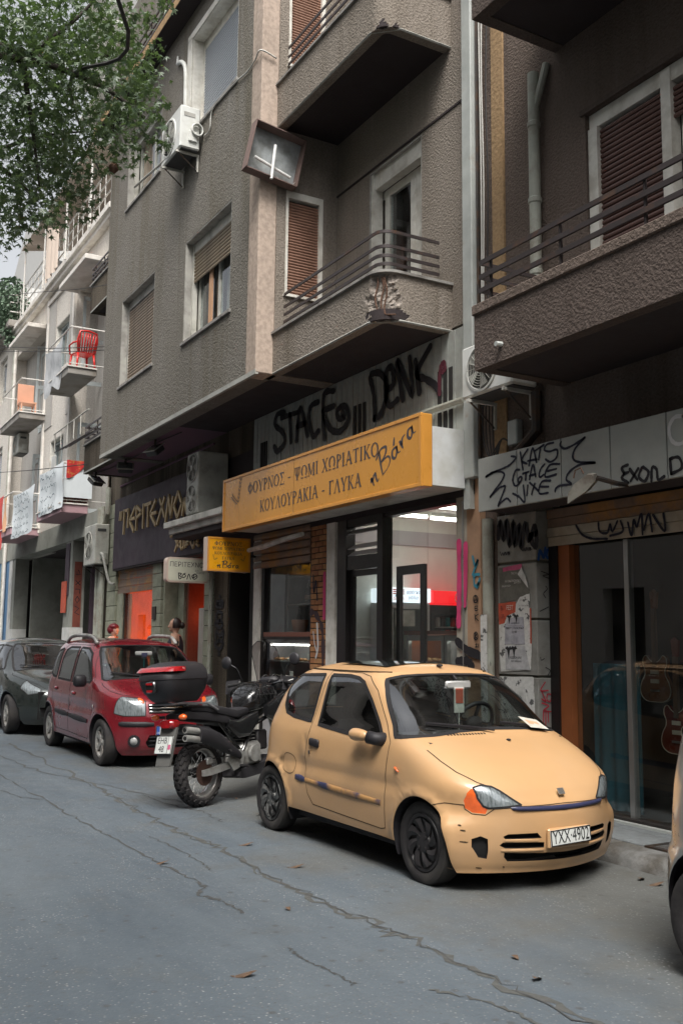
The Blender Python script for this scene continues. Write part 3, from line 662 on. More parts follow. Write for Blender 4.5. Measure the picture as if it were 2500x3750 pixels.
def balcony(z0,z1,ztop,hole,seed,xb=-8.10,ya=5.04):
 P=arc_path(-10.6,ya,xb,YW,0.2,18);Nn=path_normals(P)
 nz=28;mb=MB();np_=len(P);arc=[0]
 for i in range(1,np_):arc.append(arc[-1]+math.hypot(P[i][0]-P[i-1][0],P[i][1]-P[i-1][1]))
 ic=min(range(np_),key=lambda i:abs(P[i][0]-(xb-0.06))+abs(P[i][1]-(ya+0.06)))
 def fbm(v):return mnoise.noise(v)*.6+mnoise.noise(v*2.3)*.3+mnoise.noise(v*5.1)*.18
 def mask(i,k):
  s=arc[i]-arc[ic];h=k/nz
  return hole(s,h)+0.55*fbm(Vector((s*9,h*(z1-z0)*9,seed)))
 broke=set()
 for i in range(np_):
  for k in range(nz+1):
   mk=mask(i,k);d=0
   if mk>0.5:
    d=-min(.05,.012+(mk-.5)*.12)-0.022*fbm(Vector((arc[i]*26,k/nz*(z1-z0)*26,seed+3)));broke.add((i,k))
   mb.v.append((P[i][0]+Nn[i][0]*d,P[i][1]+Nn[i][1]*d,z0+(z1-z0)*k/nz))
 for i in range(np_-1):
  for k in range(nz):
   q=sum((a in broke)for a in((i,k),(i+1,k),(i,k+1),(i+1,k+1)))
   mb.f.append([i*(nz+1)+k,(i+1)*(nz+1)+k,(i+1)*(nz+1)+k+1,i*(nz+1)+k+1]);mb.mi.append(1 if q else 0)
 o=len(mb.v)
 for i in range(np_):
  for zz in(z0,z1):mb.v.append((P[i][0]-Nn[i][0]*.12,P[i][1]-Nn[i][1]*.12,zz))
 for i in range(np_-1):mb.f.append([o+2*i,o+2*i+1,o+2*i+3,o+2*i+2]);mb.mi.append(0)
 for i in range(np_-1):mb.f.append([i*(nz+1),(i+1)*(nz+1),o+2*i+2,o+2*i]);mb.mi.append(0)
 bal=mb.build('balcony',[MATS['stuccoA_balc'],MATS['concrete_raw']],bA)
 V=[(p[0]-n_[0]*.004,p[1]-n_[1]*.004)for p,n_ in zip(P,Nn)]+[(-10.6,YW)]
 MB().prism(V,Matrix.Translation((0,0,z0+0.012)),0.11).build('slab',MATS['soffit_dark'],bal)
 ed=MB();ed.tube([(p[0]-n_[0]*.006,p[1]-n_[1]*.006,z0+.008)for p,n_ in zip(P,Nn)if abs(p[0]-xb+.06)+abs(p[1]-ya-.06)>.22],.014,5);ed.build('drip_edge',MATS['edge_paint'],bal)
 cp=MB()
 for i in range(np_):
  for dn,dz in((.03,0),(.03,.028),(-.15,.028),(-.15,0)):cp.v.append((P[i][0]+Nn[i][0]*dn,P[i][1]+Nn[i][1]*dn,z1+dz))
 for i in range(np_-1):
  for k in range(4):cp.f.append([i*4+k,(i+1)*4+k,(i+1)*4+(k+1)%4,i*4+(k+1)%4]);cp.mi.append(0)
 cp.build('coping',MATS['coping'],bal)
 off=[(p[0]-n_[0]*.05,p[1]-n_[1]*.05)for p,n_ in zip(P,Nn)]
 off=[q for q in off if q[0]>-10.48];off=[q for q in off if q[1]<YW-.09]
 for zz in(z1+.115,z1+.205,z1+.305,ztop):
  h,t=.034,.014
  rb=MB();nn=path_normals(off)
  for q,n_ in zip(off,nn):
   for dn,dz in((t/2,-h/2),(t/2,h/2),(-t/2,h/2),(-t/2,-h/2)):rb.v.append((q[0]+n_[0]*dn,q[1]+n_[1]*dn,zz+dz))
  for i in range(len(off)-1):
   for k in range(4):rb.f.append([i*4+k,(i+1)*4+k,(i+1)*4+(k+1)%4,i*4+(k+1)%4]);rb.mi.append(0)
  rb.f+=[[0,1,2,3],[len(rb.v)-4,len(rb.v)-3,len(rb.v)-2,len(rb.v)-1]];rb.mi+=[0,0]
  rb.build('rail',MATS['rail_iron'],bal)
 post=MB().box(-.011,.011,-.011,.011,0,ztop-z1).mesh('post',MATS['rail_iron'])
 for q in((-10.42,ya+.065),(-9.72,ya+.065),(-9.0,ya+.065),(-8.36,ya+.065),(xb-.065,ya+.42),(xb-.065,YW-.12)):
  o=place('post',post,bal);o.matrix_parent_inverse=wmat(bA).inverted();o.location=(q[0],q[1],z1)
 return bal
balA=balcony(4.82,5.32,5.785,lambda s,h:1.0-abs(s-.03+.06*h)/(0.155+0.07*(1-h))*0.5,2)
for k,(a,q)in enumerate(((-0.05,.00),(0.02,.012),(0.06,-.01))):
 pts=[(-8.19+a*.7+.01*math.sin(zz*21+k),5.10+a*.55+.012*math.cos(zz*17+k),4.86+zz)for zz in lin(0.02,.42,8)]
 if k==1:pts=[(pts[0][0]+.10,pts[0][1]+.09,pts[0][2]-.01)]+pts
 MB().tube(pts,.009,6).build('rebar',MATS['rust'],balA)
balcony(8.03,8.60,9.03,lambda s,h:.85-abs(s-.02)/0.16*.5-h*2.2,9)
for zt in(4.82,8.03):
 pass
for zz,mt in((4.82,'stuccoA_stain'),(8.12,'stuccoA_stain')):
 mb=MB();mb.box(-19.2,-17.26,5.05,5.17,zz,zz+.56).box(-19.2,-19.08,5.17,5.95,zz,zz+.56)
 b2=PA(mb,'balcony',mt)
 MB().box(-19.19,-17.26,5.06,5.95,zz+.012,zz+.13).build('slab',MATS['soffit_purple' if zz<5 else 'soffit_dark'],b2)
 MB().box(-19.24,-17.262,5.015,5.19,zz+.56,zz+.59).build('coping',MATS['coping'],b2)
 MB().box(-19.2,-17.262,5.044,5.05,zz,zz+.03).build('drip_edge',MATS['edge_paint'],b2)
 for k,hz in enumerate((.66,.75,.84,.96)):
  MB().box(-19.3,-17.262,5.07,5.085,zz+hz-.017,zz+hz+.017).box(-19.3,-19.285,5.085,5.9,zz+hz-.017,zz+hz+.017).build('rail',MATS['rail_iron'],b2)
 for xx in(-19.1,-18.5,-17.9,-17.4):MB().box(xx,xx+.02,5.086,5.105,zz+.59,zz+.96).build('post',MATS['rail_iron'],b2)
rk=thing('drying_rack','folded wire clothes rack hung outside the lower left balcony rail','drying rack',(-19.3,4.9,5.4))
mb=MB()
for k in range(5):mb.tube([(-20.3+.02*k,4.72+.07*k,5.40+.035*k),(-18.2,4.80+.06*k,5.42+.035*k)],.008,5)
mb.build('wires',MATS['rail_iron'],rk)
mb=MB();mb.tube([(-20.35,4.7,5.78),(-18.0,4.78,5.86)],.014,6)
for xx in(-20.3,-19.8,-19.3,-18.8,-18.3):mb.tube([(xx,4.72,5.42),(xx,4.72,5.8)],.010,5)
mb.build('frame',MATS['cream_paint'],rk)
mb=MB();mb.box(-17.6,-10.55,4.54,YF,11.06,11.2);ev=PA(mb,'top_balcony','plaster_ochre')
MB().box(-17.6,-10.55,4.545,YF,11.05,11.058).build('soffit',MATS['soffit_dark'],ev)
for hz in(11.3,11.4,11.55):MB().box(-17.6,-10.55,4.57,4.59,hz-.018,hz+.018).build('rail',MATS['rail_iron'],ev)
for k in range(10):MB().box(-17.5+k*.75,-17.48+k*.75,4.592,4.61,11.2,11.55).build('post',MATS['rail_iron'],ev)
pbr('stone_green',(0.33,0.34,0.26),0.8,col2=(0.23,0.24,0.18),c2s=3,var=0.1,vs=20,bump=0.15)
pbr('joint',(0.08,0.08,0.065),0.9)
pbr('purple_board',(0.060,0.040,0.054),0.65,col2=(0.045,0.030,0.041),c2s=1.5,var=0.08)
pbr('wood_letter',(0.52,0.38,0.20),0.55,var=0.15,vs=14)
pbr('wood_letter_side',(0.20,0.13,0.07),0.7)
pbr('brick',(0.34,0.155,0.065),0.8,col2=(0.26,0.105,0.05),c2s=8,var=0.2,vs=30,bump=0.2)
pbr('brick2',(0.40,0.20,0.085),0.8,var=0.2,vs=30,bump=0.2)
pbr('mortar',(0.05,0.04,0.035),0.95)
pbr('black_frame',(0.014,0.012,0.012),0.4,var=0.1)
pbr('wood_red',(0.20,0.075,0.05),0.45,var=0.15,vs=20)
pbr('steel',(0.42,0.42,0.41),0.35,metal=0.8,var=0.08)
pbr('int_wall',(0.72,0.72,0.66),0.8,var=0.04)
pbr('int_grey',(0.42,0.41,0.42),0.7,var=0.06)
pbr('tile_floor',(0.30,0.28,0.25),0.5)
pbr('panel_grey',(0.36,0.375,0.345),0.55,col2=(0.25,0.255,0.235),c2s=2,var=0.08,spec=0.4)
pbr('panel_gap',(0.12,0.12,0.11),0.8)
pbr('spray_black',(0.016,0.014,0.017),0.75,var=0.2,vs=25)
pbr('spray_maroon',(0.10,0.018,0.03),0.75)
pbr('spray_pink',(0.55,0.05,0.16),0.8,var=0.2)
pbr('spray_blue',(0.03,0.10,0.32),0.8)
pbr('spray_navy',(0.016,0.017,0.032),0.8)
pbr('spray_cyan',(0.04,0.22,0.30),0.8)
pbr('spray_red',(0.42,0.03,0.05),0.8)
pbr('spray_white',(0.6,0.6,0.6),0.8)
pbr('orange_wall',(0.75,0.26,0.06),0.7,var=0.1)
pbr('red_wall',(0.60,0.06,0.03),0.7,var=0.1)
pbr('tube_light',(1,1,1),0.5,emit=(1.0,0.97,0.90),estr=5.0,var=0)
pbr('lamp_red',(0.9,0.2,0.1),0.5,emit=(1.0,0.14,0.045),estr=8.0,var=0)
pbr('lamp_orange',(0.9,0.4,0.1),0.5,emit=(1.0,0.30,0.06),estr=70.0,var=0)
pbr('downpipe',(0.34,0.35,0.30),0.6,col2=(0.24,0.22,0.18),c2s=4,var=0.12)
pbr('paper',(0.62,0.61,0.57),0.8,col2=(0.45,0.44,0.40),c2s=7,var=0.08,vs=25)
pbr('cable',(0.03,0.028,0.028),0.7)
pbr('cable_white',(0.55,0.54,0.50),0.6)
def spray(name,key,m,w,mat,parent,sub=6,jit=0.0):
 """graffiti: one painted tag, a brush stroke per line"""
 mb=MB();r=random.Random(len(key)+len(ST[key]))
 for s in ST[key]:
  P=smooth_pts(s,sub)if len(s)>2 else[s[0],((s[0][0]+s[1][0])/2,(s[0][1]+s[1][1])/2),s[1]]
  mb.ribbon(P,[w*(0.8+0.35*r.random())for _ in P],m)
  for v in range(1):pass
 return mb.build(name,MATS[mat],parent)
YZ=lambda y:FR((0,y,0),(1,0,0),(0,0,1))
XZ=lambda x:FR((x,0,0),(0,1,0),(0,0,1))
def stagger(o,m,e=0.0006):
 me=o.data
 nrm=(m.to_3x3()@Vector((0,0,1)))
 for i,p in enumerate(me.polygons):pass
 return o
Yp=5.90
MB().box(-13.0,-7.74,Yp+.012,Yp+.05,3.55,4.82).build('panel_backing',MATS['panel_gap'],bA)
pm={}
x=-12.98;k=0;rr=random.Random(3)
while x<-7.8:
 if 'p' not in pm:pm['p']=MB().box(0,.124,0,.02,3.56,4.815,bv=.004).mesh('panel',MATS['panel_grey'])
 o=place('panel',pm['p'],bA);o.matrix_parent_inverse=wmat(bA).inverted();o.location=(x,Yp+rr.uniform(-.003,.002),0);x+=.131
for xs_,z0,z1 in(((-8.28,-8.18,-8.08),4.05,4.43),((-10.04,-9.93,-9.82),4.05,4.42),((-12.7,-12.62,-12.54),4.02,4.42),((-8.28,-8.18,-8.08),3.72,3.98)):
 for xx in xs_:MB().box(xx-.03,xx+.03,Yp-.012,Yp-.002,z0,z1).build('vent_slot',MATS['dark_inside'],bA)
MB().tube([(-9.5,Yp-.06,4.02),(-8.6,Yp-.06,4.015),(-7.8,Yp-.05,4.02)],.035,8).build('pipe',MATS['downpipe'],bA)
spray('graffiti','stace',YZ(5.886),.085,'spray_black',bA)
spray('graffiti','denk',YZ(5.885),.085,'spray_black',bA)
spray('graffiti','denk_tail',YZ(5.884),.06,'spray_maroon',bA)
MB().box(-13.0,-7.74,Yp+.02,Yp+.1,3.05,3.55).build('lintel',MATS['soffit_dark'],bA)
MB().box(-20.5,-12.9,5.95,6.2,4.4,4.9).build('wall',MATS['stuccoA_stain'],bA)
MB().box(-14.6,-13.0,5.95,6.2,3.0,4.4).build('wall',MATS['soffit_dark'],bA)
PA(MB().box(-12.95,-12.72,5.93,6.05,.10,3.05),'shopfront_post','white_paint');PA(MB().box(-10.76,-10.55,5.92,6.04,.10,3.05),'shopfront_post','white_paint')
PA(MB().box(-12.72,-12.64,5.95,6.06,.1,2.62).box(-11.27,-11.195,5.965,6.06,.1,2.62).box(-12.64,-11.27,5.96,6.06,1.60,1.68),'window_frame','black_frame')
PA(MB().box(-12.72,-11.22,5.955,6.07,1.64,1.70),'counter_edge','wood_red')
PA(MB().box(-12.66,-11.25,6.0,6.006,1.70,2.62),'window_pane','pane')
PA(MB().box(-12.72,-11.2,5.97,6.02,.1,.95),'stall_riser','int_grey')
sl=MB();prof=[(0,0),(.03,.012),(.035,.05),(.03,.088),(0,.1)]
V=[]
for xx in(0,1.75):V+=[(xx,-d,z)for d,z in prof]
sl.add(V,[(0,1,6,5),(1,2,7,6),(2,3,8,7),(3,4,9,8),(4,0,5,9),(0,4,3,2,1),(5,6,7,8,9)])
pbr('shutter_slat',(0.20,0.14,0.105),0.55,col2=(0.32,0.17,0.06),c2s=2.5,c2lo=0.5,c2hi=0.6,var=0.25,vs=8)
slm=sl.mesh('shutter_slat',MATS['shutter_slat'])
for i in range(5):
 o=place('shutter_slat',slm,bA);o.matrix_parent_inverse=wmat(bA).inverted();o.location=(-12.95,5.95,2.60+i*.101)
MB().tube([(-12.9,5.78,2.86),(-12.2,5.74,2.87),(-11.5,5.70,2.91),(-11.0,5.70,2.93)],[.03,.04,.035,.03],8).build('rolled_awning',MATS['paper'],bA)
MB().box(-11.185,-10.825,5.945,6.1,.1,3.08).build('brick_backing',MATS['mortar'],bA)
bms={}
z=.12;row=0
while z<3.02:
 xs_=[(-11.19,-11.0),(-10.99,-10.82)]if row%2 else[(-11.19,-11.09),(-11.08,-10.89),(-10.88,-10.82)]
 for a,c in xs_:
  key=(round(c-a,2),(row*7+int(a*100))%3==0)
  if key not in bms:bms[key]=MB().box(0,c-a,0,.05,0,.062,bv=.004).mesh('brick',MATS['brick2' if key[1]else 'brick'])
  o=place('brick',bms[key],bA);o.matrix_parent_inverse=wmat(bA).inverted();o.location=(a,5.932+rr.uniform(-.002,.002),z)
 z+=.074;row+=1
pbr('spray_fade',(0.05,0.03,0.035),0.8)
m_=YZ(5.926)
mb=MB();mb.ribbon(smooth_pts([(-11.17,1.95),(-11.05,1.93),(-10.9,1.80),(-10.84,1.6),(-10.84,1.2),(-10.84,.6)],6),[.08,.1,.1,.07,.05,.04]*6+[.04],m_);mb.build('graffiti',MATS['spray_fade'],bA)
mb=MB();mb.ribbon(smooth_pts([(-11.0,1.8),(-10.98,1.65),(-10.97,1.5),(-11.02,1.38)],5),.04,m_).ribbon([(-11.1,1.7),(-11.06,1.55),(-11.0,1.45)],.02,m_);mb.build('graffiti',MATS['spray_white'],bA)
mb=MB();mb.ribbon(smooth_pts([(-11.12,2.42),(-11.1,2.2),(-11.05,2.35),(-11.02,2.2),(-11.0,2.1)],5),.03,m_);mb.build('graffiti',MATS['spray_navy'],bA)
MB().box(-10.845,-10.79,5.922,5.93,1.85,2.45).build('graffiti',MATS['spray_pink'],bA)
df=MB()
df.box(-10.5,-10.29,5.93,6.06,.10,3.05).box(-9.57,-9.45,5.925,6.06,.10,3.05).box(-10.29,-9.57,5.94,6.05,2.44,2.60).box(-10.29,-9.57,5.94,6.05,2.96,3.05).box(-9.45,-8.06,5.94,6.05,3.0,3.06)
df.box(-10.29,-9.57,5.95,6.04,.1,.3)
PA(df,'door_frame','black_frame')
PA(MB().box(-10.27,-9.59,5.985,6.03,.32,.42).box(-10.27,-10.2,5.985,6.03,.42,2.36).box(-9.66,-9.59,5.985,6.03,.42,2.36).box(-10.27,-9.59,5.985,6.03,2.36,2.43).box(-10.2,-9.66,5.985,6.03,1.3,1.36),'door','black_frame')
PA(MB().box(-10.21,-9.65,6.003,6.009,.4,2.37),'door_pane','pane')
for zz in(2.64,2.72,2.90):
 o=MB().box(-10.28,-9.575,-.06,.06,-.004,.004).build('louvre',MATS['int_grey'],bA);o.matrix_parent_inverse=wmat(bA).inverted();o.matrix_basis=Matrix.Translation((0,6.0,zz))@Matrix.Rotation(R(32),4,'X')
PA(MB().box(-9.45,-8.06,5.985,5.99,.12,3.0),'window_pane','pane_clean')
lf_=MB();lf_.box(-9.46,-8.90,6.12,6.16,2.34,2.44).box(-8.98,-8.90,6.12,6.16,.12,2.34).box(-9.46,-9.38,6.12,6.16,.12,2.34)
PA(lf_,'inner_door','black_frame')
rm_=MB();rm_.box(-10.95,-10.9,6.10,8.1,.1,3.3).box(-10.9,-7.9,8.05,8.1,.1,3.3).box(-7.98,-7.93,6.06,8.05,.1,3.3)
PA(rm_,'interior_wall','int_wall')
PA(MB().box(-10.9,-7.98,6.08,8.05,3.22,3.26),'interior_ceiling','int_wall')
PA(MB().box(-12.9,-7.98,6.06,8.05,.10,.125),'interior_floor','tile_floor')
PA(MB().box(-12.95,-12.9,6.06,7.0,.1,3.1).box(-12.9,-10.95,6.95,7.0,.1,3.1),'interior_wall','int_grey')
PA(MB().box(-10.898,-10.86,6.2,8.0,2.86,3.05),'duct','int_grey')
for i,(xx,a,c)in enumerate(((-10.15,6.40,7.02),(-10.2,7.12,7.72),(-9.3,6.35,6.97),(-9.3,7.1,7.7))):
 t=thing('ceiling_tube_light',['fluorescent tube nearest the glass on the bakery ceiling','fluorescent tube deeper in the bakery, in line with the nearest one','fluorescent tube over the bakery counter','fluorescent tube at the back right of the bakery ceiling'][i],'ceiling light',(xx,(a+c)/2,3.2),group='bakery ceiling lights')
 MB().box(xx-.04,xx+.04,a-.02,c+.02,3.175,3.22).build('fitting',MATS['int_wall'],t)
 MB().tube([(xx,a,3.15),(xx,c,3.15)],.02,8).build('tube',MATS['tube_light'],t)
pbr('fridge_white',(0.62,0.62,0.63),0.4,var=0.03)
pbr('fridge_red',(0.35,0.02,0.025),0.4,var=0.03)
pbr('light_white',(0.9,0.92,0.95),0.4,emit=(0.86,0.94,1.0),estr=0.55,var=0)
pbr('light_red',(0.8,0.02,0.02),0.4,emit=(1.0,0.012,0.02),estr=0.45,var=0)
pbr('ink_teal',(0.0,0.17,0.19),0.6);pbr('ink_red',(0.65,0.03,0.02),0.6);pbr('ink_blue',(0.04,0.05,0.30),0.6);pbr('ink_black',(0.02,0.02,0.022),0.6)
t=thing('white_fridge','white glass-door fridge with a lit white header in the bakery','fridge',(-10.6,6.95,.12))
MB().box(-10.88,-10.42,6.64,6.70,.12,2.08).box(-10.88,-10.42,7.19,7.25,.12,2.08).box(-10.88,-10.82,6.70,7.19,.12,2.08).box(-10.82,-10.42,6.70,7.19,.12,.3).box(-10.82,-10.42,6.7,7.19,2.0,2.08).build('cabinet',MATS['fridge_white'],t)
MB().box(-10.86,-10.40,6.63,7.26,2.085,2.265,bv=.01).build('lit_header',MATS['light_white'],t)
MB().box(-10.43,-10.424,6.70,7.19,.3,2.0).build('door_pane',MATS['pane_clean'],t)
mX=lambda y,z:FACE_E(-10.394,y,z)
tri=[(-.055,-.04),(.055,-.04),(0,.065)];tri2=[(-.03,-.024),(.03,-.024),(0,.035)]
MB().prism(tri,mX(6.76,2.19),.002).build('emblem',MATS['ink_teal'],t);MB().prism(tri2,mX(6.76,2.19)@Matrix.Translation((0,0,.002)),.002).build('emblem',MATS['light_white'],t)
for dz in(-.005,.02,.045):
 for s in(-1,1):MB().box(-10.395,-10.391,6.76+s*.06-.025,6.76+s*.06+.025,2.19+dz-.007,2.19+dz+.007).build('emblem_bar',MATS['ink_red'],t)
text('ΔΕΛΤΑ',.052,mX(6.76,2.125),MATS['ink_red'],'lettering',t);text('φρέσκο',.06,mX(6.98,2.21),MATS['ink_blue'],'lettering',t,shear=.2);text('γάλα',.06,mX(6.98,2.14),MATS['ink_blue'],'lettering',t,shear=.2)
MB().box(-10.395,-10.392,7.12,7.15,2.12,2.17).box(-10.395,-10.392,7.16,7.19,2.13,2.18).build('emblem',MATS['ink_black'],t)
MB().box(-10.42,-10.415,6.72,7.02,1.78,1.98).build('notice',MATS['paper'],t)
bt=MB().lathe([(.03,0),(.032,.12),(.03,.16),(.012,.2),(.012,.23)],seg=10).mesh('bottle',MATS['ink_blue'],True)
bt2=MB().lathe([(.03,0),(.032,.12),(.03,.16),(.012,.2),(.012,.23)],seg=10).mesh('bottle',MATS['int_wall'],True)
for i in range(6):o=place('bottle',(bt,bt2)[i%2],t);o.matrix_parent_inverse=wmat(t).inverted();o.location=(-10.55,6.74+i*.075,1.5)
MB().box(-10.80,-10.46,6.70,7.19,1.485,1.5).build('shelf',MATS['fridge_white'],t)
t=thing('red_fridge','red drinks fridge with a lit red header at the back of the bakery','fridge',(-10.6,7.55,.12))
MB().box(-10.88,-10.42,7.28,7.33,.12,2.06).box(-10.88,-10.42,7.9,7.95,.12,2.06).box(-10.88,-10.82,7.33,7.9,.12,2.06).box(-10.82,-10.42,7.33,7.9,.12,.3).box(-10.82,-10.42,7.33,7.9,1.94,2.06).build('cabinet',MATS['black_frame'],t)
MB().box(-10.86,-10.40,7.30,7.95,2.075,2.245,bv=.01).build('lit_header',MATS['light_red'],t)
mb=MB();mC=FACE_E(-10.394,7.64,2.16);mb.ribbon(smooth_pts([(.07,.04),(.03,.06),(0,.02),(0,-.03),(.03,-.06),(.08,-.05)],5),.014,mC);mb.build('emblem',MATS['white_paint'],t)
for row in range(2):
 MB().box(-10.80,-10.46,7.33,7.9,1.785-row*.16-.012,1.785-row*.16).build('shelf',MATS['steel'],t)
 for i in range(7):
  mm=MB().lathe([(.03,0),(.033,.01),(.033,.105),(.026,.12)],seg=10)
  o=mm.build('can',MATS[('ink_red','paper','ink_black','ink_teal')[(i+row)%4]],t,True);o.matrix_parent_inverse=wmat(t).inverted();o.location=(-10.53,7.37+i*.08,1.785-row*.16)
pbr('case_wood',(0.42,0.155,0.075),0.5,var=0.12,vs=12)
pbr('bread',(0.52,0.25,0.10),0.7,col2=(0.62,0.38,0.19),c2s=14,var=0.2,vs=30)
pbr('pastry_pale',(0.62,0.56,0.46),0.8,var=0.2,vs=30)
pbr('box_beige',(0.55,0.45,0.32),0.7)
for i,(xa,xb)in enumerate(((-9.60,-8.87),(-8.84,-8.02))):
 t=thing('bread_counter',['glass counter with red-brown back holding bread under the tubes','right-hand glass counter with pastry boxes behind the pink post'][i],'counter',((xa+xb)/2,6.6,.12),group='bakery counters')
 MB().box(xa,xa+.04,6.35,6.40,.12,1.60).box(xb-.04,xb,6.35,6.40,.12,1.60).box(xa,xb,6.352,6.398,1.60,1.66).box(xa+.04,xb-.04,6.352,6.398,.12,.9).build('frame',MATS['steel'],t)
 MB().box(xa-.02,xb+.02,6.33,6.9,1.665,1.71).build('counter_top',MATS['wood_red'],t)
 MB().box(xa+.01,xa+.03,6.4,6.86,.9,1.64).box(xb-.03,xb-.01,6.4,6.86,.9,1.64).box(xa+.03,xb-.03,6.84,6.86,.9,1.64).box(xa+.03,xb-.03,6.4,6.84,.88,.9).build('case_back',MATS['case_wood' if i==0 else 'int_grey'],t)
 MB().box(xa+.04,xb-.04,6.37,6.374,.9,1.6).build('pane',MATS['pane_clean'],t)
 MB().box(xa+.05,xb-.05,6.45,6.82,1.33,1.345).build('shelf',MATS['steel'],t)
 MB().tube([(xa+.1,6.44,1.615),(xb-.1,6.44,1.615)],.012,6).build('strip_light',MATS['tube_light'],t)
 r=random.Random(i)
 for k in range(7 if i==0 else 4):
  mb=MB().blob((0,0,0),(.07,.045,.03),8,5,.08);o=mb.build('bread_loaf',MATS['bread'],None,True);setp(o,'golden bread loaf on the glass shelf of the %s counter'%('left' if i==0 else 'right-hand'),'bread','loaves in the bakery counters')
  o.location=(xa+.14+k*.085,6.55+r.uniform(-.05,.05),1.372 if k%2 else 1.38);o.rotation_euler=(0,0,r.uniform(-.5,.5))
pl=MB();pl.add([(-9.3,6.34,1.05),(-9.02,6.34,1.05),(-8.93,6.30,1.25),(-9.18,6.30,1.27),(-9.3,6.345,1.05),(-9.02,6.345,1.05),(-8.93,6.305,1.25),(-9.18,6.305,1.27)],[(0,1,2,3),(7,6,5,4),(0,4,5,1),(1,5,6,2),(2,6,7,3),(3,7,4,0)])
setp(pl.build('paper_sheet',MATS['int_wall']),'blank white sheet leaning against the bread counter','paper')
for k in range(2):setp(MB().box(-8.5+k*.22,-8.32+k*.22,6.5,6.7,.92,1.04+.04*k,bv=.004).build('pastry_box',MATS['box_beige']),['low beige pastry box in the right-hand counter','taller beige pastry box by the pink post in the counter'][k],'box','pastry boxes')
t=thing('pastry_case','lit glass pastry case below the bakery window with two shelves','display case',(-11.95,6.2,.12))
MB().box(-12.68,-12.64,6.0,6.5,.95,1.6).box(-11.30,-11.26,6.0,6.5,.95,1.6).box(-12.64,-11.3,6.45,6.5,.95,1.6).box(-12.68,-11.26,6.0,6.5,1.56,1.6).build('case',MATS['int_grey'],t)
MB().box(-12.64,-11.30,6.02,6.45,1.30,1.315).box(-12.64,-11.30,6.02,6.45,1.06,1.075).build('shelf',MATS['steel'],t)
MB().box(-12.66,-11.28,5.985,5.99,.97,1.6).build('pane',MATS['pane_clean'],t)
MB().tube([(-12.6,6.06,1.53),(-11.35,6.06,1.53)],.012,6).build('strip_light',MATS['tube_light'],t)
r=random.Random(9)
for sh,zz in enumerate((1.335,1.095)):
 for k in range(14):
  mb=MB().blob((0,0,0),(.038,.05,.022),7,4,.1)
  o=mb.build('pastry',MATS[('bread','pastry_pale')[(k//4+sh)%2]],t,True);o.matrix_parent_inverse=wmat(t).inverted();o.location=(-12.55+k*.092,6.14+r.uniform(-.02,.03),zz);o.rotation_euler=(0,0,r.uniform(-1,1))
for k,xx in enumerate((-11.95,-11.45)):MB().box(xx,xx+.1,6.03,6.034,1.34-.24*(k==0),1.42-.24*(k==0)).build('price_card',MATS['paper'],t)
t=thing('bottle_shelf','dark shelf unit with bottles behind the bakery window','shelf',(-11.95,6.4,1.7))
MB().box(-12.6,-11.3,6.62,6.66,1.7,2.55).box(-12.6,-12.56,6.3,6.62,1.7,2.55).box(-11.34,-11.3,6.3,6.62,1.7,2.55).build('cabinet',MATS['int_grey'],t)
for zz in(1.72,2.1,2.5):MB().box(-12.56,-11.34,6.3,6.62,zz-.018,zz).build('shelf',MATS['cream_paint'],t)
pbr('bottle_dark',(0.012,0.010,0.008),0.12,var=0)
bo=MB().lathe([(.042,0),(.045,.02),(.045,.17),(.03,.22),(.014,.26),(.013,.31)],seg=14).mesh('bottle',MATS['bottle_dark'],True)
lb=MB().lathe([(.0455,.06),(.0455,.12)],seg=14).mesh('bottle_label',MATS['board_orange'],True)
for k,(xx,zz)in enumerate(((-12.15,2.1),(-11.82,2.1),(-12.42,1.72),(-11.95,1.72),(-11.62,1.72))):
 o=setp(place('bottle',bo),['dark bottle on the upper shelf, left one','dark bottle on the upper shelf beside the board','dark bottle at the left end of the lower shelf','dark bottle in the middle of the lower shelf','dark bottle at the right of the lower shelf'][k],'bottle','bottles behind the bakery window');o.location=(xx,6.4,zz)
 l=place('bottle_label',lb,o,True)
setp(MB().box(-11.72,-11.42,6.36,6.40,2.12,2.42).build('menu_board',MATS['room_dim']),'dull green board leaning on the upper bottle shelf','board')
wk=MB().lathe([(.09,0),(.11,.08),(.12,.16)],Matrix.Translation((-12.0,6.2,1.71)),14);setp(wk.build('wicker_basket',MATS['case_wood'],None,True),'brown wicker basket behind the bakery window','basket')
PA(MB().box(-14.47,-13.94,5.95,6.2,.1,3.0),'pilaster','stuccoA_stain')
spray('graffiti','left_pil',YZ(5.938),.06,'spray_black',bA)
PA(MB().box(-13.94,-13.9,5.97,6.9,.1,3.0).box(-13.14,-12.96,5.96,6.9,.1,3.0).box(-13.9,-13.14,6.85,6.9,.1,3.0).box(-13.9,-13.14,5.97,6.9,2.9,3.0),'entrance','dark_inside')
for k in range(6):PA(MB().box(-13.82+k*.11,-13.79+k*.11,6.3,6.33,.1,2.2),'gate_bar','iron')
PA(MB().tube([(-14.54,5.92,.1),(-14.54,5.92,3.0)],.035,8),'downpipe','downpipe')
def pilaster(x0,x1,z0,z1,h,y=5.95,dep=.3):
 MB().box(x0+.012,x1-.012,y+.012,y+dep,z0,z1).build('pilaster_core',MATS['joint'],bA)
 n=int(round((z1-z0)/h));h=(z1-z0)/n
 me=MB().box(0,x1-x0,0,dep,.006,h-.006,bv=.006).mesh('stone',MATS['stone_green'])
 for i in range(n):
  o=place('stone',me,bA);o.matrix_parent_inverse=wmat(bA).inverted();o.location=(x0,y+rr.uniform(-.002,.002),z0+i*h)
pilaster(-17.45,-16.98,.12,3.02,.242);pilaster(-14.90,-14.6,.12,3.02,.242);pilaster(-20.35,-19.74,.12,4.4,.306)
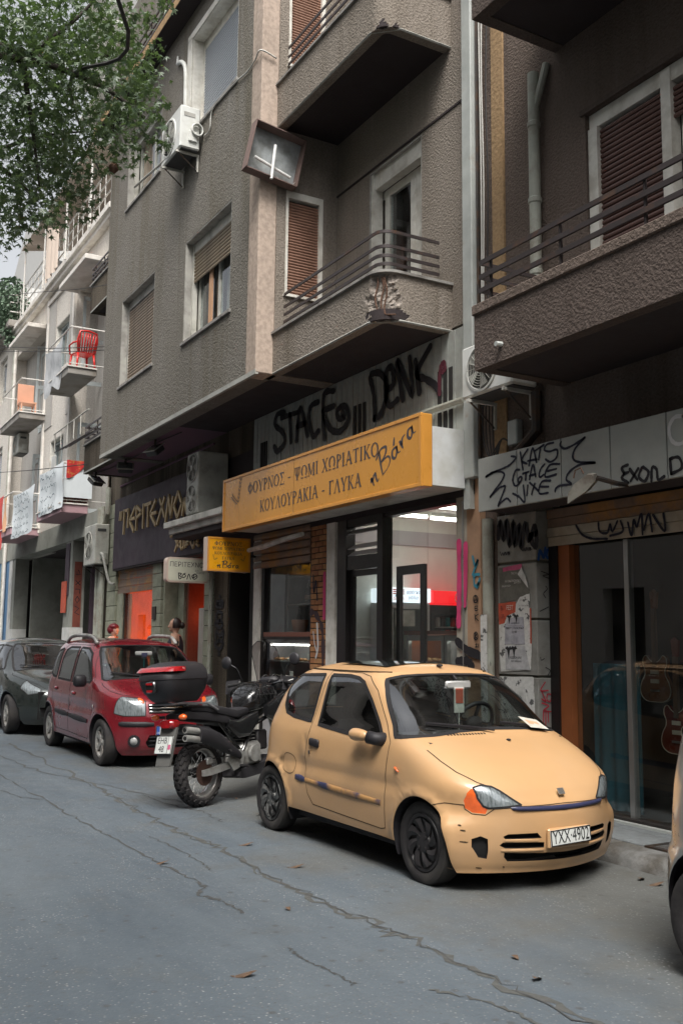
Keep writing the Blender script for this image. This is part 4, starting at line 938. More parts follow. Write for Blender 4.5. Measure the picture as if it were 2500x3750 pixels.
PA(MB().box(-16.97,-16.9,6.0,6.3,.1,2.98).box(-16.9,-16.6,6.25,6.3,.1,2.98),'door_jamb','stone_green')
PA(MB().box(-19.74,-19.4,6.0,6.2,.1,2.5).box(-19.74,-17.45,6.02,6.2,.1,.6),'window_surround','stone_green')
PA(MB().box(-19.40,-19.3,6.03,6.12,.6,2.5),'window_frame','black_frame')
PA(MB().box(-19.3,-17.45,6.06,6.066,.6,2.5),'window_pane','pane')
for i in range(7):PA(MB().box(-19.74,-17.46,6.0+.008*(i%2),6.02+.008*(i%2),2.5+i*.07,2.566+i*.07),'shutter_slat','shutter_slat')
PA(MB().box(-19.74,-14.9,8.6,8.65,.1,3.0).box(-19.78,-19.74,6.2,8.6,.1,3.0).box(-14.9,-14.86,6.25,8.6,.1,3.0),'interior_wall','orange_wall')
PA(MB().box(-17.6,-17.5,6.4,7.4,.1,3.0),'interior_wall','red_wall');PA(MB().box(-19.7,-17.6,7.4,7.45,.1,3.0),'interior_wall','orange_wall');PA(MB().box(-17.4,-14.9,7.5,7.55,.1,3.0),'interior_wall','wood_red');PA(MB().box(-16.6,-16.5,6.3,7.5,.1,3.0),'interior_wall','wood_red')  # dark wood partitions added to keep the doorway interior dark
PA(MB().box(-19.74,-14.9,6.2,8.6,.09,.12).box(-19.74,-14.9,6.2,8.6,2.98,3.0),'interior_floor','wood_red')
t=thing('orange_lamp','orange lamp glowing low behind the craft shop window','lamp',(-18.3,6.8,.9))
MB().blob((-18.3,6.9,1.55),.11,12,8).build('globe',MATS['lamp_orange'],t,True);MB().tube([(-18.3,6.9,.12),(-18.3,6.9,1.45)],.012,6).build('stand',MATS['black_frame'],t)
t=thing('white_hanging_globe','white glass globe hanging in the orange shop window','lamp',(-17.75,6.25,2))
MB().blob((-17.78,6.3,1.98),.1,12,8).blob((-17.75,6.3,1.82),.07,12,8).build('globe',MATS['int_wall'],t,True);MB().tube([(-17.78,6.3,2.05),(-17.85,6.3,2.25),(-17.7,6.3,2.3)],.008,6).build('cord',MATS['cable'],t)
for i,(xx,yy,zz,rad)in enumerate(((-16.05,6.75,2.02,.085),(-15.75,7.2,2.34,.075))):
 t=thing('red_globe_lamp',['lower round red paper lamp glowing in the craft shop doorway','upper round red lamp half behind leaves in the craft shop doorway'][i],'lamp',(xx,yy,zz),group='red globe lamps')
 MB().blob((xx,yy,zz),rad,14,9).build('globe',MATS['lamp_red'],t,True);MB().tube([(xx,yy,zz+rad),(xx,yy,2.98)],.006,5).build('cord',MATS['cable'],t)
pbr('vine_dark',(0.03,0.035,0.018),0.7)
mb=MB();r=random.Random(12)
for k in range(260):
 c=Vector((r.uniform(-16.45,-15.6),r.uniform(6.6,7.1),1.5+abs(r.gauss(.9,.3))));c.z=min(c.z,2.9)
 d=Vector((r.uniform(-1,1),r.uniform(-1,1),r.uniform(-1,.2))).normalized()*.055;e=d.orthogonal().normalized()*.022
 mb.add([c,c+d*.5+e,c+d,c+d*.5-e],[(0,1,2,3)])
setp(mb.build('hanging_plant',MATS['vine_dark']),'dark leafy plant hanging inside the craft shop doorway','plant')
pbr('notice_print',(0.50,0.45,0.40),0.7)
PA(MB().box(-15.2,-14.92,5.99,6.0,1.2,2.1),'door_notice','notice_print')
t=thing('wall_plaque','small dark house-number plaque on the stone pilaster','plaque',(-17.25,5.94,2.05));MB().box(-17.36,-17.18,5.925,5.948,1.95,2.18).build('plate',MATS['iron'],t)
fs=thing('shop_fascia','dark purple shop fascia with angular wooden Greek letters','shop sign',(-17,5.85,3.0))
MB().box(-19.7,-14.62,5.86,5.948,3.0,4.42).build('board',MATS['purple_board'],fs)
for key,w_,dp in(('peri',.062,.035),('peri2',.05,.03)):
 for s in ST[key]:
  (x0,z0),(x1,z1)=s;d=Vector((x1-x0,z1-z0));L_=d.length;d.normalize()
  m=FR((x0,5.80,z0),(d.x,0,d.y),(-d.y,0,d.x))
  MB().box(-.006,L_+.006,-w_/2,w_/2,0,dp,bv=.003).build('letter_bar',MATS['wood_letter'],fs).matrix_basis=m
  o=fs.children[-1]
for o in fs.children:
 if o.name.startswith('letter_bar'):o.matrix_parent_inverse=wmat(fs).inverted()
MB().box(-19.72,-14.6,5.87,5.96,2.96,3.0).build('lower_edge',MATS['soffit_dark'],fs)
bB=thing('dark_building','dark brown roughcast building with long balcony over the guitar shop','building',(-5,6,0.12))
def PB(mb,name,mat,**k):return mb.build(name,MATS[mat]if isinstance(mat,str)else mat,bB,**k)
def shareB(me,name,loc,mat=None):
 o=place(name,me,bB);o.matrix_parent_inverse=wmat(bB).inverted();o.location=loc
 return o
pbr('conduit_grey',(0.40,0.42,0.40),0.6,col2=(0.30,0.22,0.16),c2s=1.2,c2lo=0.6,c2hi=0.68,var=0.15,vs=4)
pbr('pale_column',(0.40,0.37,0.31),0.75,col2=(0.30,0.26,0.20),c2s=2.0,var=0.15)
pbr('ochre_column',(0.40,0.245,0.15),0.75,col2=(0.30,0.19,0.125),c2s=2.0,var=0.15)
pbr('pillar_block',(0.26,0.26,0.24),0.7,col2=(0.17,0.165,0.15),c2s=3.0,var=0.12,vs=9)
pbr('sign_panel',(0.37,0.385,0.36),0.5,col2=(0.29,0.30,0.285),c2s=1.0,var=0.05)
pbr('lamp_dirty',(0.24,0.23,0.20),0.6,col2=(0.14,0.12,0.10),c2s=8,var=0.15)
pbr('orange_post',(0.28,0.09,0.03),0.5,var=0.1)
BW=(-6.09,-4.0,4.5,6.27)
mb=MB();wall_open(mb,-7.15,4.0,3.3,13.0,5.93,6.2,[BW,(-6.09,-4.0,7.6,9.4)]);PB(mb,'wall','stuccoB_wall')
PB(MB().box(-7.74,-7.15,5.94,6.2,3.3,13.0),'wall','stuccoB_wall')
PB(MB().box(-7.40,-7.22,5.918,5.94,3.3,13.0),'plaster_strip','plaster_ochre')
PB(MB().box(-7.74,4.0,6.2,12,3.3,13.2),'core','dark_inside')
PB(MB().box(-7.80,-7.64,5.84,5.93,3.2,13.0,bv=.01),'cable_duct','conduit_grey')
PB(MB().tube([(-7.61,5.90,3.2),(-7.61,5.90,13)],.018,6),'pipe','iron')
for k,xx in enumerate((-7.56,-7.52,-7.45)):
 pts=[(xx+.012*math.sin(z*(1.3+k)),5.90,z)for z in lin(4.4,13,24)]
 PB(MB().tube(pts,.008,5),'cable','cable_white' if k<2 else 'cable')
PB(MB().tube([(-6.68,5.85,4.0),(-6.68,5.85,6.95)],.055,12),'downpipe','downpipe',smooth=R(40))
for zz in(4.95,5.65,6.4):PB(MB().lathe([(.056,0),(.064,.01),(.064,.05),(.056,.06)],Matrix.Translation((-6.68,5.85,zz)),14),'pipe_collar','downpipe')
PB(MB().tube([(-6.68,5.85,6.55),(-6.60,5.86,6.75),(-6.55,5.9,7.0)],.035,8),'pipe_branch','downpipe')
PB(MB().tube([(-6.72,5.86,3.86),(-6.72,5.86,3.5),(-6.95,5.8,3.3)],.05,8),'downpipe','iron')
for z0,z1,zt in((3.86,4.34,4.79),(7.07,7.6,8.0)):
 mb=MB();mb.box(-6.46,3.5,4.96,5.08,z0,z1).box(-6.46,-6.34,5.08,5.93,z0,z1);bl=PB(mb,'balcony','stuccoB')
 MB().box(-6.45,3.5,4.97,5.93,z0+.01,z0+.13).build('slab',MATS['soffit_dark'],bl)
 MB().box(-6.475,3.5,4.94,5.10,z1,z1+.09,bv=.008).box(-6.475,-6.33,5.10,5.93,z1,z1+.09).build('coping',MATS['stuccoB_wall'],bl)
 for hz in(zt,zt-.125,zt-.245):
  MB().box(-6.40,3.5,4.965,4.985,hz-.02,hz+.02).build('rail',MATS['rail_iron'],bl);MB().box(-6.40,-6.38,4.985,5.93,hz-.016,hz+.016).build('rail',MATS['rail_iron'],bl)
 for k in range(8):MB().box(-6.28+k*.85,-6.26+k*.85,4.986,5.005,z1+.09,zt).build('post',MATS['rail_iron'],bl)
 MB().tube([(-6.1,4.97,z0+.14),(-6.1,4.90,z0+.135)],.022,8).build('drain_spout',MATS['conduit_grey'],bl)
mb=MB();mb.box(-6.08,-5.97,5.95,6.06,4.5,6.12).box(-5.25,-5.15,5.95,6.06,4.5,6.24).box(-6.08,-4.0,5.97,6.1,6.12,6.26)
w=PB(mb,'window','white_paint')
MB().box(-6.13,-3.96,5.90,5.929,6.262,6.31).build('head_trim',MATS['stuccoB'],w)
fr=lambda z:Matrix.Translation((-5.97,6.0,z))@FR((0,0,0),(1,0,0),(0,0,1))
slats(w,'slat_maroon',.72,.047,fr,4.5,6.10)
fr2=lambda z:Matrix.Translation((-5.15,6.0,z))@FR((0,0,0),(1,0,0),(0,0,1))
slats(w,'slat_maroon',1.1,.047,fr2,5.80,6.10)
mb=MB()
for xx in(-5.13,-5.02,-4.9,-4.5,-4.1):mb.box(xx,xx+.06,6.05,6.1,4.5,5.85)
mb.build('casement',MATS['white_paint'],w);MB().box(-5.1,-4.0,6.08,6.084,4.5,5.85).build('pane',MATS['pane'],w)
PB(MB().box(-8.06,-7.88,5.94,6.1,.1,3.1),'post','pale_column')
PB(MB().tube([(-7.93,5.925,.4),(-7.93,5.925,3.0)],.012,6),'guide_rail','steel')
PB(MB().box(-7.875,-7.66,5.935,6.1,.1,4.0),'post','ochre_column')
PB(MB().box(-7.84,-7.74,5.87,5.93,2.9,4.0),'cable_duct','conduit_grey')
PB(MB().tube([(-7.55,5.94,.1),(-7.55,5.94,2.78)],.055,12),'downpipe','downpipe',smooth=R(40))
PB(MB().box(-7.66,-7.48,6.0,6.1,.1,3.3),'wall','stuccoB_wall')
spray('graffiti','pink',YZ(5.92),.075,'spray_pink',bB);spray('graffiti','nc_cyan',YZ(5.926),.03,'spray_cyan',bB)
spray('graffiti','col_black',YZ(5.924),.012,'spray_black',bB);spray('graffiti','band_black',YZ(5.918),.09,'spray_black',bB)
PB(MB().box(-7.465,-6.935,6.015,6.3,.1,2.8),'pillar_core','joint')
for a,c in((.12,.745),(.765,1.27),(1.29,1.79),(1.81,2.32),(2.345,2.8)):PB(MB().box(-7.48,-6.92,6.0,6.22,a,c,bv=.006),'pillar_block','pillar_block')
spray('graffiti','pillar_black',YZ(5.992),.055,'spray_black',bB);spray('graffiti','wnb',YZ(5.993),.009,'spray_black',bB)
for nm,mt,w_ in(('nc_blue','spray_blue',.03),('red_side','spray_red',.012),('side_black','spray_black',.008)):spray('graffiti',nm,XZ(-6.912),w_,mt,bB)
PB(MB().box(-7.24,4.0,5.61,5.99,2.80,3.28),'fascia_core','soffit_dark')
fp=[(-7.25,-6.70),(-6.69,-6.13),(-6.12,-5.57),(-5.56,-5.0),(-4.99,-4.4),(-4.39,-3.8),(-3.79,-3.2)]
for a,c in fp:PB(MB().box(a,c,5.598,5.63,2.79,3.29,bv=.003),'sign_panel','sign_panel')
pr=[(0,0)]+[(-.10*math.sin(t*math.pi/12),-.06+.06*math.cos(t*math.pi/12))for t in range(7)]
mb=MB();mb.box(-7.33,-7.252,5.66,5.98,2.86,3.22,bv=.04);PB(mb,'sign_end','conduit_grey')
spray('graffiti','kats',YZ(5.594),.021,'spray_navy',bB);spray('graffiti','exon',YZ(5.594),.026,'spray_black',bB);spray('graffiti','ring',YZ(5.594),.03,'spray_white',bB)
for i in range(4):PB(MB().box(-6.9,3.0,6.13-.012*(i%2),6.16,2.47+i*.085,2.55+i*.085),'shutter_slat','pale_column' if i<2 else 'shutter_slat')
spray('graffiti','shutblue',YZ(6.112),.022,'spray_navy',bB)
PB(MB().box(-6.91,-6.80,6.14,6.25,.1,2.47),'door_frame','black_frame');PB(MB().box(-6.80,-6.66,6.16,6.28,.1,2.47),'post','orange_post')
PB(MB().box(-6.05,-6.0,6.21,6.27,.16,2.47),'mullion','steel')
PB(MB().box(-6.66,-6.05,6.225,6.231,.18,2.47),'window_pane','pane_clean');PB(MB().box(-6.0,3.0,6.225,6.231,.18,2.47),'window_pane','pane_clean')
PB(MB().box(-6.9,3.0,6.16,6.32,.1,.165),'threshold','iron');PB(MB().box(-6.9,3.0,6.10,6.15,.1,.145),'threshold_step','conduit_grey')
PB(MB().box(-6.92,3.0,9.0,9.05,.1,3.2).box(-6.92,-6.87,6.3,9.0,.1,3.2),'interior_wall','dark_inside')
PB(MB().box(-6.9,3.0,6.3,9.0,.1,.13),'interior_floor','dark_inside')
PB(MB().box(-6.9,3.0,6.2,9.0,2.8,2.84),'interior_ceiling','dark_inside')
pbr('teal_cloth',(0.012,0.075,0.105),0.8,var=0.25,vs=2)
cl=MB();cl.grid(lambda u,v:(-6.66+u*.56,6.42+.02*math.sin(u*22),.16+v*1.25),22,3)
setp(cl.build('teal_curtain',MATS['teal_cloth'],None,True),'teal blue curtain behind the left part of the guitar shop window','curtain')
pbr('guitar_red',(0.12,0.016,0.012),0.25,var=0.1);pbr('guitar_black',(0.012,0.010,0.010),0.2,var=0.1);pbr('guitar_amber',(0.16,0.06,0.02),0.3,var=0.15)
pbr('guitar_trim',(0.5,0.45,0.36),0.4);pbr('guitar_neck',(0.09,0.045,0.022),0.45)
half=[(0,-.20),(.09,-.195),(.15,-.16),(.172,-.10),(.155,-.03),(.12,.03),(.115,.08),(.135,.13),(.13,.18),(.095,.205),(.06,.17),(.03,.15)]
out=smooth_pts(half,4)
bodyo=out+[(-x,y)for x,y in reversed(out[1:])]
for i,(xx,yy,zz,mt,lab)in enumerate(((-5.62,6.55,.72,'guitar_black','black electric guitar hanging low right of the shop window post'),(-5.98,6.75,.86,'guitar_red','dark red guitar hanging behind the window post'),(-5.55,6.9,1.62,'guitar_black','black guitar hanging high at the right of the shop window'),(-6.25,6.8,1.28,'guitar_amber','amber guitar hanging above the teal curtain'),(-5.1,6.7,1.5,'guitar_amber','amber guitar hanging near the right picture edge'))):
 g=thing('electric_guitar',lab,'guitar',(xx,yy,zz),group='guitars in the shop window')
 m=FR((xx,yy,zz),(1,0,0),(0,0,1))
 MB().prism(bodyo,m,.04).build('body',MATS[mt],g);MB().tube([m@Vector((x*1.0,y,.041))for x,y in bodyo],.004,5,closed=True).build('binding',MATS['guitar_trim'],g)
 MB().prism([(-.024,.1),(.024,.1),(.02,.62),(-.02,.62)],m@Matrix.Translation((0,0,.02)),.03).build('neck',MATS['guitar_neck'],g)
 MB().prism([(-.03,.62),(.03,.62),(.045,.76),(.0,.79),(-.045,.76)],m@Matrix.Translation((0,0,.015)),.02).build('headstock',MATS[mt],g)
 for yq in(-.02,.06):MB().obox(m@Matrix.Translation((0,yq,.045)),.09,.035,.012).build('pickup',MATS['guitar_trim' if i%2 else 'steel'],g)
 MB().obox(m@Matrix.Translation((0,-.10,.045)),.1,.018,.014).build('bridge',MATS['steel'],g)
t=thing('shop_front_lamp','dirty white spotlight on an arm below the sign panels','lamp',(-5.5,5.5,2.8))
m=FR((-5.58,5.32,2.78),Vector((.75,.25,.45)),Vector((0,-.3,1)))
pr=[(-.2,-.05),(-.17,.03),(-.06,.075),(.1,.08),(.17,.04),(.17,-.03),(.05,-.06)]
MB().prism([(x*.72,y*.8)for x,y in pr],m@Matrix.Translation((0,0,-.06)),.12).build('housing',MATS['lamp_dirty'],t)
MB().tube([(-5.46,5.35,2.84),(-5.40,5.5,2.80),(-5.40,5.61,2.80)],.02,6).build('arm',MATS['iron'],t)
MB().tube([(-5.66,5.30,2.86),(-5.64,5.30,2.92),(-5.58,5.3,2.93),(-5.55,5.3,2.88)],.006,5).build('wire_loop',MATS['rust'],t)
t=thing('junction_box','small grey junction box on the wall above the sign panels','junction box',(-7.0,5.9,3.4));MB().box(-7.12,-6.98,5.84,5.92,3.42,3.66,bv=.01).build('box',MATS['conduit_grey'],t)
for k in range(4):
 pts=smooth_pts([(-7.5+.05*k,5.86,4.0),(-7.48+.05*k,5.84,3.6),(-7.36+.03*k,5.82,3.36-.03*k),(-7.2,5.84,3.5),(-7.08,5.86,3.44)],5)
 MB().tube(pts,.007,5).build('wire',MATS['cable'],t)
pcol={'poster_grey':(.46,.46,.47),'poster_white':(.56,.56,.54),'poster_dark':(.15,.145,.125),'poster_red':(.52,.10,.055),'poster_lilac':(.40,.40,.44),'poster_pink':(.5,.1,.2),'poster_torn':(.5,.49,.45)}
for k_,c_ in pcol.items():pbr(k_,c_,0.85,col2=tuple(q*.72 for q in c_),c2s=9,var=0.12,vs=30)
pbr('poster_mixed',(.58,.58,.56),0.85,col2=(.10,.10,.10),c2s=11,c2lo=.56,c2hi=.60,var=.15,vs=30)
def pp(u,v):
 return(-7.48+u*.56,v)
def poster(name,lab,pts,mat,lift,lines=()):
 r=random.Random(len(lab));P=[]
 n=len(pts)
 for i in range(n):
  a,b_=pts[i],pts[(i+1)%n];P.append(a)
  for t in(.33,.66):P.append((a[0]+(b_[0]-a[0])*t+r.uniform(-.004,.004),a[1]+(b_[1]-a[1])*t+r.uniform(-.004,.004)))
 o=MB().prism(P,YZ(6.0-lift),.0015).build(name,MATS[mat]);setp(o,lab,'poster','posters on the pillar')
 for s,size,cx,cz,mt,sx in lines:text(s,size,YZ(6.0-lift-.003)@Matrix.Translation((cx,cz,0)),MATS[mt],'lettering',o,sx=sx)
 return o
def U(a,c):return-7.48+(a-160)/(735-160)*.56,2.33-(c-60)/1640*(2.33-1.28)
def UP(*q):return[U(a,c)for a,c in q]
poster('poster','torn dark poster with pale Greek print at the top of the pillar',UP((190,110),(500,90),(640,470),(640,560),(200,640),(185,200)),'poster_dark',.003,[('Η ΟΙΚΟΝΟΜΙΚΗ',.030,*U(400,320),'paper',1),('ΚΡΑΤΟΥΣ',.022,*U(470,350),'paper',1),('ΔΙΑΔΗΛΩΣΗ',.022,*U(300,390),'paper',1),('ΤΗΣ ΕΛ',.025,*U(420,210),'paper',1)])
poster('poster','strip of pink and green poster left at the pillar top',UP((245,115),(530,78),(535,150),(250,175)),'poster_pink',.004)
poster('torn_flap','white paper flap curling off the dark poster',UP((490,230),(545,130),(600,250),(640,440)),'poster_white',.02)
poster('poster','long white poster with columns of print and an orange edge',UP((500,560),(640,520),(660,1250),(640,1600),(200,1650),(180,950),(440,660)),'poster_mixed',.0045,[('Η ΣΤΡΑΤΗΓΙΚΗ',.02,*U(560,690),'ink_black',1)])
poster('poster_edge','orange strip along the edge of the long poster',UP((640,730),(662,730),(660,1230),(640,1230)),'poster_red',.006)
poster('poster','red and white B-FEST poster on the pillar',UP((178,640),(440,625),(430,780),(300,830),(270,930),(185,960)),'poster_red',.0062,[('B-',.062,*U(235,718),'ink_black',.8),('FEST',.062,*U(350,712),'white_paint',.8),('27-',.052,*U(245,838),'ink_black',.75)])
poster('poster','lilac party notice pasted in the middle of the pillar',UP((330,870),(550,850),(565,1245),(270,1250),(275,980)),'poster_lilac',.0075,[('PARTY ΣΤΗ ΝΟΜΙΚΗ',.032,*U(425,1012),'ink_black',.82),('22:00',.032,*U(415,1068),'ink_black',1),('THE REPRESSION',.016,*U(430,940),'ink_black',1),('______________',.03,*U(425,955),'ink_black',1.0)])
poster('poster','pale FREEDOM JUNE poster with black birds on the pillar',UP((275,1275),(560,1262),(640,1610),(280,1615)),'poster_grey',.009,[('FREEDOM JUNE',.034,*U(430,1440),'ink_black',.72),('FIGHT REPRESSION',.024,*U(440,1490),'ink_black',.72)])
for(a,c),s in(((330,1350),1),((410,1340),.9),((345,870),.7),((450,865),.7)):
 x_,z_=U(a,c);mb=MB();m=YZ(5.988)@Matrix.Translation((x_,z_,0))@Matrix.Scale(s,4)
 mb.prism([(-.05,.03),(-.02,.05),(.0,.035),(.025,.05),(.055,.02),(.02,.015),(.012,-.02),(0,-.075),(-.012,-.02),(-.02,.012)],m,.0012);setp(mb.build('printed_bird',MATS['ink_black']),['black bird printed left on the freedom poster','black bird printed right on the freedom poster','small black bird left above the party notice','small black bird right above the party notice'][[1,.9,.7].index(s)if s!=.7 else(2 if a<400 else 3)],'print','printed birds')
poster('poster','scrappy layered white posters low on the pillar behind the windscreen',UP((200,1720),(680,1700),(690,2300),(200,2330)),'poster_mixed',.004)
poster('poster','torn white scrap with a circled A low on the pillar',UP((330,1900),(560,1850),(600,2250),(330,2280)),'poster_white',.006)
mb=MB();c0=U(440,2100);m=YZ(5.9925)@Matrix.Translation((*c0,0));mb.ribbon([(.085*math.cos(t*.35),.085*math.sin(t*.35))for t in range(19)],.008,m).ribbon([(-.07,-.09),(0,.1),(.06,-.07)],.008,m).ribbon([(-.06,-.02),(.06,.03)],.007,m);setp(mb.build('circled_letter',MATS['ink_black']),'black circled A drawn on the torn white scrap','drawing')
poster('poster','pale stickers stuck on the grey downpipe',[(-7.60,.7),(-7.50,.7),(-7.50,1.85),(-7.60,1.85)],'poster_mixed',.118)
def glyph(ch):
 """(polygons, advance) for cap height 1"""
 T,t,S,sh=.165,.075,.13,.055
 P=[]
 def line(x0,y0,x1,y1,w):
  if abs(x1-x0)<1e-6:P.append([(x0-w/2,y0),(x0+w/2,y0),(x0+w/2,y1),(x0-w/2,y1)])
  else:
   P.append([(x0-w/2,y0),(x0+w/2,y0),(x1+w/2,y1),(x1-w/2,y1)])
 def ser(x,y,l=S):P.append([(x-l,y),(x+l,y),(x+l,y+sh),(x-l,y+sh)])
 def stem(x,w=T,y0=0,y1=1,a=True,b=True):
  line(x,y0,x,y1,w)
  if a:ser(x,y0)
  if b:ser(x,y1-sh)
 def arc(cx,cy,rx,ry,a0,a1,wx=T,wy=t,n=16):
  for i in range(n):
   q=[]
   for a,s in((a0+(a1-a0)*i/n,0),(a0+(a1-a0)*(i+1)/n,0),(a0+(a1-a0)*(i+1)/n,1),(a0+(a1-a0)*i/n,1)):
    c_,s_=math.cos(R(a)),math.sin(R(a))
    q.append((cx+(rx-s*wx)*c_,cy+(ry-s*wy)*s_))
   P.append(q)
 bar=lambda x0,x1,y,h=t:P.append([(x0,y),(x1,y),(x1,y+h),(x0,y+h)])
 tick=lambda x,y0,y1,w=.04:P.append([(x,y0),(x+w,y0),(x+w,y1),(x,y1)])
 if ch=='Φ':arc(.42,.5,.40,.34,0,360);stem(.42);return P,.84
 if ch=='Ο':arc(.42,.5,.42,.51,0,360);return P,.86
 if ch=='Υ':line(.36,.45,.12,1,T);line(.42,.45,.70,1,t);stem(.38,T,0,.48,True,False);ser(.12,1-sh);ser(.70,1-sh,.11);return P,.80
 if ch=='Ρ':stem(.17);arc(.2,.74,.42,.27,-90,90);return P,.66
 if ch=='Ν':stem(.14,t);line(.72,0,.14,1,T);line(.72,0,.72,1,t);ser(.72,1-sh);return P,.88
 if ch=='Σ':bar(.05,.66,1-t);tick(.62,.78,1);line(.40,.52,.12,1,T);line(.08,0,.40,.54,t);bar(.05,.68,0,.075);tick(.64,0,.24);return P,.74
 if ch=='-':bar(.05,.38,.36,.09);return P,.44
 if ch=='Ψ':stem(.44);arc(.44,.75,.36,.5,180,360,T*.8,.07);line(.15,.75,.15,1,T*.8);line(.73,.75,.73,1,T*.8);ser(.15,1-sh,.11);ser(.73,1-sh,.11);return P,.90
 if ch=='Ω':arc(.44,.56,.42,.46,-52,232,T,t);bar(.04,.34,0,.07);bar(.54,.84,0,.07);tick(.04,0,.18);tick(.80,0,.18);return P,.90
 if ch=='Μ':stem(.13,t);line(.46,.12,.14,1,T);line(.46,.12,.80,1,t);stem(.82,T);return P,.98
 if ch=='Ι':stem(.18);return P,.38
 if ch=='Χ':line(.64,0,.14,1,T);line(.10,0,.66,1,t);ser(.10,0,.11);ser(.64,0);ser(.14,1-sh);ser(.66,1-sh,.11);return P,.78
 if ch=='Α':line(.10,0,.40,1,t);line(.70,0,.40,1,T);bar(.2,.6,.33);ser(.10,0,.11);ser(.70,0);return P,.82
 if ch=='Λ':line(.10,0,.40,1,t);line(.70,0,.40,1,T);ser(.10,0,.11);ser(.70,0);return P,.82
 if ch=='Τ':stem(.36,T,0,1,True,False);bar(.03,.69,1-t);tick(.03,.80,1);tick(.65,.80,1);return P,.74
 if ch=='Κ':stem(.17);line(.28,.48,.62,1,t);line(.66,0,.30,.56,T);ser(.62,1-sh,.11);ser(.66,0);return P,.78
 if ch=='Γ':stem(.17,T,0,1,True,False);bar(.04,.58,1-t);tick(.54,.74,1);return P,.62
 return P,.4
def serif(s,h,m,name,mat,parent,sx=1.0,center=True,track=.05,length=None):
 X=0;polys=[]
 for ch in s:
  p,a=glyph(ch)
  polys+=[[(x+X,y)for x,y in q]for q in p];X+=a+track
 off=X/2 if center else 0
 if length:sx=length/(X*h)
 mb=MB()
 for i,q in enumerate(polys):
  mb.add([m@Vector(((x-off)*h*sx,y*h,.0004*(i%7)))for x,y in q],[tuple(range(len(q)))])
 return mb.build(name,MATS[mat],parent)
def script_word(strokes,m,w,name,mat,parent,s=1.0):
 mb=MB()
 for q in strokes:
  P=smooth_pts([(x*s,y*s)for x,y in q],6);n=len(P)
  mb.ribbon(P,[w*(.55+.6*abs(math.sin(1.2+2.2*i/n)))for i in range(n)],m)
 return mb.build(name,MATS[mat],parent)
VANA=[[(.0,.30),(.05,.42),(.06,.05)],[(.06,.25),(.16,.40),(.24,.42),(.22,.15),(.24,.02),(.30,.06)],[(.62,1.0),(.55,.5),(.50,.02)],[(.45,.88),(.70,1.04),(.92,.90),(.84,.66),(.62,.54),(.86,.48),(.94,.26),(.78,.05),(.52,.02)],[(1.26,.40),(1.12,.44),(1.04,.22),(1.12,.04),(1.24,.18),(1.30,.42),(1.28,.12),(1.36,.06)],[(1.22,.58),(1.32,.82)],[(1.46,.42),(1.50,.05)],[(1.50,.22),(1.58,.42),(1.70,.44)],[(1.98,.40),(1.86,.44),(1.78,.22),(1.86,.04),(1.96,.18),(2.02,.42),(2.0,.12),(2.08,.06)]]
def wheat(m,s,mat,parent):
 mb=MB()
 for ang,L_,n in((14,1.0,7),(58,.8,6)):
  c,sn=math.sin(R(ang)),math.cos(R(ang))
  base=(0.0,0.0)
  mb.ribbon(smooth_pts([(.18,-.75),(.10,-.3),(0,.0)]if ang<30 else[(.18,-.75),(.08,-.25),(-.06,.02)],5),.016*s,m@Matrix.Scale(s,4))
  for k in range(n):
   d=.1+k*.125*L_
   for sd in(-1,1):
    sg=-1 if ang>30 else 1
    cx=sg*(d*c)*(1 if ang>30 else 1)+sd*.045*sn;cy=d*sn-sd*.045*c*sg
    a=R(90)-R(ang)*sg*1.0+sd*.5*-1
    el=[]
    for q in range(8):
     u,v=.062*math.cos(q*math.pi/4),.024*math.sin(q*math.pi/4)
     el.append(m@Vector(((cx+u*math.cos(a)-v*math.sin(a))*s,(cy+u*math.sin(a)+v*math.cos(a))*s,.0005*((k+sd)%3))))
    mb.add(el,[tuple(range(8))])
    tip=(cx+.16*math.cos(a),cy+.16*math.sin(a))
    mb.ribbon([(cx*s,cy*s),(tip[0]*s,tip[1]*s)],.006*s,m@Matrix.Translation((0,0,.001)))
 return mb.build('wheat_ear',MATS[mat],parent)
pbr('sign_orange',(0.60,0.27,0.035),0.28,var=0.05,vs=1.5,spec=0.5)
pbr('sign_frame',(0.62,0.28,0.05),0.35,var=0.06)
pbr('sign_white',(0.66,0.68,0.68),0.5,col2=(0.52,0.52,0.48),c2s=2,var=0.05)
pbr('sign_ink',(0.060,0.050,0.052),0.5)
pbr('sign_yellow',(0.78,0.36,0.012),0.3,var=0.04)
pbr('sign_cream',(0.62,0.62,0.50),0.45,var=0.06)
pbr('sign_pinkish',(0.62,0.50,0.42),0.45,var=0.06)
X0,X1,YS,Z0,Z1=-12.73,-7.80,5.33,3.09,3.82
sg=thing('bakery_sign','long orange light-box sign over the bakery with two lines of Greek capitals','shop sign',(-10.2,5.4,3.1))
MB().box(X0,X1,YS+.02,YS+.135,Z0,Z1,bv=.006).build('box',MATS['sign_frame'],sg)
fb=MB();t_=.035
fb.box(X0-.002,X1+.002,YS-.004,YS+.02,Z1-t_,Z1+.002,bv=.004).box(X0-.002,X1+.002,YS-.004,YS+.02,Z0-.002,Z0+t_,bv=.004).box(X0-.002,X0+t_,YS-.004,YS+.02,Z0+t_,Z1-t_).box(X1-t_,X1+.002,YS-.004,YS+.02,Z0+t_,Z1-t_)
fb.build('frame',MATS['sign_frame'],sg)
MB().box(X0+t_,X1-t_,YS+.006,YS+.019,Z0+t_,Z1-t_).build('face',MATS['sign_orange'],sg)
MB().box(X0+.05,X1-.003,YS+.136,5.86,Z0+.02,Z1-.12).build('rear_box',MATS['sign_white'],sg)
MB().box(X0+.05,X1-.02,YS+.137,5.86,Z0+.012,Z0+.019).build('underside',MATS['cream_paint'],sg)
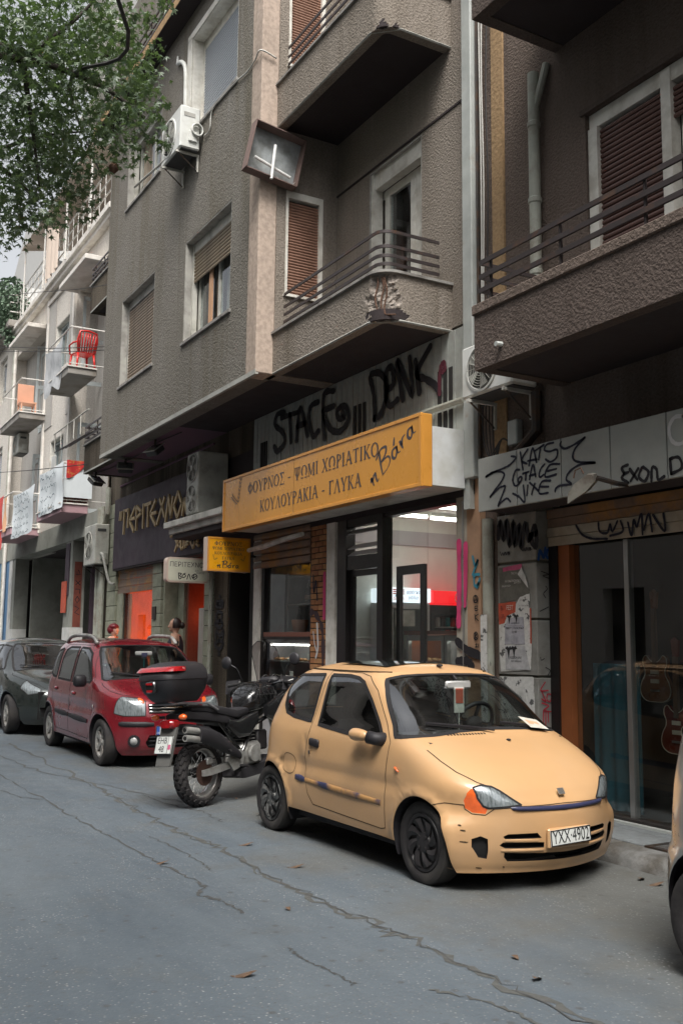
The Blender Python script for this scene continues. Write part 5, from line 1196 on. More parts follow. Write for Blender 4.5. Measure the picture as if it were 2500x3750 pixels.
MB().box(-10.55,-10.546,YS+.003,YS+.0055,Z0+t_,Z1-t_).build('face_joint',MATS['wood_letter_side'],sg)
mS=lambda x,z:FACE_S(x,YS+.0045,z)
serif('ΦΟΥΡΝΟΣ - ΨΩΜΙ ΧΩΡΙΑΤΙΚΟ',.155,mS(-10.24,3.515),'lettering','sign_ink',sg,length=3.32)
serif('ΚΟΥΛΟΥΡΑΚΙΑ - ΓΛΥΚΑ',.155,mS(-10.22,3.235),'lettering','sign_ink',sg,length=2.58)
script_word(VANA,mS(-8.70,3.19)@Matrix.Rotation(R(29),4,'Z')@Matrix.Diagonal((1,.58,1,1)),.034,'lettering','sign_ink',sg,.44)
wheat(mS(-12.22,3.43),.40,'sign_ink',sg)
ss=thing('projecting_bakery_sign','small yellow bakery sign hung square to the wall with five lines of lettering','shop sign',(-12.8,5.5,2.55))
MB().box(-12.97,-12.81,5.15,5.80,2.545,3.025,bv=.006).build('box',MATS['sign_pinkish'],ss)
fe=MB();fe.box(-12.815,-12.795,5.15,5.80,2.545,2.57).box(-12.815,-12.795,5.15,5.80,3.0,3.025).box(-12.815,-12.795,5.15,5.175,2.57,3.0).box(-12.815,-12.795,5.775,5.80,2.57,3.0);fe.build('frame',MATS['sign_frame'],ss)
MB().box(-12.812,-12.803,5.175,5.775,2.57,3.0).build('face',MATS['sign_yellow'],ss)
mE=lambda y,z:FACE_E(-12.8015,y,z)
serif('ΦΟΥΡΝΟΣ',.058,mE(5.465,2.908),'lettering','sign_ink',ss,length=.43)
for i,(q,l_)in enumerate((('ΨΩΜΙ ΧΩΡΙΑΤΙΚΟ',.49),('ΚΟΥΛΟΥΡΑΚΙΑ',.42),('ΓΛΥΚΑ',.19))):serif(q,.042,mE(5.463,2.845-.067*i),'lettering','sign_ink',ss,length=l_)
script_word(VANA,mE(5.30,2.592)@Matrix.Diagonal((1,.62,1,1)),.016,'lettering','sign_ink',ss,.158)
for yy,fl in((5.25,1),(5.70,-1)):wheat(mE(yy,2.70)@Matrix.Diagonal((-fl,1,1,1)),.085,'sign_ink',ss)
MB().tube([(-12.89,5.8,2.78),(-12.89,5.95,2.78)],.02,6).build('bracket',MATS['iron'],ss)
ws=thing('projecting_craft_sign','rounded white projecting sign with thin Greek letters and black scribble','shop sign',(-14.5,5.5,2.5))
def rrect(y0,y1,z0,z1,r_,n=6):
 return[(cy+r_*math.cos(R(a0+90*i/n)),cz+r_*math.sin(R(a0+90*i/n)))for cy,cz,a0 in((y1-r_,z1-r_,0),(y0+r_,z1-r_,90),(y0+r_,z0+r_,180),(y1-r_,z0+r_,270))for i in range(n+1)]
MB().prism(rrect(5.17,5.86,2.47,2.86,.06),FR((-14.66,0,0),(0,1,0),(0,0,1)),.15).build('box',MATS['sign_pinkish'],ws)
MB().prism(rrect(5.195,5.84,2.495,2.835,.05),FR((-14.51,0,0),(0,1,0),(0,0,1)),.006).build('face',MATS['sign_cream'],ws)
mW=lambda y,z:FACE_E(-14.502,y,z)
text('ΠΕΡΙΤΕΧΝΟΝ',.105,mW(5.53,2.745),MATS['sign_ink'],'lettering',ws,sx=.95)
text('ΔΙΑ',.04,mW(5.66,2.66),MATS['sign_ink'],'lettering',ws);text('ΧΕΙΡΟΣ',.04,mW(5.72,2.625),MATS['sign_ink'],'lettering',ws)
mb=MB()
for q in([(0,.09),(.01,0),(.05,.02),(.02,.05),(.05,.08),(0,.09)],[(.08,.08),(.12,.05),(.08,.02),(.06,.05),(.11,.09)],[(.14,0),(.17,.08),(.20,0)],[(.27,.085),(.22,.05),(.26,0),(.31,.04),(.27,.085),(.24,.02),(.3,.06)]):mb.ribbon(smooth_pts(q,4),.015,mW(5.36,2.525))
mb.build('scribble',MATS['spray_black'],ws)
MB().tube([(-14.585,5.86,2.66),(-14.585,5.96,2.66)],.02,6).build('bracket',MATS['rust'],ws)
lb_=thing('broken_light_box','empty rusty light box hanging tilted from the pier with crossed tubes','sign',(-10.5,5,7.2))
c0=Vector((-10.47,4.97,7.60));m=FR(c0,(0,.985,-.14),(0,.20,.98))
pbr('zinc',(0.40,0.43,0.44),0.45,metal=0.3,col2=(0.22,0.23,0.22),c2s=2.5,var=0.15,vs=8)
pbr('rust_red',(0.17,0.115,0.10),0.7,var=0.2,vs=12)
a,b_=.355,.335
MB().add([m@Vector(v)for v in((-a,-b_,-.1),(a,-b_,-.1),(a,b_,-.1),(-a,b_,-.1))],[(0,1,2,3)]).build('back_plate',MATS['zinc'],lb_)
rim=MB()
for(xa,ya,xb,yb)in((-a,-b_,a,-b_),(a,-b_,a,b_),(a,b_,-a,b_),(-a,b_,-a,-b_)):
 d=Vector((xb-xa,yb-ya)).normalized();n_=Vector((-d.y,d.x))*.012
 q=[(xa,ya),(xb,yb),(xb+n_.x,yb+n_.y),(xa+n_.x,ya+n_.y)]
 rim.add([m@Vector((x,y,z))for z in(-.1,.05)for x,y in q],[(0,1,2,3),(4,5,6,7),(0,1,5,4),(1,2,6,5),(2,3,7,6),(3,0,4,7)])
rim.build('rim',MATS['rust_red'],lb_)
pbr('tube_off',(0.72,0.72,0.70),0.25)
for p0,p1 in(((-.25,-.12),(.26,-.21)),((-.03,.12),(.0,-.36))):MB().tube([m@Vector((*p0,-.03+.03*(p0[0]>-.1))),m@Vector((*p1,-.02+.06*(p0[0]>-.1)))],.019,8).build('tube',MATS['tube_off'],lb_)
MB().tube([m@Vector((.05,-.2,-.08)),m@Vector((.15,-.3,-.03)),m@Vector((.3,-.31,-.04)),m@Vector((.36,-.2,-.05))],.004,5).build('loose_wire',MATS['cable_white'],lb_)
MB().tube([m@Vector((0,b_,-.05)),(-10.55,5.0,8.0)],.02,6).build('bracket',MATS['iron'],lb_)
stucco('plasterC',(0.66,0.62,0.56),(0.47,0.42,0.37),(0.72,0.69,0.65),grain=30,gstr=0.2,streak=0.8)
stucco('plasterC_grey',(0.46,0.44,0.41),(0.32,0.30,0.27),(0.56,0.54,0.52),grain=30,gstr=0.25)
pbr('trimC',(0.68,0.65,0.60),0.8,col2=(0.50,0.46,0.41),c2s=2,var=0.12)
pbr('slabC',(0.30,0.28,0.255),0.85,col2=(0.17,0.15,0.125),c2s=2.5,var=0.2)
pbr('shutter_blue',(0.42,0.46,0.46),0.6,col2=(0.33,0.36,0.35),c2s=3,var=0.08)
pbr('rail_white',(0.60,0.58,0.54),0.5,col2=(0.42,0.30,0.22),c2s=6,c2lo=.6,c2hi=.72,var=0.1)
pbr('pink_slab',(0.40,0.25,0.27),0.75,var=0.08)
pbr('piloti_white',(0.56,0.56,0.54),0.8,col2=(0.45,0.45,0.43),c2s=3,var=0.08)
pbr('piloti_grey',(0.26,0.265,0.235),0.85,col2=(0.20,0.20,0.175),c2s=2,var=0.1)
pbr('blue_wall',(0.10,0.20,0.34),0.75,var=0.1,vs=3)
pbr('red_paint',(0.20,0.055,0.035),0.8,col2=(0.14,0.04,0.03),c2s=4,var=0.15)
bC=thing('pale_house','pale beige plastered house with railed balconies hung with cloth banners','building',(-26,6,.2))
def PC(mb,name,mat,**k):return mb.build(name,MATS[mat],bC,**k)
CW1=(-26.1,-24.7,5.3,6.76);CW2=(-26.03,-24.57,8.55,9.9)
mb=MB();wall_open(mb,-27.2,-24.0,3.92,11.0,5.95,6.3,[CW1,CW2]);PC(mb,'wall','plasterC')
PC(MB().box(-26.85,-26.03,5.932,5.95,7.2,10.72).box(-24.57,-24.25,5.932,5.95,7.2,10.72),'sunk_panel','plasterC_grey')
PC(MB().box(-27.0,-26.86,5.90,5.95,4.4,10.9).box(-24.2,-24.02,5.90,5.95,4.4,10.9),'pilaster','trimC')
PC(MB().box(-27.0,-24.1,5.89,5.95,10.73,10.85),'string_course','trimC')
PC(MB().box(-24.0,-20.45,6.5,6.7,3.92,11.0).box(-24.25,-24.0,6.3,6.5,3.92,11.0).box(-32.4,-27.2,6.3,6.5,3.92,11.0),'wall','plasterC_grey')
PC(MB().box(-32.4,-31.4,5.95,6.3,3.92,11.0),'wall','plasterC')
PC(MB().box(-20.6,-20.35,5.95,6.7,.1,11.6),'party_wall','stuccoA_stain')
PC(MB().box(-32.4,-20.4,6.7,12,4.0,11.3),'core','dark_inside')
PC(MB().box(-32.4,-20.6,5.80,6.5,11.0,11.12).box(-32.4,-20.6,5.72,6.5,11.12,11.25),'cornice','trimC')
PC(MB().box(-24.0,-20.6,5.95,6.5,10.3,11.0).box(-31.4,-27.2,5.95,6.3,10.35,11.0),'wall','plasterC')
for o_,s_ in((CW1,1),(CW2,1)):
 x0,x1,z0,z1=o_
 w=PC(MB().box(x0,x0+.1,6.08,6.16,z0,z1).box(x1-.1,x1,6.08,6.16,z0,z1).box(x0+.1,x1-.1,6.08,6.16,z1-.1,z1).box((x0+x1)/2-.05,(x0+x1)/2+.05,6.08,6.16,z0,z1-.1),'window','shutter_blue')
 MB().box(x0+.1,x1-.1,6.12,6.126,z0,z1-.1).build('pane',MATS['pane'],w)
 MB().box(x0-.05,x1+.05,5.90,6.1,z0-.06,z0).build('sill',MATS['trimC'],w)
 MB().box(x0+.003,x0+.02,5.955,6.08,z0,z1).box(x0+.02,x1-.003,5.955,6.08,z1-.02,z1-.003).build('reveal',MATS['white_paint'],w)
MB().box(-25.8,-25.35,5.93,5.95,5.35,6.3).build('leaning_board',MATS['piloti_white'],bC)
def louvre_shutter(x,y,z0,z1,w,ang,lab=None):
 """hinged louvred shutter leaf: stiles, rails, slats"""
 m=Matrix.Translation((x,y,z0))@Matrix.Rotation(R(ang),4,'Z')
 h=z1-z0;mb=MB()
 for a in(0,w-.07):mb.add([m@Vector(v)for v in MB().box(a,a+.07,0,.035,0,h).v],MB().box(0,1,0,1,0,1).f)
 for a in(0,h/2-.06,h-.1):mb.add([m@Vector(v)for v in MB().box(.07,w-.07,.003,.032,a,a+.1).v],MB().box(0,1,0,1,0,1).f)
 o=mb.build('shutter_leaf',MATS['shutter_blue'],bC)
 me=MB().box(.07,w-.07,-.004,.004,-.022,.022).mesh('slat',MATS['shutter_blue'])
 z=.13
 while z<h-.13:
  if abs(z-h/2)>.08:
   s=place('slat',me,o);s.matrix_parent_inverse=wmat(bC).inverted();s.matrix_basis=m@Matrix.Translation((0,.018,z))@Matrix.Rotation(R(40),4,'X')
  z+=.05
 return o
for a in((-23.5,6.0,7.75,10.0,.62,80),(-22.4,6.47,7.75,9.9,.7,0),(-21.55,6.47,7.75,9.9,.7,0),(-23.45,5.98,4.6,6.8,.6,78),(-22.35,6.46,4.6,6.85,.6,0),(-28.5,6.0,7.6,10.05,.6,76),(-29.2,6.28,7.6,10.0,.6,0),(-29.6,6.27,4.5,6.8,.75,0),(-28.3,5.98,4.5,6.8,.6,70)):louvre_shutter(*a)
for x0,x1,z in((-29.9,-27.3,10.22),(-23.8,-21.4,10.15)):
 PC(MB().box(x0,x1,5.45,5.95,z,z+.12,bv=.01),'door_canopy','trimC');
def balconyC(x0,x1,yf,z,mat,slab='slabC',rail=.95,bars=True,depth=5.95,th=.16):
 b_=PC(MB().box(x0,x1,yf,depth,z,z+th,bv=.012),'balcony',slab)
 MB().box(x0-.03,x1+.03,yf-.03,depth,z+th,z+th+.03).build('coping',MATS['trimC'],b_)
 zt=z+th+rail;zb=z+th+.1
 MB().tube([(x0+.03,depth,zt),(x0+.03,yf+.03,zt),(x1-.03,yf+.03,zt),(x1-.03,depth+.55,zt)],.02,6).build('top_rail',MATS[mat],b_)
 MB().tube([(x0+.03,depth,zb),(x0+.03,yf+.03,zb),(x1-.03,yf+.03,zb),(x1-.03,depth+.55,zb)],.012,6).build('bottom_rail',MATS[mat],b_)
 bm_=MB().tube([(0,0,zb),(0,0,zt)],.009,5).mesh('baluster',MATS[mat])
 n=int((x1-x0)/.12)
 P=[(x0+.03+(x1-x0-.06)*i/n,yf+.03)for i in range(n+1)]+[(x1-.03,yf+.03+.12*i)for i in range(1,10)]
 for q in P:s=place('baluster',bm_,b_);s.matrix_parent_inverse=wmat(bC).inverted();s.location=(q[0],q[1],0)
 return b_
balconyC(-24.1,-21.85,5.3,7.55,'rail_white');balconyC(-29.42,-26.8,5.25,7.48,'rail_white')
balconyC(-24.48,-22.1,5.34,4.40,'rail_white','pink_slab',th=.2);balconyC(-29.5,-26.87,5.2,4.32,'rail_white','pink_slab',th=.2)
PC(MB().box(-32.4,-20.6,5.935,6.3,3.90,4.4),'beam','piloti_grey')
PC(MB().box(-32.4,-20.6,6.3,8.6,3.95,4.0),'soffit','soffit_dark')
def gcol(x0,x1,y1):
 PC(MB().box(x0,x1,5.95,y1,.1,1.85),'column_base','piloti_white');PC(MB().box(x0+.01,x1-.01,5.96,y1,1.85,3.92),'column','piloti_grey')
gcol(-23.95,-23.29,6.27);gcol(-30.15,-29.75,6.35)
PC(MB().box(-23.298,-23.285,6.02,6.2,1.86,3.4),'painted_strip','red_paint')
PC(MB().box(-23.85,-23.5,5.935,5.958,2.6,3.85),'pasted_strip','purple_board')
o=MB().box(-24.05,-23.6,5.915,5.93,2.2,2.95).build('red_notice',MATS['poster_red']);setp(o,'red and white notice pasted on the column under the house','poster')
mb=MB();mq=FACE_E(-23.28,6.11,2.2)
for i,s_ in enumerate(([(0,1),(.05,.9),(-.05,.9)],[(-.05,.75),(.05,.65)],[(.05,.75),(-.05,.65)],[(-.05,.55),(.05,.55),(.05,.45)],[(0,.38),(.05,.3),(0,.22),(-.05,.3),(0,.38)],[(-.05,.15),(.05,.1),(-.05,0),(.05,-.05)])):mb.ribbon(s_,.018,mq@Matrix.Translation((0,0,.0005*i)))
mb.build('graffiti',MATS['spray_black'],bC)
PC(MB().box(-29.6,-29.5,6.4,8.5,.1,3.95),'recess_wall','piloti_grey');PC(MB().box(-29.5,-20.6,8.5,8.6,.1,3.95),'recess_wall','piloti_grey')
PC(MB().box(-23.3,-23.2,6.4,8.5,.1,3.95),'recess_wall','purple_board')
PC(MB().box(-32.4,-30.6,5.96,6.3,.1,3.92),'painted_wall','blue_wall');PC(MB().box(-30.6,-30.15,5.95,6.3,.1,3.92),'painted_wall','piloti_white')
for xx,mt in((-20.85,'downpipe'),(-20.62,'downpipe'),(-31.0,'trimC'),(-31.2,'downpipe')):
 PC(MB().tube([(xx,5.88,.1),(xx,5.88,10.9 if xx<-30 else 4.4)],.05,8),'downpipe',mt)
PC(MB().tube([(-20.2,5.86,4.75),(-20.2,5.86,4.2),(-20.42,5.86,3.95),(-20.42,5.86,.1)],.06,8),'downpipe','downpipe')
tr=PC(MB().box(-32.4,-20.6,5.95,6.1,11.25,11.4),'terrace_kerb','trimC')
for zz in(11.7,12.0,12.3):PC(MB().tube([(-31.0,5.85,zz),(-20.6,5.85,zz)],.02,5),'terrace_rail','rail_white')
for k in range(22):PC(MB().tube([(-31+k*.48,5.85,11.25),(-31+k*.48,5.85,12.3)],.012,5),'terrace_post','rail_white')
aw=thing('terrace_awning','pale cloth awning on thin poles over the roof terrace','awning',(-26,6.2,11.3))
pbr('awning_cloth',(0.60,0.50,0.42),0.85,var=0.06)
MB().grid(lambda u,v:(-29.5+u*7.5,5.6+v*1.6,13.2+.35*v+.05*math.sin(u*40)*(1-v)),40,3).build('cloth',MATS['awning_cloth'],aw)
for xx in(-29.4,-26.8,-24.4,-22.1):MB().tube([(xx,5.7,11.2),(xx,5.7,13.25)],.025,6).build('pole',MATS['rail_white'],aw)
sh=MB();sh.grid(lambda u,v:(-26.7+u*1.4,5.72+.05*math.sin(u*19),11.3+v*(1.6-.5*u)),14,4);setp(sh.build('hung_sheet',MATS['awning_cloth'],None,True),'pale sheet hanging from the terrace awning','cloth')
t=thing('flower_bucket','dark bucket standing on the house cornice','bucket',(-26.0,5.85,11.25));MB().lathe([(.11,0),(.14,.26),(.15,.26),(.15,.28)],Matrix.Translation((-25.9,5.86,11.4)),12).build('bucket',MATS['slat_grey'],t,True)
pbr('chair_red',(0.55,0.025,0.02),0.3,var=0.04)
ch=thing('plastic_chair','red plastic garden chair on the upper balcony','chair',(-22.3,5.75,7.74),R(-8))
m=Matrix()
MB().box(-.21,.21,-.21,.21,.40,.43,bv=.01).build('seat',MATS['chair_red'],ch,local=True)
bk_=MB()
for k,xx in enumerate(lin(-.17,.17,6)):bk_.tube([(xx,-.2,.42),(xx*1.12,-.25,.66),(xx*(1.18 if abs(xx)>.1 else .9),-.28,.86)],.018,6)
bk_.tube([(-.21,-.2,.42),(-.24,-.25,.7),(-.2,-.285,.88),(0,-.29,.91),(.2,-.285,.88),(.24,-.25,.7),(.21,-.2,.42)],.024,8)
bk_.build('backrest',MATS['chair_red'],ch,smooth=True,local=True)
for s in(-1,1):
 MB().tube([(s*.23,-.22,.64),(s*.26,-.05,.65),(s*.25,.18,.63),(s*.22,.2,.42)],.02,6).build('armrest',MATS['chair_red'],ch,smooth=True,local=True)
 for yy in(-.2,.2):MB().tube([(s*.19,yy*.9,.41),(s*.23,yy*1.1,0)],[.028,.02],6).build('leg',MATS['chair_red'],ch,smooth=True,local=True)
ch.rotation_euler=(0,0,R(95));ch.matrix_basis=Matrix.Translation((-22.3,5.72,7.74))@Matrix.Rotation(R(100),4,'Z')
pbr('chair_salmon',(0.62,0.33,0.22),0.6,var=0.06)
ch=thing('wooden_chair','salmon coloured chair behind white railings of the far balcony','chair',(-27.7,5.65,7.68))
MB().box(-27.95,-27.5,5.4,5.85,8.08,8.12).build('seat',MATS['chair_salmon'],ch);MB().box(-27.97,-27.93,5.4,5.85,8.12,8.7,bv=.01).build('backrest',MATS['chair_salmon'],ch)
for xx in(-27.95,-27.55):
 for yy in(5.42,5.8):MB().box(xx,xx+.04,yy,yy+.04,7.67,8.08).build('leg',MATS['chair_salmon'],ch)
pbr('banner_white',(0.60,0.64,0.66),0.85,var=0.05,vs=4);pbr('banner_red',(0.52,0.07,0.06),0.85,var=0.08);pbr('cloth_red',(0.40,0.02,0.02),0.85,col2=(0.45,0.16,0.04),c2s=9,c2lo=.55,c2hi=.6,var=.1);pbr('banner_ink',(0.05,0.085,0.10),0.8);pbr('cloth_grey',(0.46,0.47,0.48),0.85,col2=(0.30,0.31,0.32),c2s=5,var=.1)
def cloth(name,lab,x0,x1,z0,z1,y,mat,key=None,ink='banner_ink',seed=1,sag=.05,wl=.022,cat='banner',skew=0.0,edge=0.0):
 t=thing(name,lab,cat,((x0+x1)/2,y,z0))
 f=lambda u,v:(x0+(x1-x0)*u+skew*(1-v),y+.02*math.sin(u*13+seed)*(1.2-v)-.015*math.sin(v*7+u*3),z0+(z1-z0)*v-sag*math.sin(math.pi*u)*(.3+.7*v)+edge*(1-v)*math.sin(u*9+seed))
 MB().grid(f,26,12).build('cloth',MATS[mat],t,True)
 if key:
  r2=random.Random(seed);mb=MB();rows={'ban1':4,'ban2':6,'redban':3}[key];H_=(z1-z0)/rows
  for k in range(rows):
   xx=x0+.12*(x1-x0)+r2.uniform(0,.2);zc_=z1-H_*(k+.62)-sag*.7
   while xx<x1-.2*(x1-x0):
    L2=r2.uniform(.18,.42);hh=H_*r2.uniform(.22,.42)
    if key=='redban':P=[(xx,zc_-hh),(xx,zc_+hh),(xx+L2*.5,zc_+hh)]if r2.random()<.5 else[(xx,zc_-hh),(xx+L2*.3,zc_+hh),(xx+L2*.6,zc_-hh)]
    else:P=smooth_pts([(xx+L2*q,zc_+hh*r2.uniform(-.9,.9)*(1 if 0<q<1 else .3))for q in(1,.8,.62,.45,.25,0)],4)
    mb.ribbon(P,wl,YZ(y-.045-.0004*k))
    if key!='redban' and r2.random()<.6:mb.ribbon([(xx+L2*.4,zc_+hh*1.1),(xx+L2*.4+.03,zc_+hh*1.15)],wl,YZ(y-.045))
    xx+=L2+r2.uniform(.05,.14)
  mb.build('lettering',MATS[ink],t)
 return t
cloth('banner','white cloth banner with dark handwriting on the nearer lower balcony',-24.25,-21.95,4.5,5.55,5.31,'banner_white','ban1')
cloth('banner','white cloth banner with handwriting on the farther lower balcony',-27.05,-24.55,4.2,5.38,5.27,'banner_white','ban2',seed=4)
cloth('banner','red banner with white lettering at the left picture edge',-29.6,-27.95,4.0,5.5,5.17,'banner_red','redban',ink='white_paint',seed=2,wl=.05)
cloth('orange_cloth','narrow orange cloth on the railing beside the red banner',-27.75,-27.4,4.45,5.42,5.17,'board_orange',seed=6,cat='cloth')
cloth('grey_cloth','grey patterned cloth draped over the upper balcony rail',-24.05,-22.4,7.45,8.55,5.27,'cloth_grey',seed=3,cat='cloth',sag=.12,edge=.1)
t=thing('red_cloth','red and gold cloth hung over the nearer lower balcony corner','cloth',(-22.08,5.6,5.2))
MB().grid(lambda u,v:(-22.06+.015*math.sin(u*9),5.42+u*.42,5.60-(1-v)*(.42-.35*u*u)),12,8).build('cloth',MATS['cloth_red'],t,True)
setp(MB().box(-22.09,-22.075,5.36,6.02,4.75,5.5).build('white_board',MATS['banner_white']),'plain white board tied inside the nearer lower balcony rail','board')
pbr('pot_clutter',(0.12,0.035,0.03),0.8,col2=(0.04,0.05,0.03),c2s=12,var=.3)
for k in range(4):setp(MB().lathe([(.07,0),(.1,.18),(.11,.18)],Matrix.Translation((-22.3,5.45+k*.15,4.64)),10).build('flower_pot',MATS['pot_clutter'],None,True),['first flower pot behind the board, nearest the corner','second flower pot behind the white board','third flower pot behind the white board','flower pot nearest the wall behind the white board'][k],'pot','pots on the lower balcony')
pbr('far_white',(0.62,0.62,0.60),0.85,var=0.05);pbr('far_grey',(0.42,0.42,0.41),0.85,var=0.06)
bD=thing('far_house','cream house beyond with a leafy corner balcony at roof level','building',(-40,6,.3))
mb=MB();DW=[(-33.9,-32.75,9.3,10.85),(-33.9,-32.75,5.8,7.8),(-37.5,-36.3,9.3,10.85),(-37.5,-36.3,5.8,7.8)]
wall_open(mb,-48,-32.4,.1,11.2,5.95,6.25,DW);mb.build('wall',MATS['plasterC'],bD)
MB().box(-48,-32.4,6.6,12,.1,11.2).build('core',MATS['dark_inside'],bD)
for x0,x1,z0,z1 in DW:
 w=MB().box(x0,x0+.12,6.05,6.15,z0,z1).box(x1-.12,x1,6.05,6.15,z0,z1).box(x0+.12,x1-.12,6.05,6.15,z1-.12,z1).build('window',MATS['white_paint'],bD)
 fr_=lambda z:Matrix.Translation((x0+.12,6.1,z))@FR((0,0,0),(1,0,0),(0,0,1))
 slats(w,'slat_grey',x1-x0-.24,.08,fr_,z0+.55,z1-.12);MB().box(x0+.12,x1-.12,6.12,6.13,z0,z0+.56).build('pane',MATS['pane'],w)
MB().box(-48,-30.7,5.55,6.2,11.2,11.42,bv=.02).build('balcony',MATS['slabC'],bD)
MB().box(-48,-32.0,6.3,12,11.4,13.0).build('penthouse',MATS['far_white'],bD)
for zz in(11.7,12.0,12.25):MB().tube([(-45,5.6,zz),(-30.8,5.6,zz),(-30.8,6.2,zz)],.018,5).build('rail',MATS['rail_white'],bD)
pbr('leaf_pale',(0.10,0.15,0.095),0.6,var=0.25,vs=3);pbr('leaf_mid',(0.055,0.10,0.045),0.55,var=0.3,vs=3)
def leaf_mass(c,r,n,size,seed,mat,mb=None):
 r_=random.Random(seed);mb=mb or MB()
 for k in range(n):
  v=Vector((r_.gauss(0,.5),r_.gauss(0,.5),r_.gauss(0,.5)))
  if v.length>1:v.normalize()
  p=Vector(c)+Vector((v.x*r[0],v.y*r[1],v.z*r[2]))
  d=Vector((r_.uniform(-1,1),r_.uniform(-1,1),r_.uniform(-1,.3))).normalized()*size*r_.uniform(.6,1.3);e=d.orthogonal().normalized()*size*.36
  mb.add([p,p+d*.4+e,p+d,p+d*.4-e],[(0,1,2,3)])
 return mb
for k,(c,r,n)in enumerate((((-31.6,5.75,12.1),(.9,.5,.95),1300),((-33.2,5.75,12.5),(1.2,.5,1.0),1300),((-31.2,5.7,11.35),(.35,.25,.7),450))):
 p_=thing('balcony_shrub',['bushy green shrub at the corner of the leafy roof balcony','tall green shrub behind the corner one on the roof balcony','trailing plant hanging off the leafy balcony corner'][k],'shrub',(c[0],c[1],11.4),group='shrubs on the roof balcony')
 leaf_mass(c,r,n,.13,k+3,'leaf_pale').build('foliage',MATS['leaf_pale'],p_);MB().tube([(c[0],c[1],11.2),(c[0]+.1,c[1],c[2])],.04,6).build('stem',MATS['rust'],p_)
bE=thing('gabled_house','large grey house with plain gable rising behind the leafy balcony','building',(-44,9,.3))
MB().prism([(0,.1),(0,15.5),(5.2,19.0),(11,16.6),(11,.1)],FR((-46.5,8.0,0),(1,0,0),(0,0,1))@Matrix.Translation((0,0,-9)),9).build('wall',MATS['far_grey'],bE)
MB().box(-47,-35,7.9,8.05,13.0,13.3).build('string_course',MATS['trimC'],bE)
bF=thing('white_tower','white tower block standing far off above the roofs','building',(-75,25,.3))
MB().box(-78,-66.6,20,34,.1,60).build('wall',MATS['far_white'],bF);MB().box(-66.6,-55,19.5,32,47.6,60).build('upper_block',MATS['far_grey'],bF)
for k in range(6):MB().box(-77.5,-67,18.6,20,44+k*3,44.2+k*3).build('balcony',MATS['far_white'],bF)
bG=thing('end_house','plain pale house closing the street in the distance','building',(-70,0,.3))
MB().box(-75,-48,6.0,14,.1,10).build('wall',MATS['plasterC'],bG)
bO=thing('unseen_opposite_row','plain unseen house row across the street, heights shaped to steer the light','building',(-10,-5,0));bO['kind']='structure'
for k in range(11):
 x0=-62+k*9.5;h=(7,8,6.5,7,8.5,14,13.5,14.5,15.5,14,15)[k]  # unseen row: length and heights chosen to steer light into the street
 ops=[(x0+1+2.8*i,x0+2.3+2.8*i,1+3.2*j,2.9+3.2*j)for i in range(3)for j in range(int(h//3.3))]
 mb=MB();wall_open(mb,x0,x0+9.4,-.2,h,-5.0,-4.7,ops);mb.build('wall',MATS[('plasterC','far_grey','far_white','plasterC_grey')[k%4]],bO)
 MB().box(x0,x0+9.4,-8,-5.15,-.2,h).build('core',MATS['dark_inside'],bO)
bN=thing('added_light_block','plain unseen block added beyond the guitar shop to cut low light','building',(10,6,0));bN['kind']='structure'
MB().box(4.2,42,5.95,12,0,14).build('wall',MATS['plasterC_grey'],bN)  # unseen mass added to hold back low light from up the street
setp(MB().box(-220,40,-4.7,-2.95,-.1,.13).build('far_pavement',MATS['kerb']),kind='structure')
def pchip(tab):
 X=[t[0]for t in tab];Y=[t[1]for t in tab];n=len(X)
 h=[X[i+1]-X[i]for i in range(n-1)];d=[(Y[i+1]-Y[i])/h[i]for i in range(n-1)]
 m=[d[0]]+[0 if d[i-1]*d[i]<=0 else(h[i-1]+h[i])*3/((2*h[i]+h[i-1])/d[i-1]+(h[i]+2*h[i-1])/d[i])for i in range(1,n-1)]+[d[-1]]
 def f(x):
  if x<=X[0]:return Y[0]
  if x>=X[-1]:return Y[-1]
  i=0
  while X[i+1]<x:i+=1
  t=(x-X[i])/h[i];t2=t*t;t3=t2*t
  return(2*t3-3*t2+1)*Y[i]+(t3-2*t2+t)*h[i]*m[i]+(-2*t3+3*t2)*Y[i+1]+(t3-t2)*h[i]*m[i+1]
 return f
def carpaint(name,col,rough=0.22,metal=0.0,coat=0.8,dust=(0.30,0.27,0.22),dusty=0.25):
 m=pbr(name,col,rough,metal,var=0.04,vs=2.5,coat=coat,col2=tuple(c*(1-dusty)+d*dusty for c,d in zip(col,dust)),c2s=1.6,c2lo=0.45,c2hi=0.75,rvar=0.05)
 m.node_tree.nodes['Principled BSDF'].inputs['Coat Roughness'].default_value=0.08
 return m
carpaint('paint_yellow',(0.53,0.318,0.155),0.40,coat=0.4,dust=(0.46,0.33,0.22))
pbr('rub_worn',(0.035,0.038,0.085),0.45,col2=(0.42,0.23,0.09),c2s=2.2,c2lo=0.44,c2hi=0.52,var=0.15)
carpaint('paint_red',(0.20,0.010,0.018),0.25,metal=0.2,coat=1.0,dusty=0.05)
carpaint('paint_dark',(0.030,0.038,0.036),0.2,metal=0.4,coat=1.0,dusty=0.08)
carpaint('paint_silver',(0.36,0.36,0.34),0.3,metal=0.55,coat=0.8,dusty=0.1)
pbr('rubber',(0.014,0.013,0.014),0.75,var=0.15,vs=20)
pbr('tyre',(0.022,0.020,0.021),0.85,col2=(0.038,0.035,0.032),c2s=6,var=0.2,bump=0.1)
pbr('trim_black',(0.018,0.017,0.020),0.55,var=0.1)
pbr('trim_inside',(0.028,0.027,0.030),0.8,var=0.1)
pbr('seat_cloth',(0.022,0.022,0.028),0.9,var=0.15,vs=30)
pbr('hub_grey',(0.16,0.16,0.155),0.45,metal=0.4,col2=(0.02,0.019,0.019),c2s=9,c2lo=.46,c2hi=.56,var=0.2)
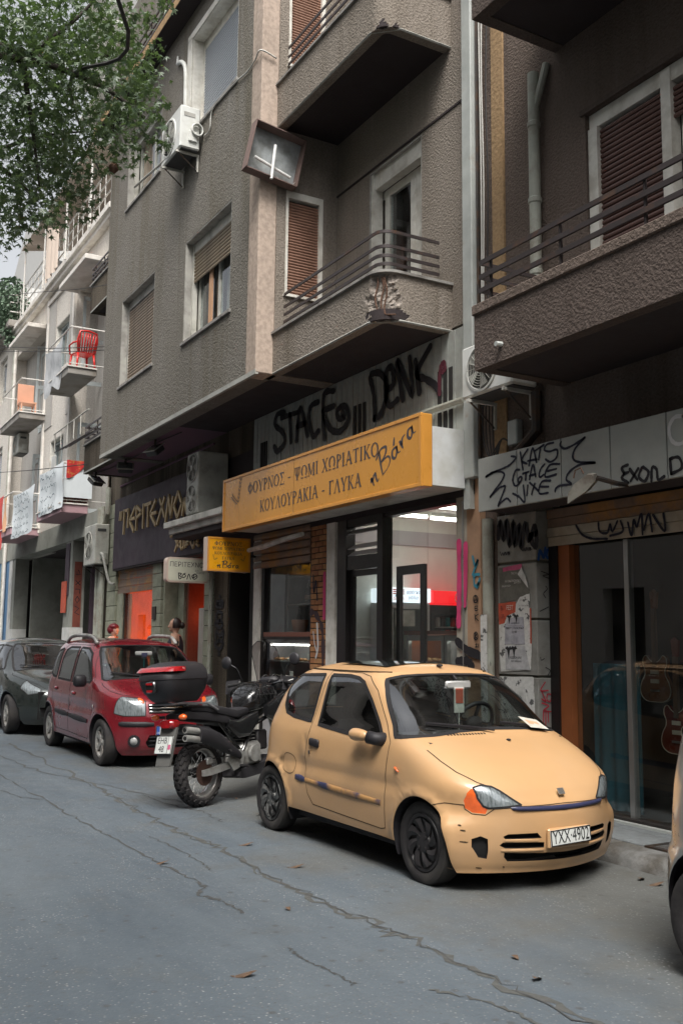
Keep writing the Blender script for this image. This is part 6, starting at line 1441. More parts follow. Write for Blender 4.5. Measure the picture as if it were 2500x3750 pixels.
pbr('hub_black',(0.020,0.018,0.019),0.5,var=0.25,vs=12)
pbr('alloy',(0.42,0.41,0.39),0.4,metal=0.3,col2=(0.16,0.14,0.12),c2s=7,var=0.1)
pbr('lens',(0.24,0.27,0.28),0.12,coat=0.8,col2=(0.10,0.115,0.12),c2s=14,var=0.12,vs=20,metal=0.25,stretch=(1,6,1))
pbr('lens_orange',(0.72,0.12,0.02),0.15,coat=1.0,var=0.15,vs=14)
pbr('lens_red',(0.30,0.008,0.012),0.12,coat=1.0,var=0.2,vs=18)
pbr('lens_white',(0.38,0.38,0.37),0.15,coat=1.0,var=0.1)
pbr('strip_blue',(0.035,0.038,0.085),0.4,var=0.1)
pbr('chrome',(0.6,0.6,0.6),0.12,metal=1.0,var=0.05)
pbr('plate_white',(0.58,0.60,0.58),0.5,var=0.08);pbr('plate_ink',(0.015,0.015,0.017),0.5)
pbr('plate_blue',(0.03,0.09,0.35),0.5)
pbr('mesh_black',(0.010,0.010,0.010),0.7)
glass('car_glass',(0.62,0.68,0.66),alpha=0.3,dirt=0.05)
glass('car_glass_dark',(0.34,0.38,0.38),alpha=0.3,dirt=0.04)
pbr('seam',(0.05,0.032,0.015),0.8)
LQ,LS,LR=1.0,2.0,1.0
class Body:
 def __init__(s,sp):
  s.sp=sp
  s.af,s.xf,s.nf,s.ar,s.xr,s.nr,s.b=[pchip(sp[k])for k in('af','xf','nf','ar','xr','nr','b')]
  s.bow=sp.get('bow',0.02);s.arches=sp['arches'];s.disp=sp.get('disp')
 def raw(s,u,z):
  sg=1 if u>=0 else-1;v=abs(u);b=s.b(z)
  if v<=LQ:
   th=v/LQ*math.pi/2;n=s.nf(z);x0=s.xf(z)
   x=x0+(s.af(z)-x0)*max(0,math.cos(th))**(2/n);y=b*max(0,math.sin(th))**(2/n)
  elif v<=LQ+LS:
   t=(v-LQ)/LS;x=s.xf(z)*(1-t)-s.xr(z)*t;y=b
  else:
   th=max(0,(LQ+LS+LR-v)/LR)*math.pi/2;n=s.nr(z);x0=s.xr(z)
   x=-(x0+(s.ar(z)-x0)*max(0,math.cos(th))**(2/n));y=b*max(0,math.sin(th))**(2/n)
  y*=1-s.bow*(x/1.4)**2
  d=0
  for cx,cz,r in s.arches:
   q=math.hypot(x-cx,z-cz)
   d+=0.016*math.exp(-((q-r-.01)/.035)**2)
  if s.disp:d+=s.disp(x,y,z)
  k=min(1,v/LQ*1.2)if v<LQ else 1
  return Vector((x,sg*(y+d*k),z))
 def pt(s,u,z,off=0.0):
  p=s.raw(u,z)
  if off:
   e=.004;du=s.raw(u+e,z)-s.raw(u-e,z);dz=s.raw(u,z+e)-s.raw(u,z-e)
   n=du.cross(dz)
   if n.length>1e-12:
    n.normalize()
    c=Vector((p.x*.3,p.y,(z-.6)*.3))
    if n.dot(c)<0:n=-n
    p=p+n*off
  return p
 def inv(s,q):
  """('s',x,z) on the flank, ('f',y,z) on the nose, ('r',y,z) on the tail -> u (positive side)"""
  k,a,z=q
  if k=='s':
   bx=s.xf(z);rx=s.xr(z)
   if a>bx:c=min(1,(a-bx)/(s.af(z)-bx))**(s.nf(z)/2);return(math.acos(c)/(math.pi/2)*LQ,z)
   if a<-rx:c=min(1,(-a-rx)/(s.ar(z)-rx))**(s.nr(z)/2);return(LQ+LS+LR-math.acos(c)/(math.pi/2)*LR,z)
   return(LQ+(bx-a)/(bx+rx)*LS,z)
  n=s.nf(z)if k=='f' else s.nr(z)
  t=math.asin(min(1,abs(a)/s.b(z))**(n/2))/(math.pi/2)
  sg=1 if a>=0 else-1
  return(sg*t*LQ,z)if k=='f' else(sg*(LQ+LS+LR-t*LR),z)
 def poly(s,pts,sub=6,closed=True):
  out=[];n=len(pts)
  for i in range(n if closed else n-1):
   a,b_=pts[i],pts[(i+1)%n]
   if a[0]==b_[0]:
    for t in range(sub):out.append(s.inv((a[0],a[1]+(b_[1]-a[1])*t/sub,a[2]+(b_[2]-a[2])*t/sub)))
   else:
    A,B=s.inv(a),s.inv(b_)
    for t in range(sub):out.append((A[0]+(B[0]-A[0])*t/sub,A[1]+(B[1]-A[1])*t/sub))
  if not closed:out.append(s.inv(pts[-1]))
  return out
def circle_poly(cx,cz,r,zb,n=22):
 P=[('s',cx+r,zb)]
 a0=math.asin(max(-1,min(1,(zb-cz)/r)))if abs(zb-cz)<r else-math.pi/2
 for i in range(n+1):
  a=0+math.pi*i/n
  P.append(('s',cx+r*math.cos(a),cz+r*math.sin(a)))
 P.append(('s',cx-r,zb))
 return P
def build_body(car,B,panels,zt,zb,zroof,paint,du=.05,dz=.035,roof_flat=.6,roof_pow=2.3):
 """panels: (name, material, polygon, both_sides, priority); name None = hole"""
 V=[];F=[];tags=[]
 U=LQ+LS+LR
 nu=int(2*U/du);nz=int((zt-zb)/dz)
 base=[]
 for i in range(nu+1):
  for k in range(nz+1):
   jit=0 if k in(0,nz)or i in(0,nu)else .13
   V.append(Vector((-U+2*U*i/nu+du*jit*math.sin(i*7.1+k*3.3),zb+(zt-zb)*k/nz+dz*jit*math.cos(i*3.7+k*5.9))))
 for nm,mt,poly,both,pri in panels:
  uv=B.poly(poly)if isinstance(poly[0][0],str)else poly
  for sg in((1,-1)if both else(1,)):
   o=len(V);Q=[(sg*a,min(zt,max(zb,c)))for a,c in uv]
   if sum(Q[i-1][0]*Q[i][1]-Q[i][0]*Q[i-1][1]for i in range(len(Q)))<0:Q.reverse()
   V+=[Vector(q)for q in Q]
   F.append(list(range(o,o+len(uv))));tags.append((nm,mt,sg,pri))
 vs,es,fs,ov,oe,of=delaunay_2d_cdt(V,[],F,0,1e-5)
 groups={}
 for f,o in zip(fs,of):
  best=('body',paint,0,-1)
  for t in o:
   if tags[t][3]>best[3]:best=tags[t]
  if best[0]is None:continue
  groups.setdefault((best[0],best[1],best[2]),[]).append(f)
 P3=[B.pt(v.x,v.y)for v in vs]
 parts={};lining=[];NK={}
 for v,p in zip(vs,P3):
  q=B.pt(v.x,v.y,.01)-p
  if q.length>1e-6:NK[(round(p.x,4),round(p.y,4),round(p.z,4))]=q.normalized()
 for(nm,mt,sg),faces in groups.items():
  used=sorted({i for f in faces for i in f});mp={a:k for k,a in enumerate(used)}
  mb=MB();mb.add([P3[i]for i in used],[[mp[i]for i in f]for f in faces])
  if nm=='body':
   N_=120;M_r=12
   ring=[B.pt(-U+2*U*i/N_,zt)for i in range(N_+1)]
   xs_=[p.x for p in ring];xa,xb=min(xs_),max(xs_)
   for i in range(N_):
    for k in range(M_r):
     q=[]
     for(ii,kk)in((i,k),(i+1,k),(i+1,k+1),(i,k+1)):
      p=ring[ii];t=kk/M_r
      xc=(xa+xb)/2+(p.x-(xa+xb)/2)*roof_flat
      crown=(zroof-zt)*(1-(1-t)**roof_pow)
      x_=p.x+(xc-p.x)*t
      rel=(x_-(xa+xb)/2)/((xb-xa)/2)
      q.append((x_,p.y*(1-t),zt+crown*(1-.25*rel*rel)))
     mb.add(q,[(0,1,2,3)])
  ob=mb.build(nm,[MATS[mt]],car,smooth=True,local=True)
  fix_out(ob)
  me=ob.data;me.update()
  nrm=[]
  for v in me.vertices:
   q=NK.get((round(v.co.x,4),round(v.co.y,4),round(v.co.z,4)))
   nrm.append(tuple(q)if q is not None else tuple(v.normal))
  me.normals_split_custom_set_from_vertices(nrm)
  parts.setdefault(nm,[]).append(ob)
  if 'glass' not in mt and not mt.startswith('lens'):
   for f in faces:lining.append(f)
 used=sorted({i for f in lining for i in f});mp={a:k for k,a in enumerate(used)}
 mb=MB();mb.add([B.pt(vs[i].x,vs[i].y,-.022)for i in used],[[mp[i]for i in f]for f in lining]);mb.build('cabin_lining',MATS['trim_inside'],car,local=True)
 return parts
def fix_out(ob):
 """normals away from the car's middle, so that shells thicken inwards"""
 me=ob.data;bm=bmesh.new();bm.from_mesh(me)
 c=Vector((0,0,.7));s=0
 for f in bm.faces:
  m=f.calc_center_median();d=Vector(((m.x)*.25,m.y,(m.z-.6)*.6));s+=f.normal.dot(d)*f.calc_area()
 if s<0:bmesh.ops.reverse_faces(bm,faces=bm.faces)
 bm.to_mesh(me);bm.free()
def line_on(car,B,pts,w,mat,name,off=.0035,sg=1,closed=False):
 """thin band on the body skin: shut lines, seals"""
 uv=B.poly(pts,8,closed)if isinstance(pts[0][0],str)else pts
 P=[B.pt(sg*a,c,off)for a,c in uv]
 if closed:P.append(P[0])
 mb=MB();n=len(P)
 for i in range(n):
  d=(P[min(n-1,i+1)]-P[max(0,i-1)])
  if d.length<1e-9:d=Vector((1,0,0))
  a,c=uv[min(i,len(uv)-1)]
  nr=B.pt(sg*a,c,.01)-B.pt(sg*a,c);nr.normalize()
  s=d.cross(nr).normalized()*w*.5
  mb.v+=[tuple(P[i]+s),tuple(P[i]-s)]
 mb.f=[[2*i,2*i+1,2*i+3,2*i+2]for i in range(n-1)];mb.mi=[0]*(n-1)
 return mb.build(name,MATS[mat],car,local=True)
def pad_on(car,B,pts,halfw,lift,mat,name,sg=1):
 """raised moulding with rounded section following the skin"""
 uv=B.poly(pts,10,False);mb=MB();n=len(uv);K=6
 for i,(a,c)in enumerate(uv):
  e=min(1,min(i,n-1-i)/3.0)**.5 if n>6 else 1
  for k in range(K+1):
   t=-1+2*k/K
   p=B.pt(sg*a,c+t*halfw*max(.75,e),.002+lift*max(.35,e)*math.sqrt(max(0,1-t*t*.95)))
   mb.v.append(tuple(p))
 for i in range(n-1):
  for k in range(K):mb.f.append([i*(K+1)+k,(i+1)*(K+1)+k,(i+1)*(K+1)+k+1,i*(K+1)+k+1]);mb.mi.append(0)
 return mb.build(name,MATS[mat],car,smooth=True,local=True)
def wheel(car,x,y,r,w,style,sg,steer=0.0,rim_r=.62):
 """wheel lying in the XZ plane; sg = side it faces"""
 e=bpy.data.objects.new('wheel',None);COL.objects.link(e);e.parent=car;e.empty_display_size=.05
 e.matrix_basis=Matrix.Translation((x,y,r))@Matrix.Rotation(steer,4,'Z')@Matrix.Rotation(R(90)*sg*1.0,4,'X')
 R1=r*rim_r
 prof=[(R1,-w*.42),(R1+.02,-w*.5),(r*.9,-w*.52),(r*.97,-w*.47),(r,-w*.36),(r,w*.36),(r*.97,w*.47),(r*.9,w*.52),(R1+.02,w*.5),(R1,w*.42)]
 MB().lathe(prof,None,44,cap=False).build('tyre',MATS['tyre'],e,smooth=R(35),local=True)
 hub=MB()
 if style=='alloy':
  hub.lathe([(R1+.006,w*.4),(R1-.012,w*.42),(R1-.03,w*.36),(R1-.035,-w*.3)],None,40,cap=False)
  for k in range(5):
   for o in(-.16,.16):
    a=2*math.pi*k/5+o;c,s=math.cos(a),math.sin(a)
    m=Matrix(((c,-s,0,0),(s,c,0,0),(0,0,1,0),(0,0,0,1)))
    hub.add([m@Vector(v)for v in((.03,-.011,w*.30),(R1-.02,-.016,w*.38),(R1-.02,.016,w*.38),(.03,.011,w*.30),(.03,-.011,w*.2),(R1-.02,-.016,w*.24),(R1-.02,.016,w*.24),(.03,.011,w*.2))],[(0,1,2,3),(0,4,5,1),(2,6,7,3),(4,7,6,5)])
  hub.lathe([(.045,w*.2),(.045,w*.36),(.03,w*.4),(0.001,w*.4)],None,20)
  hub.build('rim',MATS['alloy'],e,smooth=R(30),local=True)
  MB().lathe([(R1-.04,w*.02),(.02,w*.05)],None,30).build('brake_disc',MATS['hub_black'],e,local=True)
 else:
  NS=8;V=[];mat='hub_grey' if style=='worn' else 'hub_black'
  hub.lathe([(R1+.004,w*.40),(R1-.004,w*.47),(R1-.022,w*.46),(R1-.03,w*.36)],None,44,cap=False)
  for k in range(NS):
   a0=2*math.pi*k/NS
   pts=[]
   for t in lin(0,1,5):
    rr_=.05+(R1-.08)*t;a=a0+.55*t
    wd=(.30+.12*t)
    pts.append((rr_,a-wd,a+wd*.55,w*(.47-.10*(1-t)**2+.02*math.sin(t*3))))
   o=len(hub.v)
   for rr_,aa,ab,h in pts:
    for a in(aa,(aa+ab)/2,ab):hub.v.append((rr_*math.cos(a),rr_*math.sin(a),h+(.012 if a==(aa+ab)/2 else 0)))
   for t in range(5):
    for q in range(2):hub.f.append([o+t*3+q,o+(t+1)*3+q,o+(t+1)*3+q+1,o+t*3+q+1]);hub.mi.append(0)
  hub.lathe([(.075,w*.36),(.07,w*.45),(.03,w*.49),(.001,w*.49)],None,20)
  for k in range(4):
   a=R(45)+k*R(90);hub.lathe([(.012,w*.44),(.012,w*.52),(.001,w*.52)],Matrix.Translation((.05*math.cos(a),.05*math.sin(a),0)),8)
  hub.build('wheel_cover',MATS[mat],e,smooth=R(30),local=True)
  MB().lathe([(R1-.01,w*.25),(.001,w*.28)],None,30).build('rim',MATS['hub_black'],e,local=True)
 return e
def seat(car,x,y,z=.28):
 def sec(P,hw,name):
  mb=MB();n=len(P)
  for px_,pz,th,wd in P:
   for k in range(10):
    a=2*math.pi*k/10;mb.v.append((x+px_+th*math.cos(a)*.5,y+wd*(1 if math.sin(a)>0 else-1)*abs(math.sin(a))**.5*.5,pz+z))
  for i in range(n-1):
   for k in range(10):mb.f.append([i*10+k,i*10+(k+1)%10,(i+1)*10+(k+1)%10,(i+1)*10+k]);mb.mi.append(0)
  mb.f+=[list(range(10)),list(range((n-1)*10,n*10))];mb.mi+=[0,0]
  return mb
 o=sec([(-.12,.12,.12,.42),(-.15,.35,.13,.46),(-.2,.55,.11,.44),(-.23,.68,.08,.36)],.2,'seat').build('seat',MATS['seat_cloth'],car,smooth=True,local=True)
 MB().box(x-.12,x+.36,y-.23,y+.23,z,z+.16,bv=.05).build('seat_cushion',MATS['seat_cloth'],o,smooth=True,local=True)
 MB().box(x-.30,x-.19,y-.13,y+.13,z+.70,z+.88,bv=.04).build('headrest',MATS['seat_cloth'],o,smooth=True,local=True)
def cabin(car,xd,zd,wid,wheel_y,seats,floor=(-1.3,1.2),rearz=.3):
 MB().box(floor[0],floor[1],-wid*.9,wid*.9,.17,.24).build('floor_pan',MATS['trim_inside'],car,local=True)
 mb=MB();prof=[(xd-.45,zd-.25),(xd-.42,zd-.06),(xd-.30,zd),(xd-.02,zd+.005),(xd+.2,zd-.03),(xd+.2,zd-.3)]
 V=[(x,s*wid*.86,z)for s in(-1,1)for x,z in prof];n=len(prof)
 mb.add(V,[tuple(range(n)),tuple(range(n,2*n))]+[(i,(i+1)%n,n+(i+1)%n,n+i)for i in range(n)]);mb.build('dashboard',MATS['trim_inside'],car,local=True)
 m=Matrix.Translation((xd-.5,wheel_y,zd+.02))@Matrix.Rotation(R(-62),4,'Y')
 mb=MB();mb.tube([m@Vector((.185*math.cos(a),.185*math.sin(a),0))for a in[2*math.pi*k/28 for k in range(28)]],.017,8,closed=True)
 mb.build('steering_wheel',MATS['trim_black'],car,smooth=True,local=True)
 hb=MB();hb.lathe([(.07,-.03),(.075,.0),(.05,.03),(.001,.035)],m,16)
 for a in(0,2.1,4.2):hb.tube([m@Vector((.05*math.cos(a),.05*math.sin(a),.0)),m@Vector((.18*math.cos(a),.18*math.sin(a),0))],.016,6)
 hb.build('steering_hub',MATS['trim_inside'],car,smooth=True,local=True)
 for x,y in seats:seat(car,x,y)
 MB().box(floor[0]+.05,floor[0]+.2,-wid*.8,wid*.8,rearz,rearz+.52,bv=.04).build('rear_bench',MATS['seat_cloth'],car,smooth=True,local=True)
def plate(car,m,w,h,txt,ts,eu=False,sx=.72):
 p=MB().obox(m,w,h,.006).build('number_plate',MATS['plate_white'],car,local=True)
 fr_=MB()
 for a,b_,c,d in((-w/2,w/2,h/2-.006,h/2),(-w/2,w/2,-h/2,-h/2+.006),(-w/2,-w/2+.006,-h/2,h/2),(w/2-.006,w/2,-h/2,h/2)):fr_.add([m@Vector(v)for v in MB().box(a,b_,c,d,.003,.005).v],MB().box(0,1,0,1,0,1).f)
 fr_.build('plate_rim',MATS['plate_ink'],p,local=True)
 if eu:MB().add([m@Vector(v)for v in MB().box(-w/2+.006,-w/2+.046,-h/2+.006,h/2-.006,.003,.0045).v],MB().box(0,1,0,1,0,1).f).build('euro_band',MATS['plate_blue'],p,local=True);text('GR',.03,m@Matrix.Translation((-w/2+.026,-h/4,.0055)),MATS['plate_white'],'lettering',p,local=True)
 text(txt,ts,m@Matrix.Translation((.02 if eu else 0,0,.0055)),MATS['plate_ink'],'lettering',p,sx=sx,local=True)
 return p
def arch_liner(car,B,cx,cz,r,zb,wid,sg):
 P=circle_poly(cx,cz,r,zb);uv=B.poly(P,3,False);mb=MB();n=len(uv)
 for a,c in uv:
  p=B.pt(sg*a,c,-.002);mb.v+=[tuple(p),(p.x,sg*(wid-.30),p.z)]
 mb.f=[[2*i,2*i+1,2*i+3,2*i+2]for i in range(n-1)];mb.mi=[0]*(n-1)
 mb.build('wheel_well',MATS['trim_black'],car,local=True)
 MB().box(cx-r,cx+r,sg*(wid-.32),sg*(wid-.30),zb,cz+r).build('wheel_well_back',MATS['trim_black'],car,local=True)
YC=thing('small_yellow_car','small yellow three-door hatchback with scuffed bumper parked before the bakery','car',(-6.615,4.487,0),.028)
sp=dict(af=[(.13,1.57),(.2,1.615),(.3,1.648),(.4,1.655),(.5,1.648),(.54,1.632),(.57,1.61),(.60,1.58),(.65,1.532),(.70,1.468),(.75,1.39),(.80,1.295),(.85,1.185),(.90,1.06),(.93,.98),(.96,.92),(1.0,.86),(1.1,.73),(1.2,.595),(1.28,.48),(1.33,.395),(1.355,.335)],xf=[(.13,1.05),(.50,1.05),(.60,.95),(.7,.82),(.85,.62),(.93,.53),(1.0,.46),(1.1,.37),(1.2,.27),(1.3,.15),(1.355,.06)],nf=[(.13,2.0),(.5,2.05),(.57,2.5),(.63,3.2),(.70,3.7),(.9,3.6),(1.0,3.5),(1.2,3.3),(1.355,2.9)],ar=[(.13,1.50),(.25,1.54),(.5,1.55),(.56,1.52),(.8,1.485),(.95,1.45),(1.1,1.385),(1.2,1.31),(1.28,1.20),(1.33,1.10),(1.355,1.0)],xr=[(.13,.95),(.8,.95),(1.1,.85),(1.355,.55)],nr=[(.13,2.8),(.9,2.8),(1.355,2.6)],b=[(.13,.70),(.22,.722),(.3,.738),(.45,.752),(.6,.755),(.75,.748),(.85,.736),(.92,.717),(1.0,.690),(1.1,.662),(1.2,.634),(1.28,.607),(1.33,.575),(1.355,.545)],arches=[(1.045,.275,.295),(-1.085,.28,.295)],bow=.018,disp=lambda x,y,z:.115*math.exp(-((x-1.36)/.13)**2)/(1+math.exp((z-.46)/.025))-.010*math.exp(-((z-.60)/.05)**2)*(1 if-.9<x<.8 else 0)-.022*math.exp(-((x+.60)/.10)**2-((z-.62)/.13)**2)*(1 if y>.6 else 0)-.010*math.exp(-((x+.52)/.03)**2-((z-.78)/.06)**2))
B1=Body(sp)
S_=lambda*p:[('s',a,c)for a,c in p]
F_=lambda*p:[('f',a,c)for a,c in p]
QW=S_((-.45,1.315),(-.90,1.298),(-.985,1.262),(-1.01,1.17),(-.975,1.05),(-.91,.992),(-.77,.967),(-.47,.947))
DW_=S_((-.345,1.315),(-.08,1.318),(.06,1.305),(.16,1.275),(.32,1.155),(.48,1.01),(.575,.912),(.26,.893),(-.345,.932))
DOOR=S_((-.385,1.345),(-.445,.93),(-.505,.66),(-.475,.48),(-.445,.39),(-.37,.318),(.58,.288),(.635,.30),(.645,.45),(.65,.62),(.665,.76),(.68,.885),(.585,1.0),(.36,1.225),(.20,1.322),(.06,1.343))
WS=F_((0,.972),(.30,.963),(.52,.942))+S_((.715,.925),(.655,1.0),(.525,1.13),(.42,1.24),(.345,1.305))+F_((.40,1.328),(.25,1.336),(0,1.339))
_w=B1.poly(WS,6,False);WSf=_w+[(-a,c)for a,c in reversed(_w[1:-1])]
HOOD=F_((0,.566),(.335,.560),(.47,.655),(.56,.69),(.628,.745),(.652,.80),(.660,.86),(.655,.90),(.52,.928),(.30,.948),(0,.957))
HOODf=HOOD+[('f',-a,c)for _,a,c in reversed(HOOD[1:-1])]
HL=F_((.335,.556),(.40,.603),(.45,.643),(.49,.668),(.55,.676),(.60,.662),(.588,.60),(.56,.552),(.53,.538))
IND=F_((.605,.664),(.637,.628),(.648,.58),(.638,.535),(.60,.508),(.54,.503),(.534,.533),(.563,.548),(.592,.60))
BUMP=[('s',1.345,.13),('s',1.36,.30),('s',1.30,.43),('s',1.19,.535),('s',1.27,.556),('f',.645,.553),('f',.636,.528),('f',.60,.500),('f',.54,.495),('f',.5,.535),('f',.335,.548),('f',0,.553),('f',0,.13)]
SL1=F_((.21,.352),(.24,.385),(.42,.380),(.445,.365),(.435,.350));SL2=F_((.19,.292),(.19,.325),(.445,.328),(.46,.31),(.43,.292))
SL3=F_((0,.205),(.40,.208),(.425,.235),(.43,.265),(.35,.262),(0,.252))
FOG=F_((.515,.350),(.545,.368),(.575,.350),(.57,.30),(.535,.235),(.50,.225),(.505,.27))
REARW=[('r',0,.99),('r',.50,.975),('r',.54,1.05),('r',.47,1.24),('r',.3,1.275),('r',0,1.285)]
TAIL=[('r',.50,.62),('r',.66,.63),('s',-1.33,.64),('s',-1.31,.80),('r',.6,.84),('r',.52,.82)]
SILL=S_((.80,.13),(.77,.235),(-.78,.245),(-.80,.13))
BUMPF=BUMP
panels=[('bumper','paint_yellow',BUMP,True,1),('hood','paint_yellow',HOODf,False,1),('door','paint_yellow',DOOR,True,2),('windscreen','car_glass',WSf,False,4),('door_window','car_glass_dark',DW_,True,4),('quarter_window','car_glass_dark',QW,True,4),('rear_window','car_glass_dark',REARW,True,4),('headlight','lens',HL,True,4),('indicator','lens_orange',IND,True,4),('tail_light','lens_red',TAIL,True,4)]
for P in(SL1,SL2,FOG):panels.append((None,'',P,True,6))
panels.append((None,'',SL3,True,6))
for cx,cz,r in sp['arches']:panels.append((None,'',circle_poly(cx,cz,r,.13),True,7))
panels.append((None,'',SILL,True,7))
parts1=build_body(YC,B1,panels,1.355,.13,1.425,'paint_yellow')
for s in(1,-1):
 for cx,cz,r in sp['arches']:arch_liner(YC,B1,cx,cz,r,.14,.75,s)
 line_on(YC,B1,DW_,.030,'rubber','window_seal',.003,s,True);line_on(YC,B1,QW,.028,'rubber','window_seal',.003,s,True)
 line_on(YC,B1,DOOR,.0065,'seam','door_seam',.0015,s,True)
 line_on(YC,B1,HOOD[1:-4],.007,'seam','hood_seam',.0015,s)
 line_on(YC,B1,BUMP[3:12],.006,'seam','bumper_seam',.0015,s)
 line_on(YC,B1,HL,.012,'rubber','headlight_seal',.002,s,True)
 pad_on(YC,B1,S_((-.655,.497),(-.485,.492)),.025,.013,'strip_blue','rub_strip',s)
 pad_on(YC,B1,S_((-.485,.492),(.60,.466)),.025,.013,'strip_blue' if s>0 else 'rub_worn' if 'rub_worn' in MATS else 'strip_blue','rub_strip',s)
 m0=B1.pt(s*B1.inv(('s',-.35,.79))[0],.79)
 hp=B1.pt(s*B1.inv(('s',-.35,.79))[0],.79,.006);MB().obox(Matrix.Translation(hp)@Matrix.Rotation(R(3),4,'Y'),.145,.03,.062,.012).build('door_handle',MATS['trim_black'],YC,smooth=R(50),local=True);pad_on(YC,B1,S_((-.432,.712),(-.412,.711)),.016,.008,'trim_black','door_lock',s)
 pad_on(YC,B1,S_((.775,.715),(.805,.714)),.016,.014,'lens_orange','side_indicator',s)
 for zz,x0,x1 in((.02,0,0),):pass
FUEL=[('s',a,c)for a,c in smooth_pts([(-.865,.60),(-.83,.66),(-.76,.672),(-.69,.65),(-.672,.59),(-.69,.53),(-.76,.512),(-.845,.535)],4,True)]
line_on(YC,B1,FUEL,.005,'seam','fuel_flap_seam',.0015,-1,True)
line_on(YC,B1,WSf,.034,'rubber','windscreen_seal',.003,1,True)
for s in(1,-1):line_on(YC,B1,REARW,.03,'rubber','window_seal',.003,s)
for s in(1,-1):
 g=[B1.pt(s*B1.inv(('s',x,1.352))[0],1.352,.003)for x in lin(.28,-.95,20)]
 MB().tube(g,.006,5).build('roof_gutter',MATS['seam'],YC,local=True)
bk_=MB();bk_.box(1.25,1.36,-.46,.46,.17,.42);bk_.build('radiator_shadow',MATS['mesh_black'],YC,local=True)
MB().box(1.37,1.46,-.40,.40,.19,.40).build('radiator',MATS['mesh_black'],YC,local=True)
for s in(1,-1):
 mb=MB();uv=B1.poly(FOG,4);c=Vector((0,0,0))
 mb.add([B1.pt(-s*a,c_,-.025)for a,c_ in uv],[tuple(range(len(uv)))]);mb.build('vent_mesh',MATS['mesh_black'],YC,local=True)
 pad_on(YC,B1,F_((.23,.338),(.44,.341)),.011,.004,'paint_yellow','grille_bar',s);pad_on(YC,B1,F_((.19,.278),(.45,.278)),.011,.006,'paint_yellow','grille_bar',s)
pb=[('f',y,.53)for y in lin(-.40,.40,8)]
pad_on(YC,B1,[('f',y,.530+.006*(abs(y)/.4)**2)for y in lin(-.40,.40,8)],.014,.013,'strip_blue','grille_strip')
MB().obox(Matrix.Translation((1.655,0,.347))@Matrix.Rotation(R(0),4,'Y'),.03,.36,.125,.01).build('plate_holder',MATS['paint_yellow'],YC,local=True)
plate(YC,FR((1.678,.0,.355),(0,1,.03),(-.10,0,1)),.345,.098,'YXX·4902',.112,sx=.66)
em=FR((1.592,0,.622),(0,1,0),(-.62,0,.78))
for k in range(5):MB().obox(em@Matrix.Translation((-.022+k*.011,0,.004))@Matrix.Rotation(R(-8),4,'Z'),.0085,.045,.006).build('emblem_bar',MATS['strip_blue' if k%1 else 'steel'],YC,local=True)
for k in range(13):
 p=B1.pt(B1.inv(('f',-.42+k*.026,.944))[0]*(1),.944,.002);MB().obox(Matrix.Translation(p)@Matrix.Rotation(R(18),4,'Y'),.022,.011,.004).build('air_slot',MATS['mesh_black'],YC,local=True)
p=B1.pt(B1.inv(('f',.02,.90))[0],.90,.006);MB().blob(p,(.022,.014,.009),8,5).build('washer_jet',MATS['trim_black'],YC,True,local=True)
for s in(-1,1):
 c=Vector((.42,s*.80,.915))
 mb=MB();n=9
 for i in range(n+1):
  t=i/n;x=-.14+.22*t;rr_=.070*math.sqrt(max(.02,1-(2*t-1)**4))*(1-.25*t)
  for k in range(14):
   a=2*math.pi*k/14;mb.v.append((c.x+x,c.y+rr_*.72*math.cos(a),c.z+rr_*.72*math.sin(a)))
 for i in range(n):
  for k in range(14):mb.f.append([i*14+k,i*14+(k+1)%14,(i+1)*14+(k+1)%14,(i+1)*14+k]);mb.mi.append(0)
 mb.f+=[list(range(14)),list(range(n*14,n*14+14))];mb.mi+=[0,0]
 mo=mb.build('side_mirror',MATS['paint_yellow'],YC,smooth=R(60),local=True)
 MB().tube([(c.x+.085,c.y,c.z-.005),(c.x+.14,c.y-s*.03,c.z-.015),(c.x+.16,c.y-s*.11,c.z-.02)],[.046,.045,.05],10).build('mirror_root',MATS['trim_black'],mo,smooth=True,local=True)
def roof_pt(x,y,off):
 return Vector((x,y,1.425-.20*(y/.62)**2*.35-.035*((x+.32)/.72)**2+off))
MB().grid(lambda u,v:roof_pt(-.52+u*.66,-.40+v*.80,.012),8,10).build('sunroof',MATS['sunroof_glass']if 'sunroof_glass' in MATS else pbr('sunroof_glass',(.03,.035,.035),.06,coat=1.0,var=0),YC,smooth=True,local=True)
p=roof_pt(.26,.02,.0);MB().blob(p,(.035,.02,.012),10,5).build('aerial_base',MATS['trim_black'],YC,True,local=True)
for x in(1.035,-1.12):
 for s in(-1,1):wheel(YC,x,s*(.640 if x>0 else .655),.268,.150,'worn' if(x<0)else 'dark',1 if s<0 else-1,rim_r=.70)
cabin(YC,.78,.93,.70,.33,((-.12,-.34),(-.12,.34)),(-1.2,1.0),.32)
MB().box(.50,.53,-.12,.12,1.235,1.295,bv=.012).build('interior_mirror',MATS['lens_white'],YC,smooth=R(40),local=True)
MB().tube([(.50,0,1.3),(.46,0,1.33)],.01,5).build('mirror_stem',MATS['trim_black'],YC,local=True)
hg=thing('hanging_charm','small packet with red print and a charm hanging from the yellow car mirror','charm',(0,0,0));hg.matrix_basis=YC.matrix_basis.copy()
MB().box(.535,.545,-.055,.035,1.06,1.25).build('packet',MATS['paper'],hg,local=True);MB().box(.546,.548,-.045,.025,1.13,1.24).build('print',MATS['poster_red'],hg,local=True)
MB().tube([(.54,-.01,1.06),(.54,-.012,.92)],.003,5).build('string',MATS['cable_white'],hg,local=True);MB().lathe([(.001,-.05),(.016,-.02),(.012,.01),(.001,.02)],Matrix.Translation((.54,-.012,.90)),8).build('charm',MATS['strip_blue'],hg,local=True)
def on_ws(y,z,off):u=B1.inv(('f',y,z))[0];return B1.pt(u,z,off)
